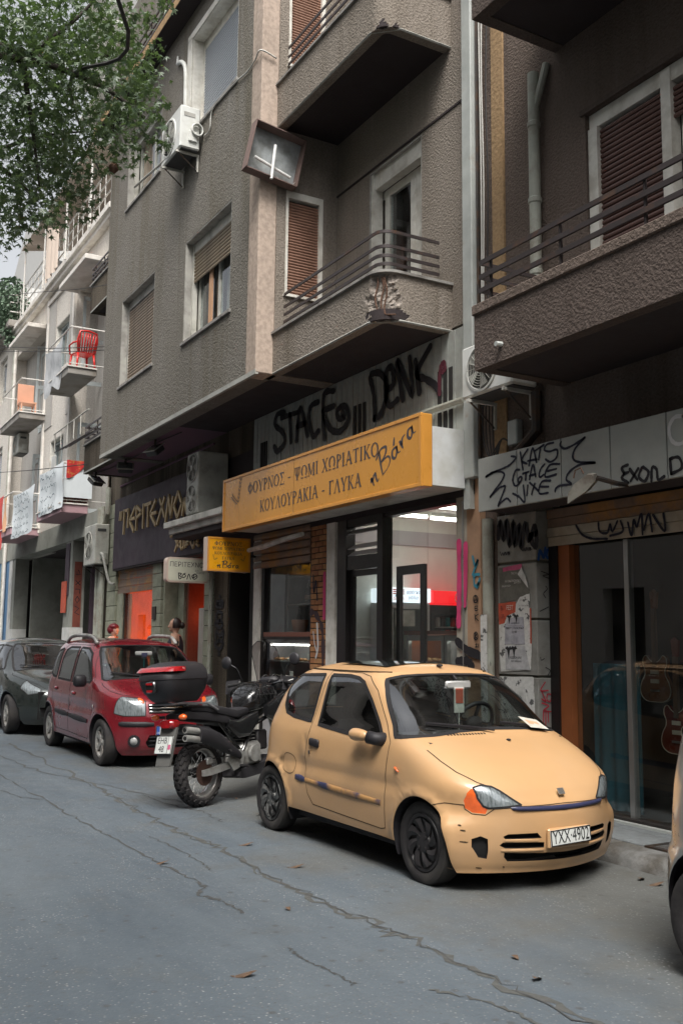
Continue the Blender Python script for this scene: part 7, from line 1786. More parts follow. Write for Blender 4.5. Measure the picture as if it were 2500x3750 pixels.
for y0,y1,z0,z1 in((-.02,-.52,.945,1.005),(.56,.10,.935,.995)):
 P=[on_ws(y0+(y1-y0)*t,z0+(z1-z0)*t**.8,.022)for t in lin(0,1,8)]
 w_=MB().tube(P,.008,5).build('wiper',MATS['trim_black'],YC,local=True)
 MB().tube([on_ws(y0+(y1-y0)*t,z0+(z1-z0)*t**.8-.004,.012)for t in lin(.25,1.0,6)],.006,5).build('wiper_blade',MATS['rubber'],w_,local=True)
lf_=MB();lf_.add([on_ws(a,c,.03)for a,c in((.30,1.02),(.46,.99),(.49,.925),(.33,.945))]+[on_ws(a,c,.032)for a,c in((.30,1.02),(.46,.99),(.49,.925),(.33,.945))],[(0,1,2,3),(7,6,5,4)])
lf=thing('leaflet','printed white leaflet tucked under the yellow car wiper','leaflet',(0,0,0));lf.matrix_basis=YC.matrix_basis.copy()
lf_.build('sheet',MATS['white_paint'],lf,local=True)
MB().add([on_ws(a,c,.0335)for a,c in((.335,.995),(.44,.975),(.455,.95),(.35,.965))],[(0,1,2,3)]).build('print',MATS['board_orange'],lf,local=True)
for a,c,l in((.60,.40,.03),(.585,.33,.045),(.62,.43,.02),(.50,.165,.04),(.60,.155,.06),(.40,.17,.02)):
 pad_on(YC,B1,F_((a,c),(a+l*.6,c+.004)),.004,.001,'seam','scuff',-1)
PSP=dict(af=[(.15,1.63),(.2,1.68),(.3,1.72),(.45,1.735),(.6,1.728),(.7,1.708),(.78,1.672),(.84,1.61),(.88,1.52),(.92,1.39),(.96,1.23),(1.0,1.08),(1.03,.985),(1.08,.905),(1.2,.735),(1.3,.59),(1.4,.435),(1.45,.345),(1.475,.28)],xf=[(.15,.95),(.7,.95),(.85,.85),(.95,.66),(1.03,.5),(1.2,.3),(1.475,-.1)],nf=[(.15,2.8),(.7,2.9),(.85,3.2),(1.0,3.6),(1.2,4),(1.475,3.4)],ar=[(.15,1.58),(.3,1.65),(.55,1.66),(.6,1.63),(.9,1.62),(1.1,1.60),(1.3,1.545),(1.4,1.47),(1.45,1.39),(1.475,1.32)],xr=[(.15,1.15),(1.475,.9)],nr=[(.15,3.4),(1.475,3.2)],b=[(.15,.735),(.25,.768),(.45,.788),(.7,.79),(.9,.777),(1.0,.757),(1.1,.737),(1.2,.715),(1.3,.69),(1.4,.655),(1.45,.62),(1.475,.59)],arches=[(1.15,.30,.325),(-1.15,.30,.325)],bow=.012,disp=lambda x,y,z:-.012*math.exp(-((z-.66)/.05)**2)*(1 if-1<x<.85 else 0))
def panda(name,lab,loc,rz,paint,front=True):
 C_=thing(name,lab,'car',loc,rz);B=Body(PSP)
 FW=S_((-.10,1.415),(.20,1.41),(.36,1.345),(.56,1.16),(.70,1.02),(.66,.985),(-.10,.965))
 RW=S_((-.19,1.415),(-.60,1.41),(-.74,1.37),(-.80,1.25),(-.80,.975),(-.19,.966))
 QW2=S_((-.90,1.385),(-1.12,1.35),(-1.22,1.24),(-1.24,1.06),(-1.10,1.0),(-.90,.985))
 FD=S_((-.145,1.45),(-.145,.30),(.70,.28),(.80,.40),(.83,.62),(.83,.93),(.74,1.06),(.40,1.385),(.22,1.45))
 RD=S_((-.15,1.45),(-.15,.30),(-.78,.30),(-.86,.55),(-.99,.70),(-.93,.98),(-.92,1.30),(-.78,1.44))
 WS2=F_((0,1.055),(.4,1.045),(.64,1.02),(.665,1.03),(.62,1.2),(.565,1.36),(.52,1.43),(.3,1.452),(0,1.455));WS2f=WS2+[('f',-a,c)for _,a,c in reversed(WS2[1:-1])]
 HD=F_((0,.80),(.36,.795),(.44,.84),(.60,.868),(.69,.905),(.71,.96),(.69,1.0),(.4,1.03),(0,1.04));HDf=HD+[('f',-a,c)for _,a,c in reversed(HD[1:-1])]
 HL2=[('f',.385,.63),('f',.375,.80),('f',.43,.83),('f',.60,.85),('s',1.46,.845),('s',1.45,.65),('f',.62,.625)]
 BP=[('s',1.465,.15),('s',1.48,.33),('s',1.40,.55),('s',1.42,.60),('f',.6,.60),('f',0,.60),('f',0,.15)]
 GR=F_((0,.655),(.34,.655),(.345,.77),(0,.775));INT=F_((0,.24),(.33,.25),(.37,.31),(.33,.40),(0,.41))
 RWd=[('r',0,1.0),('r',.52,1.0),('r',.55,1.05),('r',.50,1.36),('r',.3,1.41),('r',0,1.415)]
 TL=[('r',.585,.72),('s',-1.47,.72),('s',-1.50,.90),('s',-1.47,1.33),('r',.56,1.34),('r',.60,1.0)]
 RB=[('s',-1.47,.15),('s',-1.48,.33),('s',-1.40,.56),('r',.7,.62),('r',0,.62),('r',0,.15)]
 pn=[('bumper',paint,BP,True,1),('rear_bumper',paint,RB,True,1),('hood',paint,HDf,False,1),('door',paint,FD,True,2),('rear_door',paint,RD,True,2),('windscreen','car_glass',WS2f,False,4),('door_window','car_glass_dark',FW,True,4),('rear_door_window','car_glass_dark',RW,True,4),('quarter_window','car_glass_dark',QW2,True,4),('rear_window','car_glass_dark',RWd,True,4),('headlight','lens',HL2,True,4),('tail_light','lens_red',TL,True,4)]
 for P in(GR,INT):pn.append((None,'',P,True,6))
 for cx,cz,r in PSP['arches']:pn.append((None,'',circle_poly(cx,cz,r,.15),True,7))
 pn.append((None,'',S_((.83,.15),(.82,.235),(-.82,.235),(-.83,.15)),True,7))
 build_body(C_,B,pn,1.475,.15,1.545,paint,.06,.045)
 for s in(1,-1):
  for cx,cz,r in PSP['arches']:arch_liner(C_,B,cx,cz,r,.16,.78,s)
  for P in(FW,RW,QW2):line_on(C_,B,P,.03,'rubber','window_seal',.003,s,True)
  for P in(FD,RD):line_on(C_,B,P,.007,'rubber','door_seam',.0015,s,True)
  line_on(C_,B,HD[1:-2],.007,'rubber','hood_seam',.0015,s);line_on(C_,B,HL2,.010,'rubber','headlight_seal',.002,s,True)
  pad_on(C_,B,S_((.70,.50),(-.13,.52)),.035,.016,'trim_black','rub_strip',s);pad_on(C_,B,S_((-.16,.52),(-.80,.535)),.035,.016,'trim_black','rub_strip',s)
  pad_on(C_,B,S_((1.52,.53),(1.62,.53))+F_((.58,.53),(.28,.53)),.030,.018,'trim_black','bumper_strip',s)
  pad_on(C_,B,S_((-.02,.815),(.12,.815)),.026,.026,paint,'door_handle',s);pad_on(C_,B,S_((-.86,.835),(-.74,.835)),.026,.026,paint,'door_handle',s)
  pad_on(C_,B,S_((.885,.70),(.935,.70)),.022,.010,'lens_white','side_indicator',s)
  pad_on(C_,B,F_((.39,.80),(.45,.815)),.03,.004,'lens_orange','indicator',s)
  q=B.inv(('f',.50,.33))[0];p=B.pt(s*q,.33,.004);d=(B.pt(s*q,.33,.02)-p).normalized()
  mm=FR(p,d.orthogonal(),d.cross(d.orthogonal()));MB().lathe([(.075,-.01),(.075,.01),(.055,.012)],mm,18).build('fog_lamp_ring',MATS['trim_black'],C_,local=True);MB().lathe([(.052,.0),(.045,.014),(.001,.018)],mm,16).build('fog_lamp',MATS['lens_white'],C_,smooth=True,local=True)
  c=Vector((.64,s*.88,1.0));MB().box(c.x-.04,c.x+.07,c.y-.09,c.y+.07,c.z-.07,c.z+.08,bv=.03).build('side_mirror',MATS['trim_black'],C_,smooth=R(50),local=True)
  rl=[(-.98,s*.60,1.475),(-.86,s*.585,1.545),(-.6,s*.575,1.575),(-.1,s*.565,1.575),(.12,s*.56,1.55),(.26,s*.555,1.475)]
  MB().tube(smooth_pts(rl,5),[.026]*(len(rl)*5-4),8).build('roof_rail',MATS['alloy'],C_,smooth=True,local=True)
 line_on(C_,B,WS2f,.03,'rubber','windscreen_seal',.003,1,True)
 MB().box(1.50,1.60,-.36,.36,.62,.80).box(1.50,1.62,-.38,.38,.22,.42).build('grille_shadow',MATS['mesh_black'],C_,local=True)
 for zz in(.68,.72,.755):pad_on(C_,B,[('f',y,zz)for y in lin(-.33,.33,8)],.009,.006,'chrome','grille_bar')
 for zz in(.28,.33,.375):pad_on(C_,B,[('f',y,zz)for y in lin(-.33,.33,8)],.008,.003,'trim_black','intake_bar')
 for x in(1.15,-1.15):
  for s in(-1,1):wheel(C_,x,s*.685,.285,.17,'alloy',1 if s<0 else-1,rim_r=.66)
 cabin(C_,.84,1.0,.72,.34,((-.0,-.36),(.0,.36)),(-1.4,1.2),.34)
 MB().box(.50,.53,-.12,.12,1.32,1.38,bv=.012).build('interior_mirror',MATS['lens_white'],C_,local=True)
 if front:
  pl_=plate(C_,FR((1.752,0,.455),(0,1,0),(0,0,1)),.52,.11,'          -36',.10,eu=True,sx=.8)
 return C_
RC=panda('red_hatchback','dark red five-door hatchback with roof rails parked behind the motorcycle',(-13.40,4.285,.052),.03,'paint_red')
RC.matrix_basis=Matrix.Translation((-13.40,4.285,ground_z(-13.4)))@Matrix.Rotation(.03,4,'Z')@Matrix.Rotation(.011,4,'Y')
SV=panda('silver_hatchback','silver hatchback cut off by the right picture edge, red tail light showing',(-2.115,4.648,0),.0,'paint_silver',False)
hg=thing('mirror_charm','small blue charm hanging from the red car mirror','charm',(0,0,0));hg.matrix_basis=RC.matrix_basis.copy()
MB().box(.54,.55,-.04,.04,1.30,1.36).build('tag',MATS['strip_blue'],hg,local=True);MB().tube([(.54,0,1.3),(.54,0,1.14)],.006,5).build('string',MATS['ink_teal'],hg,local=True)
bx=thing('cardboard_box','open cardboard box on the back seat of the red car','box',(0,0,0));bx.matrix_basis=RC.matrix_basis.copy()
MB().box(.35,.6,.25,.55,1.0,1.05).build('carton',MATS['board_orange'],bx,local=True)
for nm,P in(('wiper',((-.05,1.05),(-.55,1.10))),('wiper',((.55,1.04),(.05,1.09)))):
 Bq=Body(PSP);pts=[Bq.pt(Bq.inv(('f',P[0][0]+(P[1][0]-P[0][0])*t,P[0][1]+(P[1][1]-P[0][1])*t))[0],P[0][1]+(P[1][1]-P[0][1])*t,.02)for t in lin(0,1,6)]
 MB().tube(pts,.009,5).build('wiper',MATS['trim_black'],RC,local=True)
DSP=dict(af=[(.15,1.85),(.25,1.95),(.4,1.98),(.55,1.965),(.65,1.92),(.72,1.83),(.80,1.68),(.86,1.52),(.92,1.30),(.96,1.12),(1.0,1.0),(1.1,.78),(1.2,.58),(1.3,.37),(1.38,.18),(1.42,.02)],xf=[(.15,1.0),(.65,1.0),(.8,.85),(.95,.55),(1.1,.3),(1.42,-.3)],nf=[(.15,2.3),(.65,2.3),(.85,3.0),(1.0,3.6),(1.42,3.2)],ar=[(.15,1.85),(.5,1.9),(.8,1.86),(1.0,1.80),(1.2,1.66),(1.35,1.45),(1.42,1.25)],xr=[(.15,1.1),(1.42,.8)],nr=[(.15,2.8),(1.42,2.8)],b=[(.15,.77),(.3,.82),(.5,.838),(.7,.835),(.85,.82),(.95,.80),(1.1,.745),(1.2,.705),(1.3,.655),(1.38,.60),(1.42,.56)],arches=[(1.255,.31,.34),(-1.255,.31,.34)],bow=.015)
DC=thing('dark_green_car','dark green hatchback at the left edge behind the red car','car',(-17.7,4.02,.1),.01);B3=Body(DSP)
fw=S_((-.05,1.37),(.18,1.345),(.55,1.12),(.78,.985),(-.05,.95));rw=S_((-.14,1.37),(-.70,1.345),(-1.0,1.22),(-1.08,1.05),(-.14,.955))
ws3=F_((0,1.0),(.4,.99),(.66,.955),(.655,1.0),(.60,1.18),(.53,1.33),(.46,1.385),(0,1.405));ws3f=ws3+[('f',-a,c)for _,a,c in reversed(ws3[1:-1])]
hd3=F_((0,.70),(.35,.70),(.48,.78),(.66,.86),(.73,.90),(.70,.935),(.4,.965),(0,.98));hd3f=hd3+[('f',-a,c)for _,a,c in reversed(hd3[1:-1])]
hl3=[('f',.44,.64),('f',.42,.70),('f',.55,.78),('s',1.52,.82),('s',1.56,.70),('f',.6,.61)]
dr3=S_((-.09,1.40),(-.09,.32),(.72,.30),(.84,.42),(.86,.90),(.30,1.31));in3=F_((0,.27),(.42,.28),(.45,.42),(0,.43));gr3=F_((0,.58),(.3,.58),(.33,.64),(0,.65))
pn=[('hood','paint_dark',hd3f,False,1),('door','paint_dark',dr3,True,2),('windscreen','car_glass',ws3f,False,4),('door_window','car_glass_dark',fw,True,4),('rear_window','car_glass_dark',rw,True,4),('headlight','lens',hl3,True,4),(None,'',in3,True,6),(None,'',gr3,True,6)]
for cx,cz,r in DSP['arches']:pn.append((None,'',circle_poly(cx,cz,r,.15),True,7))
pn.append((None,'',S_((.9,.15),(.88,.24),(-.88,.24),(-.9,.15)),True,7))
build_body(DC,B3,pn,1.42,.15,1.50,'paint_dark',.06,.045)
for s in(1,-1):
 for cx,cz,r in DSP['arches']:arch_liner(DC,B3,cx,cz,r,.16,.82,s)
 for P in(fw,rw):line_on(DC,B3,P,.03,'rubber','window_seal',.003,s,True)
 line_on(DC,B3,dr3,.008,'rubber','door_seam',.0015,s,True);line_on(DC,B3,hl3,.012,'rubber','headlight_seal',.002,s,True);line_on(DC,B3,hd3[1:-2],.008,'rubber','hood_seam',.0015,s)
 MB().box(.66,.78,s*.95-.09,s*.95+.07,.93,1.06,bv=.03).build('side_mirror',MATS['paint_dark'],DC,smooth=R(50),local=True)
 for x in(1.255,-1.255):wheel(DC,x,s*.73,.30,.18,'alloy',1 if s<0 else-1,rim_r=.66)
line_on(DC,B3,ws3f,.035,'rubber','windscreen_seal',.003,1,True)
MB().box(1.70,1.86,-.46,.46,.24,.66).build('grille_shadow',MATS['mesh_black'],DC,local=True)
cabin(DC,.95,.95,.76,.36,((-.05,-.37),(-.05,.37)),(-1.5,1.3),.34)
for y0,y1 in((-.05,-.55),(.55,.05)):
 MB().tube([B3.pt(B3.inv(('f',y0+(y1-y0)*t,1.0+.03*t))[0],1.0+.03*t,.02)for t in lin(0,1,6)],.009,5).build('wiper',MATS['trim_black'],DC,local=True)
MB().add([B3.pt(B3.inv(('f',a,c))[0],c,-.01)for a,c in((.28,1.22),(.4,1.22),(.41,1.34),(.29,1.34))],[(0,1,2,3)]).build('windscreen_sticker',MATS['strip_blue'],DC,local=True)
DC.matrix_basis=Matrix.Translation((-17.55,4.03,ground_z(-17.5)))@Matrix.Rotation(.01,4,'Z')
pbr('moto_black',(0.012,0.012,0.013),0.18,coat=0.8,var=0.1)
pbr('moto_plastic',(0.022,0.021,0.024),0.5,var=0.15,vs=12)
pbr('moto_seat',(0.020,0.019,0.022),0.7,var=0.15,bump=0.2,bs=150)
pbr('moto_alu',(0.40,0.40,0.385),0.4,metal=0.5,col2=(0.26,0.25,0.23),c2s=9,var=0.12)
pbr('moto_rim',(0.46,0.45,0.43),0.3,metal=0.8,var=0.08)
pbr('disc_rust',(0.075,0.042,0.034),0.5,metal=0.4,var=0.2)
pbr('rack_grey',(0.20,0.20,0.21),0.5,metal=0.3,var=0.1)
pbr('net_black',(0.008,0.008,0.008),0.8)
pbr('mudguard_grey',(0.10,0.10,0.095),0.6,var=0.15)
glass('smoke_screen',(0.48,0.45,0.46),alpha=0.25)
MT=thing('trail_motorcycle','black trail motorcycle with top box parked between the red and yellow cars','motorcycle',(0,0,0))
MT.matrix_basis=Matrix.Translation((-9.03,3.62,ground_z(-9)))@Matrix.Rotation(R(118),4,'Z')@Matrix.Rotation(R(-4),4,'X')
def PM(mb,name,mat,par=None,smooth=R(40)):return mb.build(name,MATS[mat],par or MT,smooth=smooth,local=True)
AX=Matrix.Rotation(R(90),4,'X')
def mwheel(x,r,w,rim,nblk,disc_side,steer=0):
 e=bpy.data.objects.new('wheel',None);COL.objects.link(e);e.parent=MT
 e.matrix_basis=Matrix.Translation((x,0,r))@Matrix.Rotation(steer,4,'Z')@AX
 q=[]
 for k in range(13):
  a=-math.pi/2*1.15+math.pi*1.15*k/12;q.append((r-.012-(w*.5)*(1-math.cos(a))*.92,w*.5*math.sin(a)))
 q=[(rim+.006,-w*.34)]+q+[(rim+.006,w*.34)]
 MB().lathe(q,None,48,cap=False).build('tyre',MATS['tyre'],e,smooth=True,local=True)
 blk={}
 for row,(a,ln,wd)in enumerate(((-1.0,.052,.034),(-.5,.060,.036),(0,.064,.036),(.5,.060,.036),(1.0,.052,.034))):
  rad=r-.012-(w*.5)*(1-math.cos(a))*.92;zz=w*.5*math.sin(a)
  me=MB().box(-ln/2,ln/2,-wd/2,wd/2,-.006,.011,bv=.004).mesh('tread_block',MATS['tyre'])
  for k in range(nblk):
   an=2*math.pi*(k+(row%2)*.5)/nblk
   c,s=math.cos(an),math.sin(an);rn=Vector((c*math.cos(a),s*math.cos(a),math.sin(a)));tg=Vector((-s,c,0))
   tg2=(tg*math.cos(.35*(1 if row<2 else-1 if row>2 else 0))+rn.cross(tg)*math.sin(.35*(1 if row<2 else-1 if row>2 else 0)))
   o=place('tread_block',me,e,True);o.matrix_basis=FR((rad*c,rad*s,zz),tg2,rn.cross(tg2))
 MB().lathe([(rim+.008,-w*.36),(rim+.010,-w*.40),(rim-.004,-w*.38),(rim-.018,-w*.22),(rim-.024,0),(rim-.018,w*.22),(rim-.004,w*.38),(rim+.010,w*.40),(rim+.008,w*.36)],None,48,cap=False).build('rim',MATS['moto_rim'],e,smooth=R(40),local=True)
 MB().lathe([(.001,-.07),(.045,-.07),(.05,-.05),(.03,-.03),(.03,.03),(.05,.05),(.045,.07),(.001,.07)],None,20).build('hub',MATS['hub_black'],e,smooth=R(40),local=True)
 for k in range(32):
  a=2*math.pi*k/32;sd=1 if k%2 else-1;b_=a+(.55 if(k//2)%2 else-.55)
  MB().tube([(.046*math.cos(b_),.046*math.sin(b_),sd*.05),((rim-.02)*math.cos(a),(rim-.02)*math.sin(a),sd*.012)],.0022,4,cap=False).build('spoke',MATS['moto_rim'],e,local=True)
 MB().lathe([(.075,disc_side*.072),(.12,disc_side*.072),(.12,disc_side*.078),(.075,disc_side*.078)],None,36,close=True).build('brake_disc',MATS['disc_rust'],e,smooth=R(30),local=True)
 MB().lathe([(.03,disc_side*.07),(.085,disc_side*.075),(.085,disc_side*.079),(.03,disc_side*.079)],None,24,close=True).build('disc_carrier',MATS['disc_rust'],e,local=True)
 return e
RR,FRr,WB=.318,.335,1.50
mwheel(0,RR,.135,.222,22,1)
mwheel(WB,FRr,.095,.262,26,1,R(14))
def beam(P,w,h,name,mat):
 mb=MB();n=len(P)
 for i,p in enumerate(P):
  p=Vector(p)
  for dy,dz in((-w/2,-h[i]/2),(w/2,-h[i]/2),(w/2,h[i]/2),(-w/2,h[i]/2)):mb.v.append((p.x,p.y+dy,p.z+dz))
 for i in range(n-1):
  for k in range(4):mb.f.append([i*4+k,i*4+(k+1)%4,(i+1)*4+(k+1)%4,(i+1)*4+k]);mb.mi.append(0)
 mb.f+=[[0,1,2,3],[n*4-4,n*4-3,n*4-2,n*4-1]];mb.mi+=[0,0]
 return PM(mb,name,mat)
for s in(-1,1):beam([(-.06,s*.105,RR),(.05,s*.105,RR+.005),(.42,s*.105,RR+.055),(.52,s*.09,RR+.06)],.032,[.055,.065,.075,.08],'swing_arm','moto_alu')
PM(MB().lathe([(.026,-.12),(.026,.12)],Matrix.Translation((0,0,RR))@AX,10),'axle_nut','moto_alu')
PM(MB().box(.02,.11,-.098,-.06,RR+.07,RR+.14,bv=.012),'brake_caliper','moto_alu')
PM(MB().tube([(.1,-.08,RR+.12),(.22,-.1,RR+.13),(.4,-.11,RR+.12),(.55,-.12,RR+.2)],.006,5),'brake_hose','cable')
PM(MB().box(.52,.86,-.13,.13,.32,.56,bv=.04),'engine_case','moto_alu')
PM(MB().lathe([(.001,0),(.08,0),(.085,.02),(.08,.035),(.001,.04)],Matrix.Translation((.68,-.135,.44))@AX,24),'clutch_cover','moto_alu')
PM(MB().box(.58,.76,-.08,.08,.54,.78,bv=.02),'rear_cylinder','hub_black');PM(MB().box(.84,1.02,-.08,.08,.46,.66,bv=.02),'front_cylinder','hub_black')
for k in range(5):PM(MB().box(.57,.77,-.1,.1,.58+k*.035,.59+k*.035),'cooling_fin','moto_alu')
PM(MB().prism([(.45,.24),(.55,.21),(1.0,.24),(1.08,.40),(1.0,.36),(.5,.30)],FR((0,.13,0),(1,0,0),(0,0,1)),.26),'bash_plate','moto_plastic')
for s in(-1,1):
 PM(MB().tube([(1.22,s*.05,.98),(1.0,s*.11,.80),(.72,s*.12,.72),(.50,s*.11,.42)],.022,8),'frame_tube','moto_black')
 PM(MB().tube([(.62,s*.11,.75),(.2,s*.10,.82),(-.22,s*.08,.86)],.016,8),'subframe_tube','moto_black')
 PM(MB().tube([(.5,s*.11,.5),(.2,s*.10,.78)],.014,8),'subframe_stay','moto_black')
 PM(MB().prism([(.36,.30),(.50,.34),(.56,.46),(.48,.50),(.30,.44),(.28,.40)],FR((0,s*.135+.008,0),(1,0,0),(0,0,1)),.016),'peg_plate','moto_alu')
 PM(MB().tube([(.46,s*.15,.34),(.46,s*.25,.345)],.016,8),'foot_peg','rubber');PM(MB().tube([(.24,s*.15,.50),(.22,s*.23,.51)],.014,8),'rear_peg','rubber')
PM(MB().tube([(.44,0,.36),(.50,0,.68)],.03,10),'shock_absorber','moto_alu')
pr=[(-.30,.70),(-.28,.64),(.12,.52),(.34,.44),(.40,.52),(.2,.62),(-.05,.76),(-.25,.79)]
for dz in(0,.075):
 P=[(-.36,-.155,.665+dz),(-.30,-.155,.66+dz),(-.10,-.16,.63+dz)]
 PM(MB().tube(P,.032,14),'silencer_tip','moto_alu');PM(MB().tube([(-.363,-.155,.665+dz),(-.355,-.155,.665+dz)],.020,12),'silencer_bore','mesh_black')
sil=MB();secs=[(-.18,.69,.075),(-.05,.665,.085),(.12,.60,.085),(.30,.51,.06),(.44,.44,.035)]
for x,z,h in secs:
 for k in range(12):
  a=2*math.pi*k/12;sil.v.append((x,-.165+.055*math.cos(a)*(h/.085),z+h*math.sin(a)))
for i in range(4):
 for k in range(12):sil.f.append([i*12+k,i*12+(k+1)%12,(i+1)*12+(k+1)%12,(i+1)*12+k]);sil.mi.append(0)
sil.f+=[list(range(12)),list(range(48,60))];sil.mi+=[0,0]
PM(sil,'silencer','moto_plastic')
def loft(secs,name,mat,n=14,par=None,e=.6):
 """secs: (x, z, half width, half height)"""
 mb=MB()
 for x,z,w,h in secs:
  for k in range(n):
   a=2*math.pi*k/n;c,s=math.cos(a),math.sin(a)
   mb.v.append((x,w*math.copysign(abs(c)**e,c),z+h*math.copysign(abs(s)**e,s)))
 for i in range(len(secs)-1):
  for k in range(n):mb.f.append([i*n+k,i*n+(k+1)%n,(i+1)*n+(k+1)%n,(i+1)*n+k]);mb.mi.append(0)
 mb.f+=[list(range(n)),list(range((len(secs)-1)*n,len(secs)*n))];mb.mi+=[0,0]
 return PM(mb,name,mat,par)
loft([(-.36,.86,.075,.03),(-.25,.87,.10,.05),(0,.85,.13,.06),(.3,.80,.14,.06),(.45,.76,.12,.05)],'tail_cowl','moto_plastic')
loft([(-.20,.925,.11,.02),(0,.915,.14,.04),(.2,.89,.15,.05),(.45,.845,.145,.055),(.66,.86,.11,.05),(.74,.90,.08,.04)],'seat','moto_seat')
rk_=MB()
for s in(-1,1):rk_.tube([(.12,s*.16,.90),(-.02,s*.15,.97),(-.40,s*.13,.99),(-.47,s*.10,.985)],.013,7)
rk_.tube([(-.47,-.10,.985),(-.47,.10,.985)],.013,7)
for x in(-.1,-.18,-.26,-.34,-.41):rk_.tube([(x,-.14,.982),(x,.14,.982)],.008,6)
PM(rk_,'luggage_rack','rack_grey')
loft([(-.455,.80,.06,.035),(-.43,.80,.085,.045),(-.36,.80,.09,.045)],'tail_light','lens_red')
mg=MB();
mg.prism([(-.10,0),(.10,0),(.085,-.36),(-.085,-.36)],FR((-.40,0,.77),(0,1,0),(.30,0,1))@Matrix.Translation((0,0,0)),.02);PM(mg,'rear_mudguard','mudguard_grey')
loft([(-.38,.76,.10,.02),(-.2,.74,.11,.05),(.1,.70,.09,.05)],'inner_mudguard','moto_plastic')
pm_=FR((-.478,0,.615),(0,-1,0),(.30,0,1));pl_=PM(MB().obox(pm_,.20,.165,.006),'number_plate','plate_white')
text('EHB',.082,pm_@Matrix.Translation((-.02,.038,.005)),MATS['plate_ink'],'lettering',pl_,sx=.8,local=True);text('48',.082,pm_@Matrix.Translation((-.02,-.04,.005)),MATS['plate_ink'],'lettering',pl_,sx=.8,local=True)
MB().obox(pm_@Matrix.Translation((.072,-.02,.004)),.03,.045,.002).build('plate_sticker',MATS['poster_pink']if 'poster_pink' in MATS else MATS['lens_red'],pl_,local=True)
for a,b_,c,d in((-.1,.1,.078,.0825),(-.1,.1,-.0825,-.078),(-.1,-.0955,-.0825,.0825),(.0955,.1,-.0825,.0825),(.05,.053,-.08,.08)):MB().add([pm_@Vector(v)for v in MB().box(a,b_,c,d,.003,.0045).v],MB().box(0,1,0,1,0,1).f).build('plate_line',MATS['plate_ink'],pl_,local=True)
PM(MB().obox(FR((-.40,-.0,.44),(0,-1,0),(.3,0,1))@Matrix.Translation((-.02,0,.012)),.05,.035,.012),'reflector','lens_red')
for s in(-1,1):
 PM(MB().blob((-.40,s*.17,.86),(.035,.045,.03),12,8),'turn_signal','lens_orange');PM(MB().tube([(-.34,s*.10,.86),(-.37,s*.15,.86)],.014,7),'signal_stalk','moto_plastic')
def shell(secs,name,mat,lo=None,e=.55,n=26):
 """secs (z, x0, x1, half width): horizontal rounded slices"""
 mb=MB()
 for z,x0,x1,w in secs:
  for k in range(n):
   a=2*math.pi*k/n;c,s=math.cos(a),math.sin(a)
   mb.v.append(((x0+x1)/2+(x1-x0)/2*math.copysign(abs(c)**e,c),w*math.copysign(abs(s)**e,s),z))
 for i in range(len(secs)-1):
  for k in range(n):mb.f.append([i*n+k,i*n+(k+1)%n,(i+1)*n+(k+1)%n,(i+1)*n+k]);mb.mi.append(0)
 mb.f+=[list(range(n)),list(range((len(secs)-1)*n,len(secs)*n))];mb.mi+=[0,0]
 return PM(mb,name,mat,smooth=R(45))
TB=thing('top_box','black hard top box with red reflector on the motorcycle rack','top box',(0,0,0));TB.matrix_basis=MT.matrix_basis.copy()
_MT=MT;MT=TB
shell([(1.0,-.50,-.10,.14),(1.03,-.54,-.08,.17),(1.10,-.60,-.04,.215),(1.17,-.625,-.02,.235),(1.205,-.63,-.015,.24)],'base_shell','moto_plastic')
shell([(1.208,-.635,-.01,.245),(1.235,-.635,-.01,.245),(1.30,-.60,-.02,.225),(1.345,-.54,-.05,.19),(1.37,-.44,-.10,.13),(1.375,-.36,-.16,.07)],'lid','moto_plastic')
shell([(1.282,-.632,-.36,.242),(1.30,-.618,-.35,.238),(1.325,-.592,-.34,.222)],'reflector_band','lens_red')
PM(MB().box(-.655,-.60,-.06,.06,1.09,1.20,bv=.015),'latch','moto_black');PM(MB().box(-.665,-.65,-.035,.035,1.165,1.185),'latch_tab','lens_red');PM(MB().box(-.665,-.65,-.03,.03,1.10,1.12),'latch_tab','lens_red')
MT=_MT
loft([(.62,.90,.06,.04),(.70,.95,.14,.10),(.82,1.0,.185,.14),(.96,1.02,.185,.14),(1.10,1.0,.14,.12),(1.18,.98,.08,.08)],'tank','moto_black',20)
for k in range(11):
 P=[]
 for t in lin(0,1,14):
  a=R(-20)+R(220)*t;x=.66+.05*k+.04*math.sin(t*9+k);w=.2*math.sin(max(.15,(x-.56)/.68*math.pi))**.5
  P.append((x,(w+.004)*math.cos(a),.99+(.155*math.sin(max(.2,(x-.56)/.66*math.pi))**.5+.006)*math.sin(a)))
 PM(MB().tube(P,.0045,4),'cargo_net_cord','net_black')
for k in range(7):
 a=R(10)+R(160)*k/6;PM(MB().tube([(x,(.205*math.sin(max(.2,(x-.56)/.68*math.pi))**.5)*math.cos(a),.99+.165*math.sin(max(.2,(x-.56)/.66*math.pi))**.5*math.sin(a))for x in lin(.68,1.14,10)],.0045,4),'cargo_net_cord','net_black')
for s in(-1,1):
 loft([(.30,.76,.03,.04),(.45,.70,.04,.09),(.62,.72,.04,.11),(.78,.80,.03,.06)],'side_panel','moto_black').location=(0,s*.125,0)
 loft([(.85,.86,.03,.06),(1.05,.86,.05,.14),(1.25,.92,.05,.16),(1.36,1.0,.03,.08)],'radiator_shroud','moto_black').location=(0,s*.19,0)
for s in(-1,1):
 PM(MB().tube([(1.22,s*.105,1.06),(1.30,s*.10,.78),(1.50,s*.095,FRr)],[.024,.024,.030],10),'fork_leg','moto_alu')
loft([(1.16,1.08,.12,.08),(1.26,1.08,.20,.13),(1.40,1.02,.17,.13),(1.50,.98,.09,.08)],'fairing','moto_black',18)
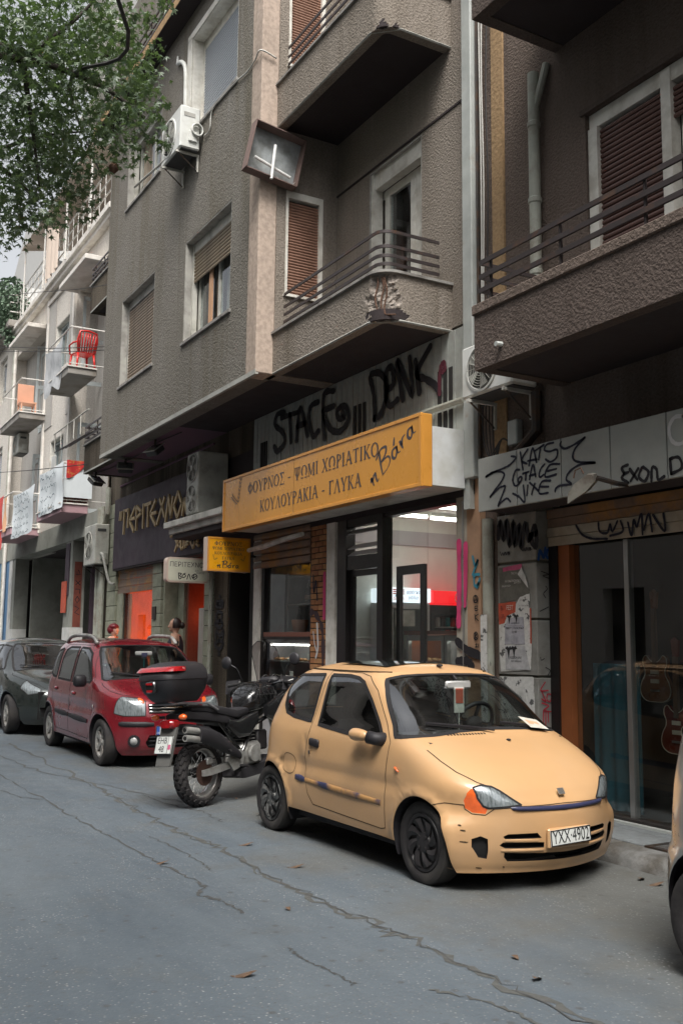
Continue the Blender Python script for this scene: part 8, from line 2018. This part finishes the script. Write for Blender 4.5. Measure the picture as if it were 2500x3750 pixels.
def scr(u,v):
 a=(u-.5)*2;h=v
 w=.19*(1-.12*v)*(1 if v<.7 else math.sqrt(max(.02,1-((v-.7)/.3)**2))*.75+.25)
 return(1.34-.16*v-.10*a*a,a*w,1.12+.46*v)
PM(MB().grid(scr,14,14),'windscreen','smoke_screen',smooth=True)
edge=[scr(0,v)for v in lin(0,1,10)]+[scr(u,1)for u in lin(0,1,8)]+[scr(1,v)for v in lin(1,0,10)]
PM(MB().tube(edge,.004,4),'screen_edge','net_black')
PM(MB().box(1.14,1.24,-.12,.12,1.12,1.20,bv=.03),'instruments','moto_plastic')
PM(MB().tube(smooth_pts([(1.02,-.42,1.12),(1.07,-.26,1.14),(1.13,-.12,1.13),(1.16,0,1.12),(1.13,.12,1.13),(1.07,.26,1.14),(1.02,.42,1.12)],4),.012,8),'handlebar','moto_black')
for s in(-1,1):
 PM(MB().tube([(1.02,s*.43,1.12),(1.06,s*.30,1.137)],.019,10),'grip','rubber')
 gd=MB();gd.grid(lambda u,v:(1.03+.10*math.sin(u*math.pi)+.02*v,s*(.28+.2*u),1.06+.14*v-.03*u),8,4);PM(gd,'hand_guard','moto_plastic')
 PM(MB().tube([(1.09,s*.30,1.14),(1.13,s*.36,1.16)],.008,6),'brake_lever','moto_alu')
 PM(MB().tube([(1.08,s*.27,1.15),(1.06,s*.33,1.30),(1.04,s*.40,1.345)],.006,6),'mirror_stem','moto_black')
 m=FR((1.03,s*.45,1.37),(0,-s,.05),(.05,0,1));mr_=MB().lathe([(.001,.018),(.05,.015),(.068,0),(.066,-.006)],m@Matrix.Rotation(math.pi,4,'Y'),22)
 o=PM(mr_,'mirror','moto_plastic',smooth=True);MB().lathe([(.063,0),(.001,.001)],m@Matrix.Translation((0,0,-.004))@Matrix.Rotation(math.pi if False else 0,4,'Y'),22).build('mirror_glass',MATS['chrome'],o,local=True)
PM(MB().box(1.10,1.16,-.30,-.24,1.15,1.20,bv=.01),'master_cylinder','moto_alu')
for k in range(3):PM(MB().tube(smooth_pts([(1.12,-.2+.16*k,1.14),(1.22,-.14+.1*k,1.22),(1.28,-.05+.05*k,1.1)],5),.006,5),'control_cable','cable')
loft([(1.30,.70,.05,.02),(1.45,.72,.065,.03),(1.62,.66,.06,.02),(1.74,.56,.05,.015)],'front_mudguard','moto_plastic')
PM(MB().tube([(.62,.14,.34),(.50,.26,.12),(.46,.32,.01)],.012,7),'side_stand','moto_black')
pbr('ac_white',(0.66,0.67,0.64),0.45,col2=(0.52,0.52,0.48),c2s=3,var=0.05)
pbr('ac_old',(0.42,0.42,0.38),0.55,col2=(0.28,0.27,0.24),c2s=3,var=0.1)
pbr('ac_dark',(0.05,0.05,0.05),0.6,var=0.1)
def aircon(lab,x0,x1,y0,y1,z0,z1,mat,fans=1,bracket=True,side_vents=True,fan_mat='ac_dark'):
 t=thing('air_conditioner',lab,'air conditioner',((x0+x1)/2,y1,z0),group='outdoor air conditioner units')
 body=MB().box(x0,x1,y0,y1,z0,z1,bv=.018).build('casing',MATS[mat],t)
 h=(z1-z0)/fans;w=x1-x0
 for f in range(fans):
  cz=z0+h*(f+.5);cx=x0+w*(.42 if fans==1 else .5);r=min(h*.43,w*.46 if fans>1 else w*.33)
  m=FACE_S(cx,y0,cz)
  MB().lathe([(r+.02,0),(r+.02,.012),(r,.016),(r-.01,.0)],m,28).build('fan_ring',MATS[mat],t)
  MB().lathe([(r-.005,.003),(.001,.003)],m,28).build('fan_recess',MATS['ac_dark'],t)
  bl=MB()
  for k in range(5):
   a=2*math.pi*k/5
   P=[(.04,a-.25),(r*.9,a-.35),(r*.92,a+.25),(.04,a+.35)]
   bl.add([m@Vector((q*math.cos(b_),q*math.sin(b_),.005+.004*i))for i,(q,b_)in enumerate(P)],[(0,1,2,3)])
  bl.build('fan_blades',MATS['ac_old'],t)
  MB().lathe([(.045,.004),(.045,.02),(.001,.022)],m,14).build('fan_hub',MATS[mat],t)
  g=MB()
  for q in lin(.06,r-.01,6):g.tube([m@Vector((q*math.cos(a),q*math.sin(a),.018))for a in[2*math.pi*k/24 for k in range(24)]],.0025,4,closed=True)
  for k in range(8):a=math.pi*k/4;g.tube([m@Vector((.04*math.cos(a),.04*math.sin(a),.018)),m@Vector(((r-.01)*math.cos(a),(r-.01)*math.sin(a),.018))],.0025,4)
  g.build('fan_guard',MATS['ac_old'],t)
 if side_vents:
  MB().box(x1-.002,x1+.006,y0+.05,y1-.08,z1-.16,z1-.10).build('side_handle',MATS['ac_dark']if mat!='ac_white' else MATS['reveal_grey'],t)
  MB().box(x1,x1+.03,y0+.12,y1-.05,z0+.10,z0+.26,bv=.01).build('valve_cover',MATS[mat],t)
 MB().box(x0+.05,x1-.02,y0+.03,y1-.02,z0-.012,z0-.001).build('base_pan',MATS['ac_dark'],t)
 if bracket:
  for xx in(x0+.1,x1-.12):
   MB().box(xx,xx+.03,y0-.02,y1+.03,z0-.045,z0-.014).box(xx,xx+.03,y1,y1+.025,z0-.28,z0-.045).build('bracket',MATS['cream_paint' if mat=='ac_white' else 'iron'],t)
   MB().tube([(xx+.015,y0+.02,z0-.045),(xx+.015,y1+.01,z0-.27)],.010,5).build('bracket_stay',MATS['iron'],t)
 return t
t=aircon('white air conditioner high on the grey wall beside the top window',-13.42,-12.62,4.48,4.78,8.57,9.21,'ac_white')
MB().tube(smooth_pts([(-13.3,4.80,9.2),(-13.3,4.79,9.7),(-13.34,4.79,10.2),(-13.5,4.79,10.42),(-13.72,4.80,10.52)],6),.035,8).build('pipe',MATS['ac_white'],t,True)
MB().tube([(-13.72,4.80,10.5),(-13.74,4.80,10.65)],[.035,.015],7).build('pipe_end',MATS['ac_white'],t)
for k in range(3):MB().tube([(-12.6+.02*k,4.72+.08*math.cos(a),8.85+.09*math.sin(a))for a in[2*math.pi*i/14 for i in range(14)]],.012,6,closed=True).build('hose_coil',MATS['ac_white'],t,True)
MB().tube(smooth_pts([(-12.5,4.80,8.75),(-12.3,4.80,8.75),(-12.23,4.80,9.0),(-11.87,4.80,9.02),(-11.38,4.80,9.0),(-11.02,4.80,8.95),(-10.78,4.80,8.98),(-10.57,4.78,9.0),(-10.56,5.0,8.95)],4),.011,6).build('cable',MATS['cable_white'],t,True)
MB().tube([(-14.6,4.45,8.76),(-13.0,4.5,8.62)],.018,6).build('drain_rod',MATS['cream_paint'],t)
t=aircon('tall two-fan air conditioner on a ledge between the two shops',-14.38,-13.90,5.40,5.90,3.50,4.46,'ac_old',2,False,False)
MB().box(-15.25,-12.85,5.35,5.95,3.37,3.47,bv=.01).box(-15.18,-12.85,5.42,5.95,3.27,3.37,bv=.01).build('ledge',MATS['cream_paint'],bA);MB().box(-15.1,-12.85,5.46,5.95,3.19,3.27).build('ledge_base',MATS['soffit_dark'],bA)
t=aircon('grimy air conditioner on brackets by the drainpipes left of the purple fascia',-21.05,-20.22,5.62,5.93,3.13,3.98,'ac_old')
MB().tube(smooth_pts([(-20.2,5.75,3.35),(-20.05,5.75,3.3),(-19.95,5.8,3.0),(-19.9,5.86,2.75),(-19.7,5.9,2.7)],5),.03,7).build('hose',MATS['ac_old'],t,True)
aircon('small old air conditioner under the far balcony of the pale house',-29.25,-28.5,5.60,5.9,6.85,7.42,'ac_old',bracket=False)
aircon('white air conditioner half hidden behind the dark balcony corner',-7.45,-6.70,5.56,5.86,3.90,4.40,'ac_white',side_vents=False)
for k,(x,y)in enumerate(((-15.2,5.15),(-17.1,5.25),(-18.85,5.2))):
 t=thing('floodlight',['nearest floodlight under the purple overhang','middle floodlight under the purple overhang, turned sideways','farthest floodlight, at the left end of the purple overhang'][k],'floodlight',(x,y,4.8),group='floodlights under the overhang')
 m=Matrix.Translation((x,y,4.64))@Matrix.Rotation(R((20,70,115)[k]),4,'Z')@Matrix.Rotation(R(-52),4,'X')
 MB().obox(m,.26,.10,.22,.02).build('housing',MATS['ac_dark'],t);MB().obox(m@Matrix.Translation((0,-.055,-.0)),.30,.012,.26).build('visor_rim',MATS['ac_old'],t);MB().obox(m@Matrix.Translation((0,-.063,0)),.25,.004,.21).build('lens',MATS['lens'],t)
 MB().tube([(x,y,4.83),(x,y,4.68)],.02,6).build('bracket',MATS['iron'],t)
MB().tube(smooth_pts([(-18.85,5.2,4.80),(-18.0,5.3,4.81),(-17.1,5.28,4.79),(-16.2,5.3,4.81),(-15.2,5.2,4.79),(-14.4,5.3,4.82)],5),.008,5).build('cable',MATS['cable'],bA)
MB().tube([(-19.6,5.93,4.70),(-14.6,5.93,4.74)],.02,6).build('conduit',MATS['soffit_purple'],bA)
for k,(P,lab,r_)in enumerate((([(-34,4.6,11.0),(-28.25,4.9,9.75),(-22.0,4.9,8.1),(-17.27,4.9,6.9)],'upper thin cable running to the grey building corner',.008),([(-34,4.5,10.8),(-28.2,4.85,9.6),(-20.96,4.9,7.75),(-17.27,4.95,6.85)],'second thin cable just below the upper one',.008),([(-36,4.4,12.8),(-28.66,4.9,11.35),(-19.57,4.9,8.73),(-17.27,4.9,8.1)],'cable crossing in front of the pale house cornice',.007),([(-34,4.9,6.9),(-27.16,4.9,6.0),(-22.73,4.9,5.42),(-18.76,5.0,4.95)],'cable crossing over the white banners',.009),([(-2.0,-2.5,6.6),(-7.34,2.04,6.75),(-10.46,2.4,7.73),(-17.27,4.6,10.2)],'thick black cable slanting through the tree crown',.018))):
 setp(MB().tube(smooth_pts(P,8),r_,6).build('overhead_cable',MATS['cable']),lab,'cable','overhead cables')
def skin_body(name,V,E,rad,mat,parent,sub=2):
 me=bpy.data.meshes.new(name);me.from_pydata(V,E,[])
 ob=bpy.data.objects.new(name,me);COL.objects.link(ob)
 sk=ob.modifiers.new('skin','SKIN');sk.use_smooth_shade=True
 ss_=ob.modifiers.new('sub','SUBSURF');ss_.levels=sub;ss_.render_levels=sub
 for i,r_ in enumerate(rad):
  sv=me.skin_vertices[0].data[i];sv.radius=r_ if isinstance(r_,tuple)else(r_,r_);sv.use_root=(i==0)
 dg=bpy.context.evaluated_depsgraph_get();m2=bpy.data.meshes.new_from_object(ob.evaluated_get(dg))
 bpy.data.objects.remove(ob)
 m2.materials.clear();m2.materials.append(MATS[mat]);m2.polygons.foreach_set('use_smooth',[True]*len(m2.polygons));m2.name=name
 return place(name,m2,parent,True)
pbr('skin_tone',(0.46,0.27,0.19),0.55,var=0.06);pbr('skin_pale',(0.58,0.37,0.29),0.55,var=0.06)
pbr('hair_dark',(0.022,0.012,0.010),0.45,var=0.2,vs=40,stretch=(1,1,.2));pbr('hair_red',(0.14,0.012,0.018),0.45,var=0.25,vs=40)
pbr('top_navy',(0.015,0.015,0.024),0.8,var=0.1);pbr('top_pink',(0.55,0.34,0.30),0.8,var=0.1);pbr('denim',(0.05,0.06,0.09),0.85,var=0.15);pbr('eye_white',(0.7,0.68,0.65),0.3);pbr('eye_dark',(0.01,0.008,0.006),0.2);pbr('lip',(0.34,0.13,0.11),0.5)
def person(lab,loc,facing,H,skin,hair,top,style):
 p=thing('person',lab,'person',loc,facing)
 s=H/1.68
 V=[(0,0,.93),(0,0,1.08),(.02,0,1.25),(.01,0,1.40),(.015,0,1.47),(.03,0,1.55),(.035,0,1.63)]
 E_=[(0,1),(1,2),(2,3),(3,4),(4,5),(5,6)]
 rad=[(.115,.16),(.10,.135),(.115,.155),(.075,.13),(.050,.050),(.080,.070),(.082,.070)]
 for sd in(-1,1):
  o=len(V)
  V+=[(0,sd*.17,1.39),(-.03,sd*.205,1.14),(.05,sd*.20,.93),(.10,sd*.19,.87)];rad+=[.052,.043,.033,.030];E_+=[(3,o),(o,o+1),(o+1,o+2),(o+2,o+3)]
  o=len(V)
  V+=[(0,sd*.09,.86),(.02,sd*.095,.48),(-.01,sd*.095,.09),(.10,sd*.10,.035)];rad+=[.085,.058,.042,.035];E_+=[(0,o),(o,o+1),(o+1,o+2),(o+2,o+3)]
 V=[(a*s,b_*s,c*s)for a,b_,c in V];rad=[tuple(q*s for q in r_)if isinstance(r_,tuple)else r_*s for r_ in rad]
 body=skin_body('body',V,E_,rad,skin,p)
 for sd in(-1,1):
  hb=MB();hx,hy,hz=.105*s,sd*.19*s,.845*s
  hb.blob((hx,hy,hz),(.022*s,.036*s,.045*s),10,7)
  for k,(dy,ln)in enumerate(((-.028,.062),(-.010,.072),(.009,.068),(.026,.055))):hb.tube([(hx+.005*s,hy+dy*s,hz-.03*s),(hx+.018*s,hy+dy*s,hz-(.03+ln*.55)*s),(hx+.008*s,hy+dy*s,hz-(.03+ln)*s)],[.009*s,.0085*s,.007*s],7)
  hb.tube([(hx+.01*s,hy-.03*s*-sd*-1,hz+.01*s),(hx+.035*s,hy-.035*s,hz-.02*s),(hx+.038*s,hy-.03*s,hz-.045*s)],[.010*s,.009*s,.008*s],7)
  hb.build('hand',MATS[skin],body,True,local=True)
 fz=1.585*s;fx=.115*s
 hd=MB();hd.blob((.035*s,0,1.60*s),(.092*s,.074*s,.112*s),18,14);hd.blob((.072*s,0,1.535*s),(.050*s,.048*s,.040*s),12,8)
 hd.tube([(fx+.004*s,0,fz+.03*s),(fx+.022*s,0,fz-.012*s),(fx+.012*s,0,fz-.022*s)],[.008*s,.014*s,.010*s],8)
 for sd in(-1,1):hd.blob((.02*s,sd*.074*s,fz+.0*s),(.018*s,.008*s,.028*s),8,6)
 hd.build('head',MATS[skin],body,True,local=True)
 for sd in(-1,1):
  e=MB().blob((fx-.006*s,sd*.030*s,fz+.022*s),(.010*s,.014*s,.008*s),8,6).build('eye',MATS['eye_white'],body,True,local=True)
  MB().blob((fx+.003*s,sd*.030*s,fz+.022*s),(.004*s,.006*s,.006*s),8,6).build('iris',MATS['eye_dark'],e,True,local=True)if False else None
 MB().blob((fx-.002*s,0,fz-.052*s),(.010*s,.024*s,.007*s),8,6).build('mouth',MATS['lip'],body,True,local=True)
 hr=MB();hr.grid(lambda u,v:((.025+.108*math.sin(v*1.9)*math.cos(math.pi*.42+u*math.pi*1.16))*s,(.086*math.sin(v*1.9)*math.sin(math.pi*.42+u*math.pi*1.16))*s,(1.60+.128*math.cos(v*1.9))*s),26,12)
 if style=='bun':hr.blob((-.085*s,0,1.60*s),(.045*s,.05*s,.05*s),12,8,.08)
 else:hr.blob((.02*s,0,1.655*s),(.112*s,.095*s,.072*s),18,9,.07);hr.blob((-.03*s,0,1.60*s),(.088*s,.09*s,.085*s),16,9,.07)
 hr.build('hair',MATS[hair],p,True,local=True)
 def tub(secs,name,mat):
  mb=MB();n=20
  for x,y,z,rx,ry in secs:
   for k in range(n):a=2*math.pi*k/n;mb.v.append(((x+rx*math.cos(a))*s,(y+ry*math.sin(a))*s,z*s))
  for i in range(len(secs)-1):
   for k in range(n):mb.f.append([i*n+k,i*n+(k+1)%n,(i+1)*n+(k+1)%n,(i+1)*n+k]);mb.mi.append(0)
  mb.build(name,MATS[mat],p,True,local=True)
 tub([(0,0,.84,.135,.185),(0,0,.95,.140,.190),(0,0,1.06,.118,.158),(.02,0,1.16,.128,.168),(.035,0,1.26,.145,.178),(.02,0,1.34,.120,.165),(.012,0,1.41,.088,.128),(.01,0,1.435,.070,.095)],'top',top)
 for sd in(-1,1):tub([(0,sd*.095,.93,.11,.10),(.01,sd*.095,.7,.092,.088),(.02,sd*.096,.48,.070,.070),(0,sd*.096,.25,.060,.058),(-.005,sd*.096,.07,.055,.052)],'trouser_leg','denim')
 for sd in(-1,1):MB().box((-.07)*s,.17*s,(sd*.10-.045)*s,(sd*.10+.045)*s,0,.07*s,bv=.02*s).build('shoe',MATS['trim_black'],p,True,local=True)
 if style=='bun':
  for k in range(9):t=k/8;MB().blob(((.085+.08*math.sin(t*2.4))*s,(-.055+.11*t)*s*(1 if True else 0),(1.40-.20*math.sin(t*math.pi))*s),.009*s,7,5).build('necklace_bead',MATS['guitar_trim'],p,True,local=True)
 return p
person('woman in a dark sleeveless top with tied-back hair beside the craft shop door',(-15.2,5.62,ground_z(-15.2)+.12),R(236),1.70,'skin_tone','hair_dark','top_navy','bun')
person('person with short red hair passing behind the red car roof',(-18.85,5.66,ground_z(-18.9)+.12),R(48),1.60,'skin_pale','hair_red','top_pink','short')
CLUMPS=[(-10.01,1.83,8.04,0.43),(-9.45,2.2,7.9,0.42),(-9.9,2.72,8.34,0.27),(-9.93,1.73,7.44,0.42),(-9.52,2.03,7.4,0.44),(-10.09,2.52,7.93,0.42),(-11.05,3.16,8.74,0.37),(-11.43,2.14,7.85,0.52),(-11.09,2.57,7.87,0.49),(-9.63,2.62,7.31,0.4),(-10.12,3.12,7.98,0.22),(-9.52,3.06,7.36,0.17),(-9.44,2.81,6.97,0.26),(-9.2,2.93,6.86,0.17),(-10.16,1.82,6.7,0.4),(-11.61,2.52,7.61,0.43),(-11.16,2.83,7.57,0.3),(-10.99,3.02,7.6,0.23),(-10.89,3.23,7.34,0.2),(-9.61,2.74,6.48,0.13),(-10.45,1.86,6.4,0.35),(-11.02,2.29,6.82,0.35),(-11.1,2.62,7.0,0.29),(-11.25,2.91,7.14,0.16),(-11.78,2.24,6.67,0.3),(-9.75,2.13,5.88,0.19),(-10.81,2.62,6.61,0.17),(-11.42,1.98,6.2,0.19),(-10.55,2.66,6.35,0.11),(-9.31,3.13,6.72,0.07),(-10.51,2.08,8.18,0.37),(-9.78,1.6,7.71,0.33),(-11.21,2.89,8.96,0.37),(-10.9,3.3,8.17,0.26),(-10.96,1.82,7.52,0.37),(-10.24,2.09,6.74,0.32),(-11.77,2.33,6.93,0.3),(-10.74,2.46,7.06,0.25),(-11.9,2.01,6.77,0.27),(-10.72,3.31,9.03,0.1),(-9.86,3.26,8.64,0.09)]
pbr('bark',(0.045,0.038,0.032),0.9,var=0.3,vs=12,bump=0.6,bs=25)
def leafmat():
 m=bpy.data.materials.new('tree_leaf');m.use_nodes=True;nt=m.node_tree;N=nt.nodes;L=nt.links;b=N['Principled BSDF']
 oi=N.new('ShaderNodeTexCoord');nz=N.new('ShaderNodeTexNoise');nz.inputs['Scale'].default_value=7;nz.inputs['Detail'].default_value=2;L.new(oi.outputs['Object'],nz.inputs['Vector'])
 cr=N.new('ShaderNodeValToRGB');cr.color_ramp.elements[0].position=.32;cr.color_ramp.elements[0].color=(.045,.075,.045,1);cr.color_ramp.elements[1].position=.70;cr.color_ramp.elements[1].color=(.125,.175,.095,1)
 L.new(nz.outputs[0],cr.inputs[0]);L.new(cr.outputs[0],b.inputs['Base Color']);b.inputs['Roughness'].default_value=.38;b.inputs['Specular IOR Level'].default_value=.6
 tl=N.new('ShaderNodeBsdfTranslucent');tl.inputs[0].default_value=(.12,.20,.05,1);mx=N.new('ShaderNodeMixShader');mx.inputs[0].default_value=.28
 L.new(b.outputs[0],mx.inputs[1]);L.new(tl.outputs[0],mx.inputs[2]);L.new(mx.outputs[0],N['Material Output'].inputs[0])
 MATS['tree_leaf']=m
leafmat()
TR=thing('street_tree','leafy broadleaf street tree hanging into the upper left corner','tree',(-9.6,-3.6,.13))
star=[]
for k in range(5):
 a=R(90)+(k-2)*R(52);L_=(.62,.85,1.0,.85,.62)[k]
 star+=[(math.cos(a-R(26))*.34,math.sin(a-R(26))*.34),(math.cos(a)*L_,math.sin(a)*L_)]
star+=[(math.cos(R(90)+R(130))*.34,math.sin(R(90)+R(130))*.34),(0,-.15)]
lv=MB();r_=random.Random(21);twigs=MB()
extra=[(-9.5+r_.uniform(-3,3),-3+r_.uniform(-2.6,3.6),7.4+r_.uniform(-.8,3.2),.75)for _ in range(34)]  # rest of the crown out of view, filled in for its shade
for ci,(x,y,z,rad)in enumerate(CLUMPS+extra):
 vis=ci<len(CLUMPS);rad=rad*(1.22 if vis else 1.0)
 n=int(max(26,1150*rad**2))if vis else 110
 for k in range(n):
  v=Vector((r_.gauss(0,.52),r_.gauss(0,.52),r_.gauss(0,.5)))
  if v.length>1.15:v*=1.15/v.length
  p=Vector((x,y,z))+v*rad
  sz=r_.uniform(.046,.080)if vis else .11
  nrm=Vector((r_.uniform(-.8,.8),r_.uniform(-.8,.8),r_.uniform(.1,1))).normalized();tip=Vector((r_.uniform(-1,1),r_.uniform(-1,1),-.9));tip=(tip-nrm*tip.dot(nrm)).normalized();sd=tip.cross(nrm)
  bend=r_.uniform(.1,.45)
  V=[p+(sd*a+tip*b_-nrm*bend*(a*a+.4*b_*b_))*sz for a,b_ in star]+[p]
  m_=len(star);lv.add(V,[(i,(i+1)%m_,m_)for i in range(m_)])
lv_o=lv.v
crown=bpy.data.meshes.new('crown');crown.from_pydata(lv.v,[],lv.f);crown.materials.append(MATS['tree_leaf']);crown.update()
co=place('crown',crown,TR);co['kind']='stuff'
tk=MB().tube(smooth_pts([(-9.6,-3.6,0),(-9.62,-3.55,1.5),(-9.55,-3.4,3.0),(-9.6,-3.0,4.6),(-9.7,-2.2,6.0)],5),[.26-.006*i for i in range(21)],12);tk.build('trunk',MATS['bark'],TR,True)
lm=[([(-9.6,-3.0,4.6),(-9.7,-1.2,6.2),(-9.9,.6,7.2),(-10.0,1.8,7.6),(-9.9,2.6,7.5),(-9.6,3.0,7.1)],.075),([(-9.9,.6,7.2),(-10.4,1.5,7.9),(-11.0,2.4,8.3),(-11.1,3.1,8.7)],.07),([(-9.7,-1.2,6.2),(-10.6,.4,6.6),(-11.0,1.6,6.9),(-11.5,2.3,6.8)],.07),([(-10.0,1.8,7.6),(-10.3,2.0,7.0),(-10.3,2.1,6.4)],.035),([(-9.6,-3.0,4.6),(-8.6,-2.4,6.5),(-8.2,-1.5,8.5)],.1),([(-9.7,-2.2,6.0),(-10.8,-3.0,7.8),(-11.5,-3.4,9.2)],.1),([(-11.0,1.6,6.9),(-11.2,2.2,7.4),(-11.1,2.8,7.6)],.03),([(-10.0,1.8,7.6),(-9.7,2.3,8.1),(-9.6,2.6,8.6)],.03)]
for P,r0 in lm:
 Q=smooth_pts(P,6);MB().tube(Q,[r0*(1-.75*i/(len(Q)-1))for i in range(len(Q))],8).build('limb',MATS['bark'],TR,True)
MB().blob((-9.62,2.70,6.46),.05,10,7,.2).build('seed_ball',MATS['rust'],TR)
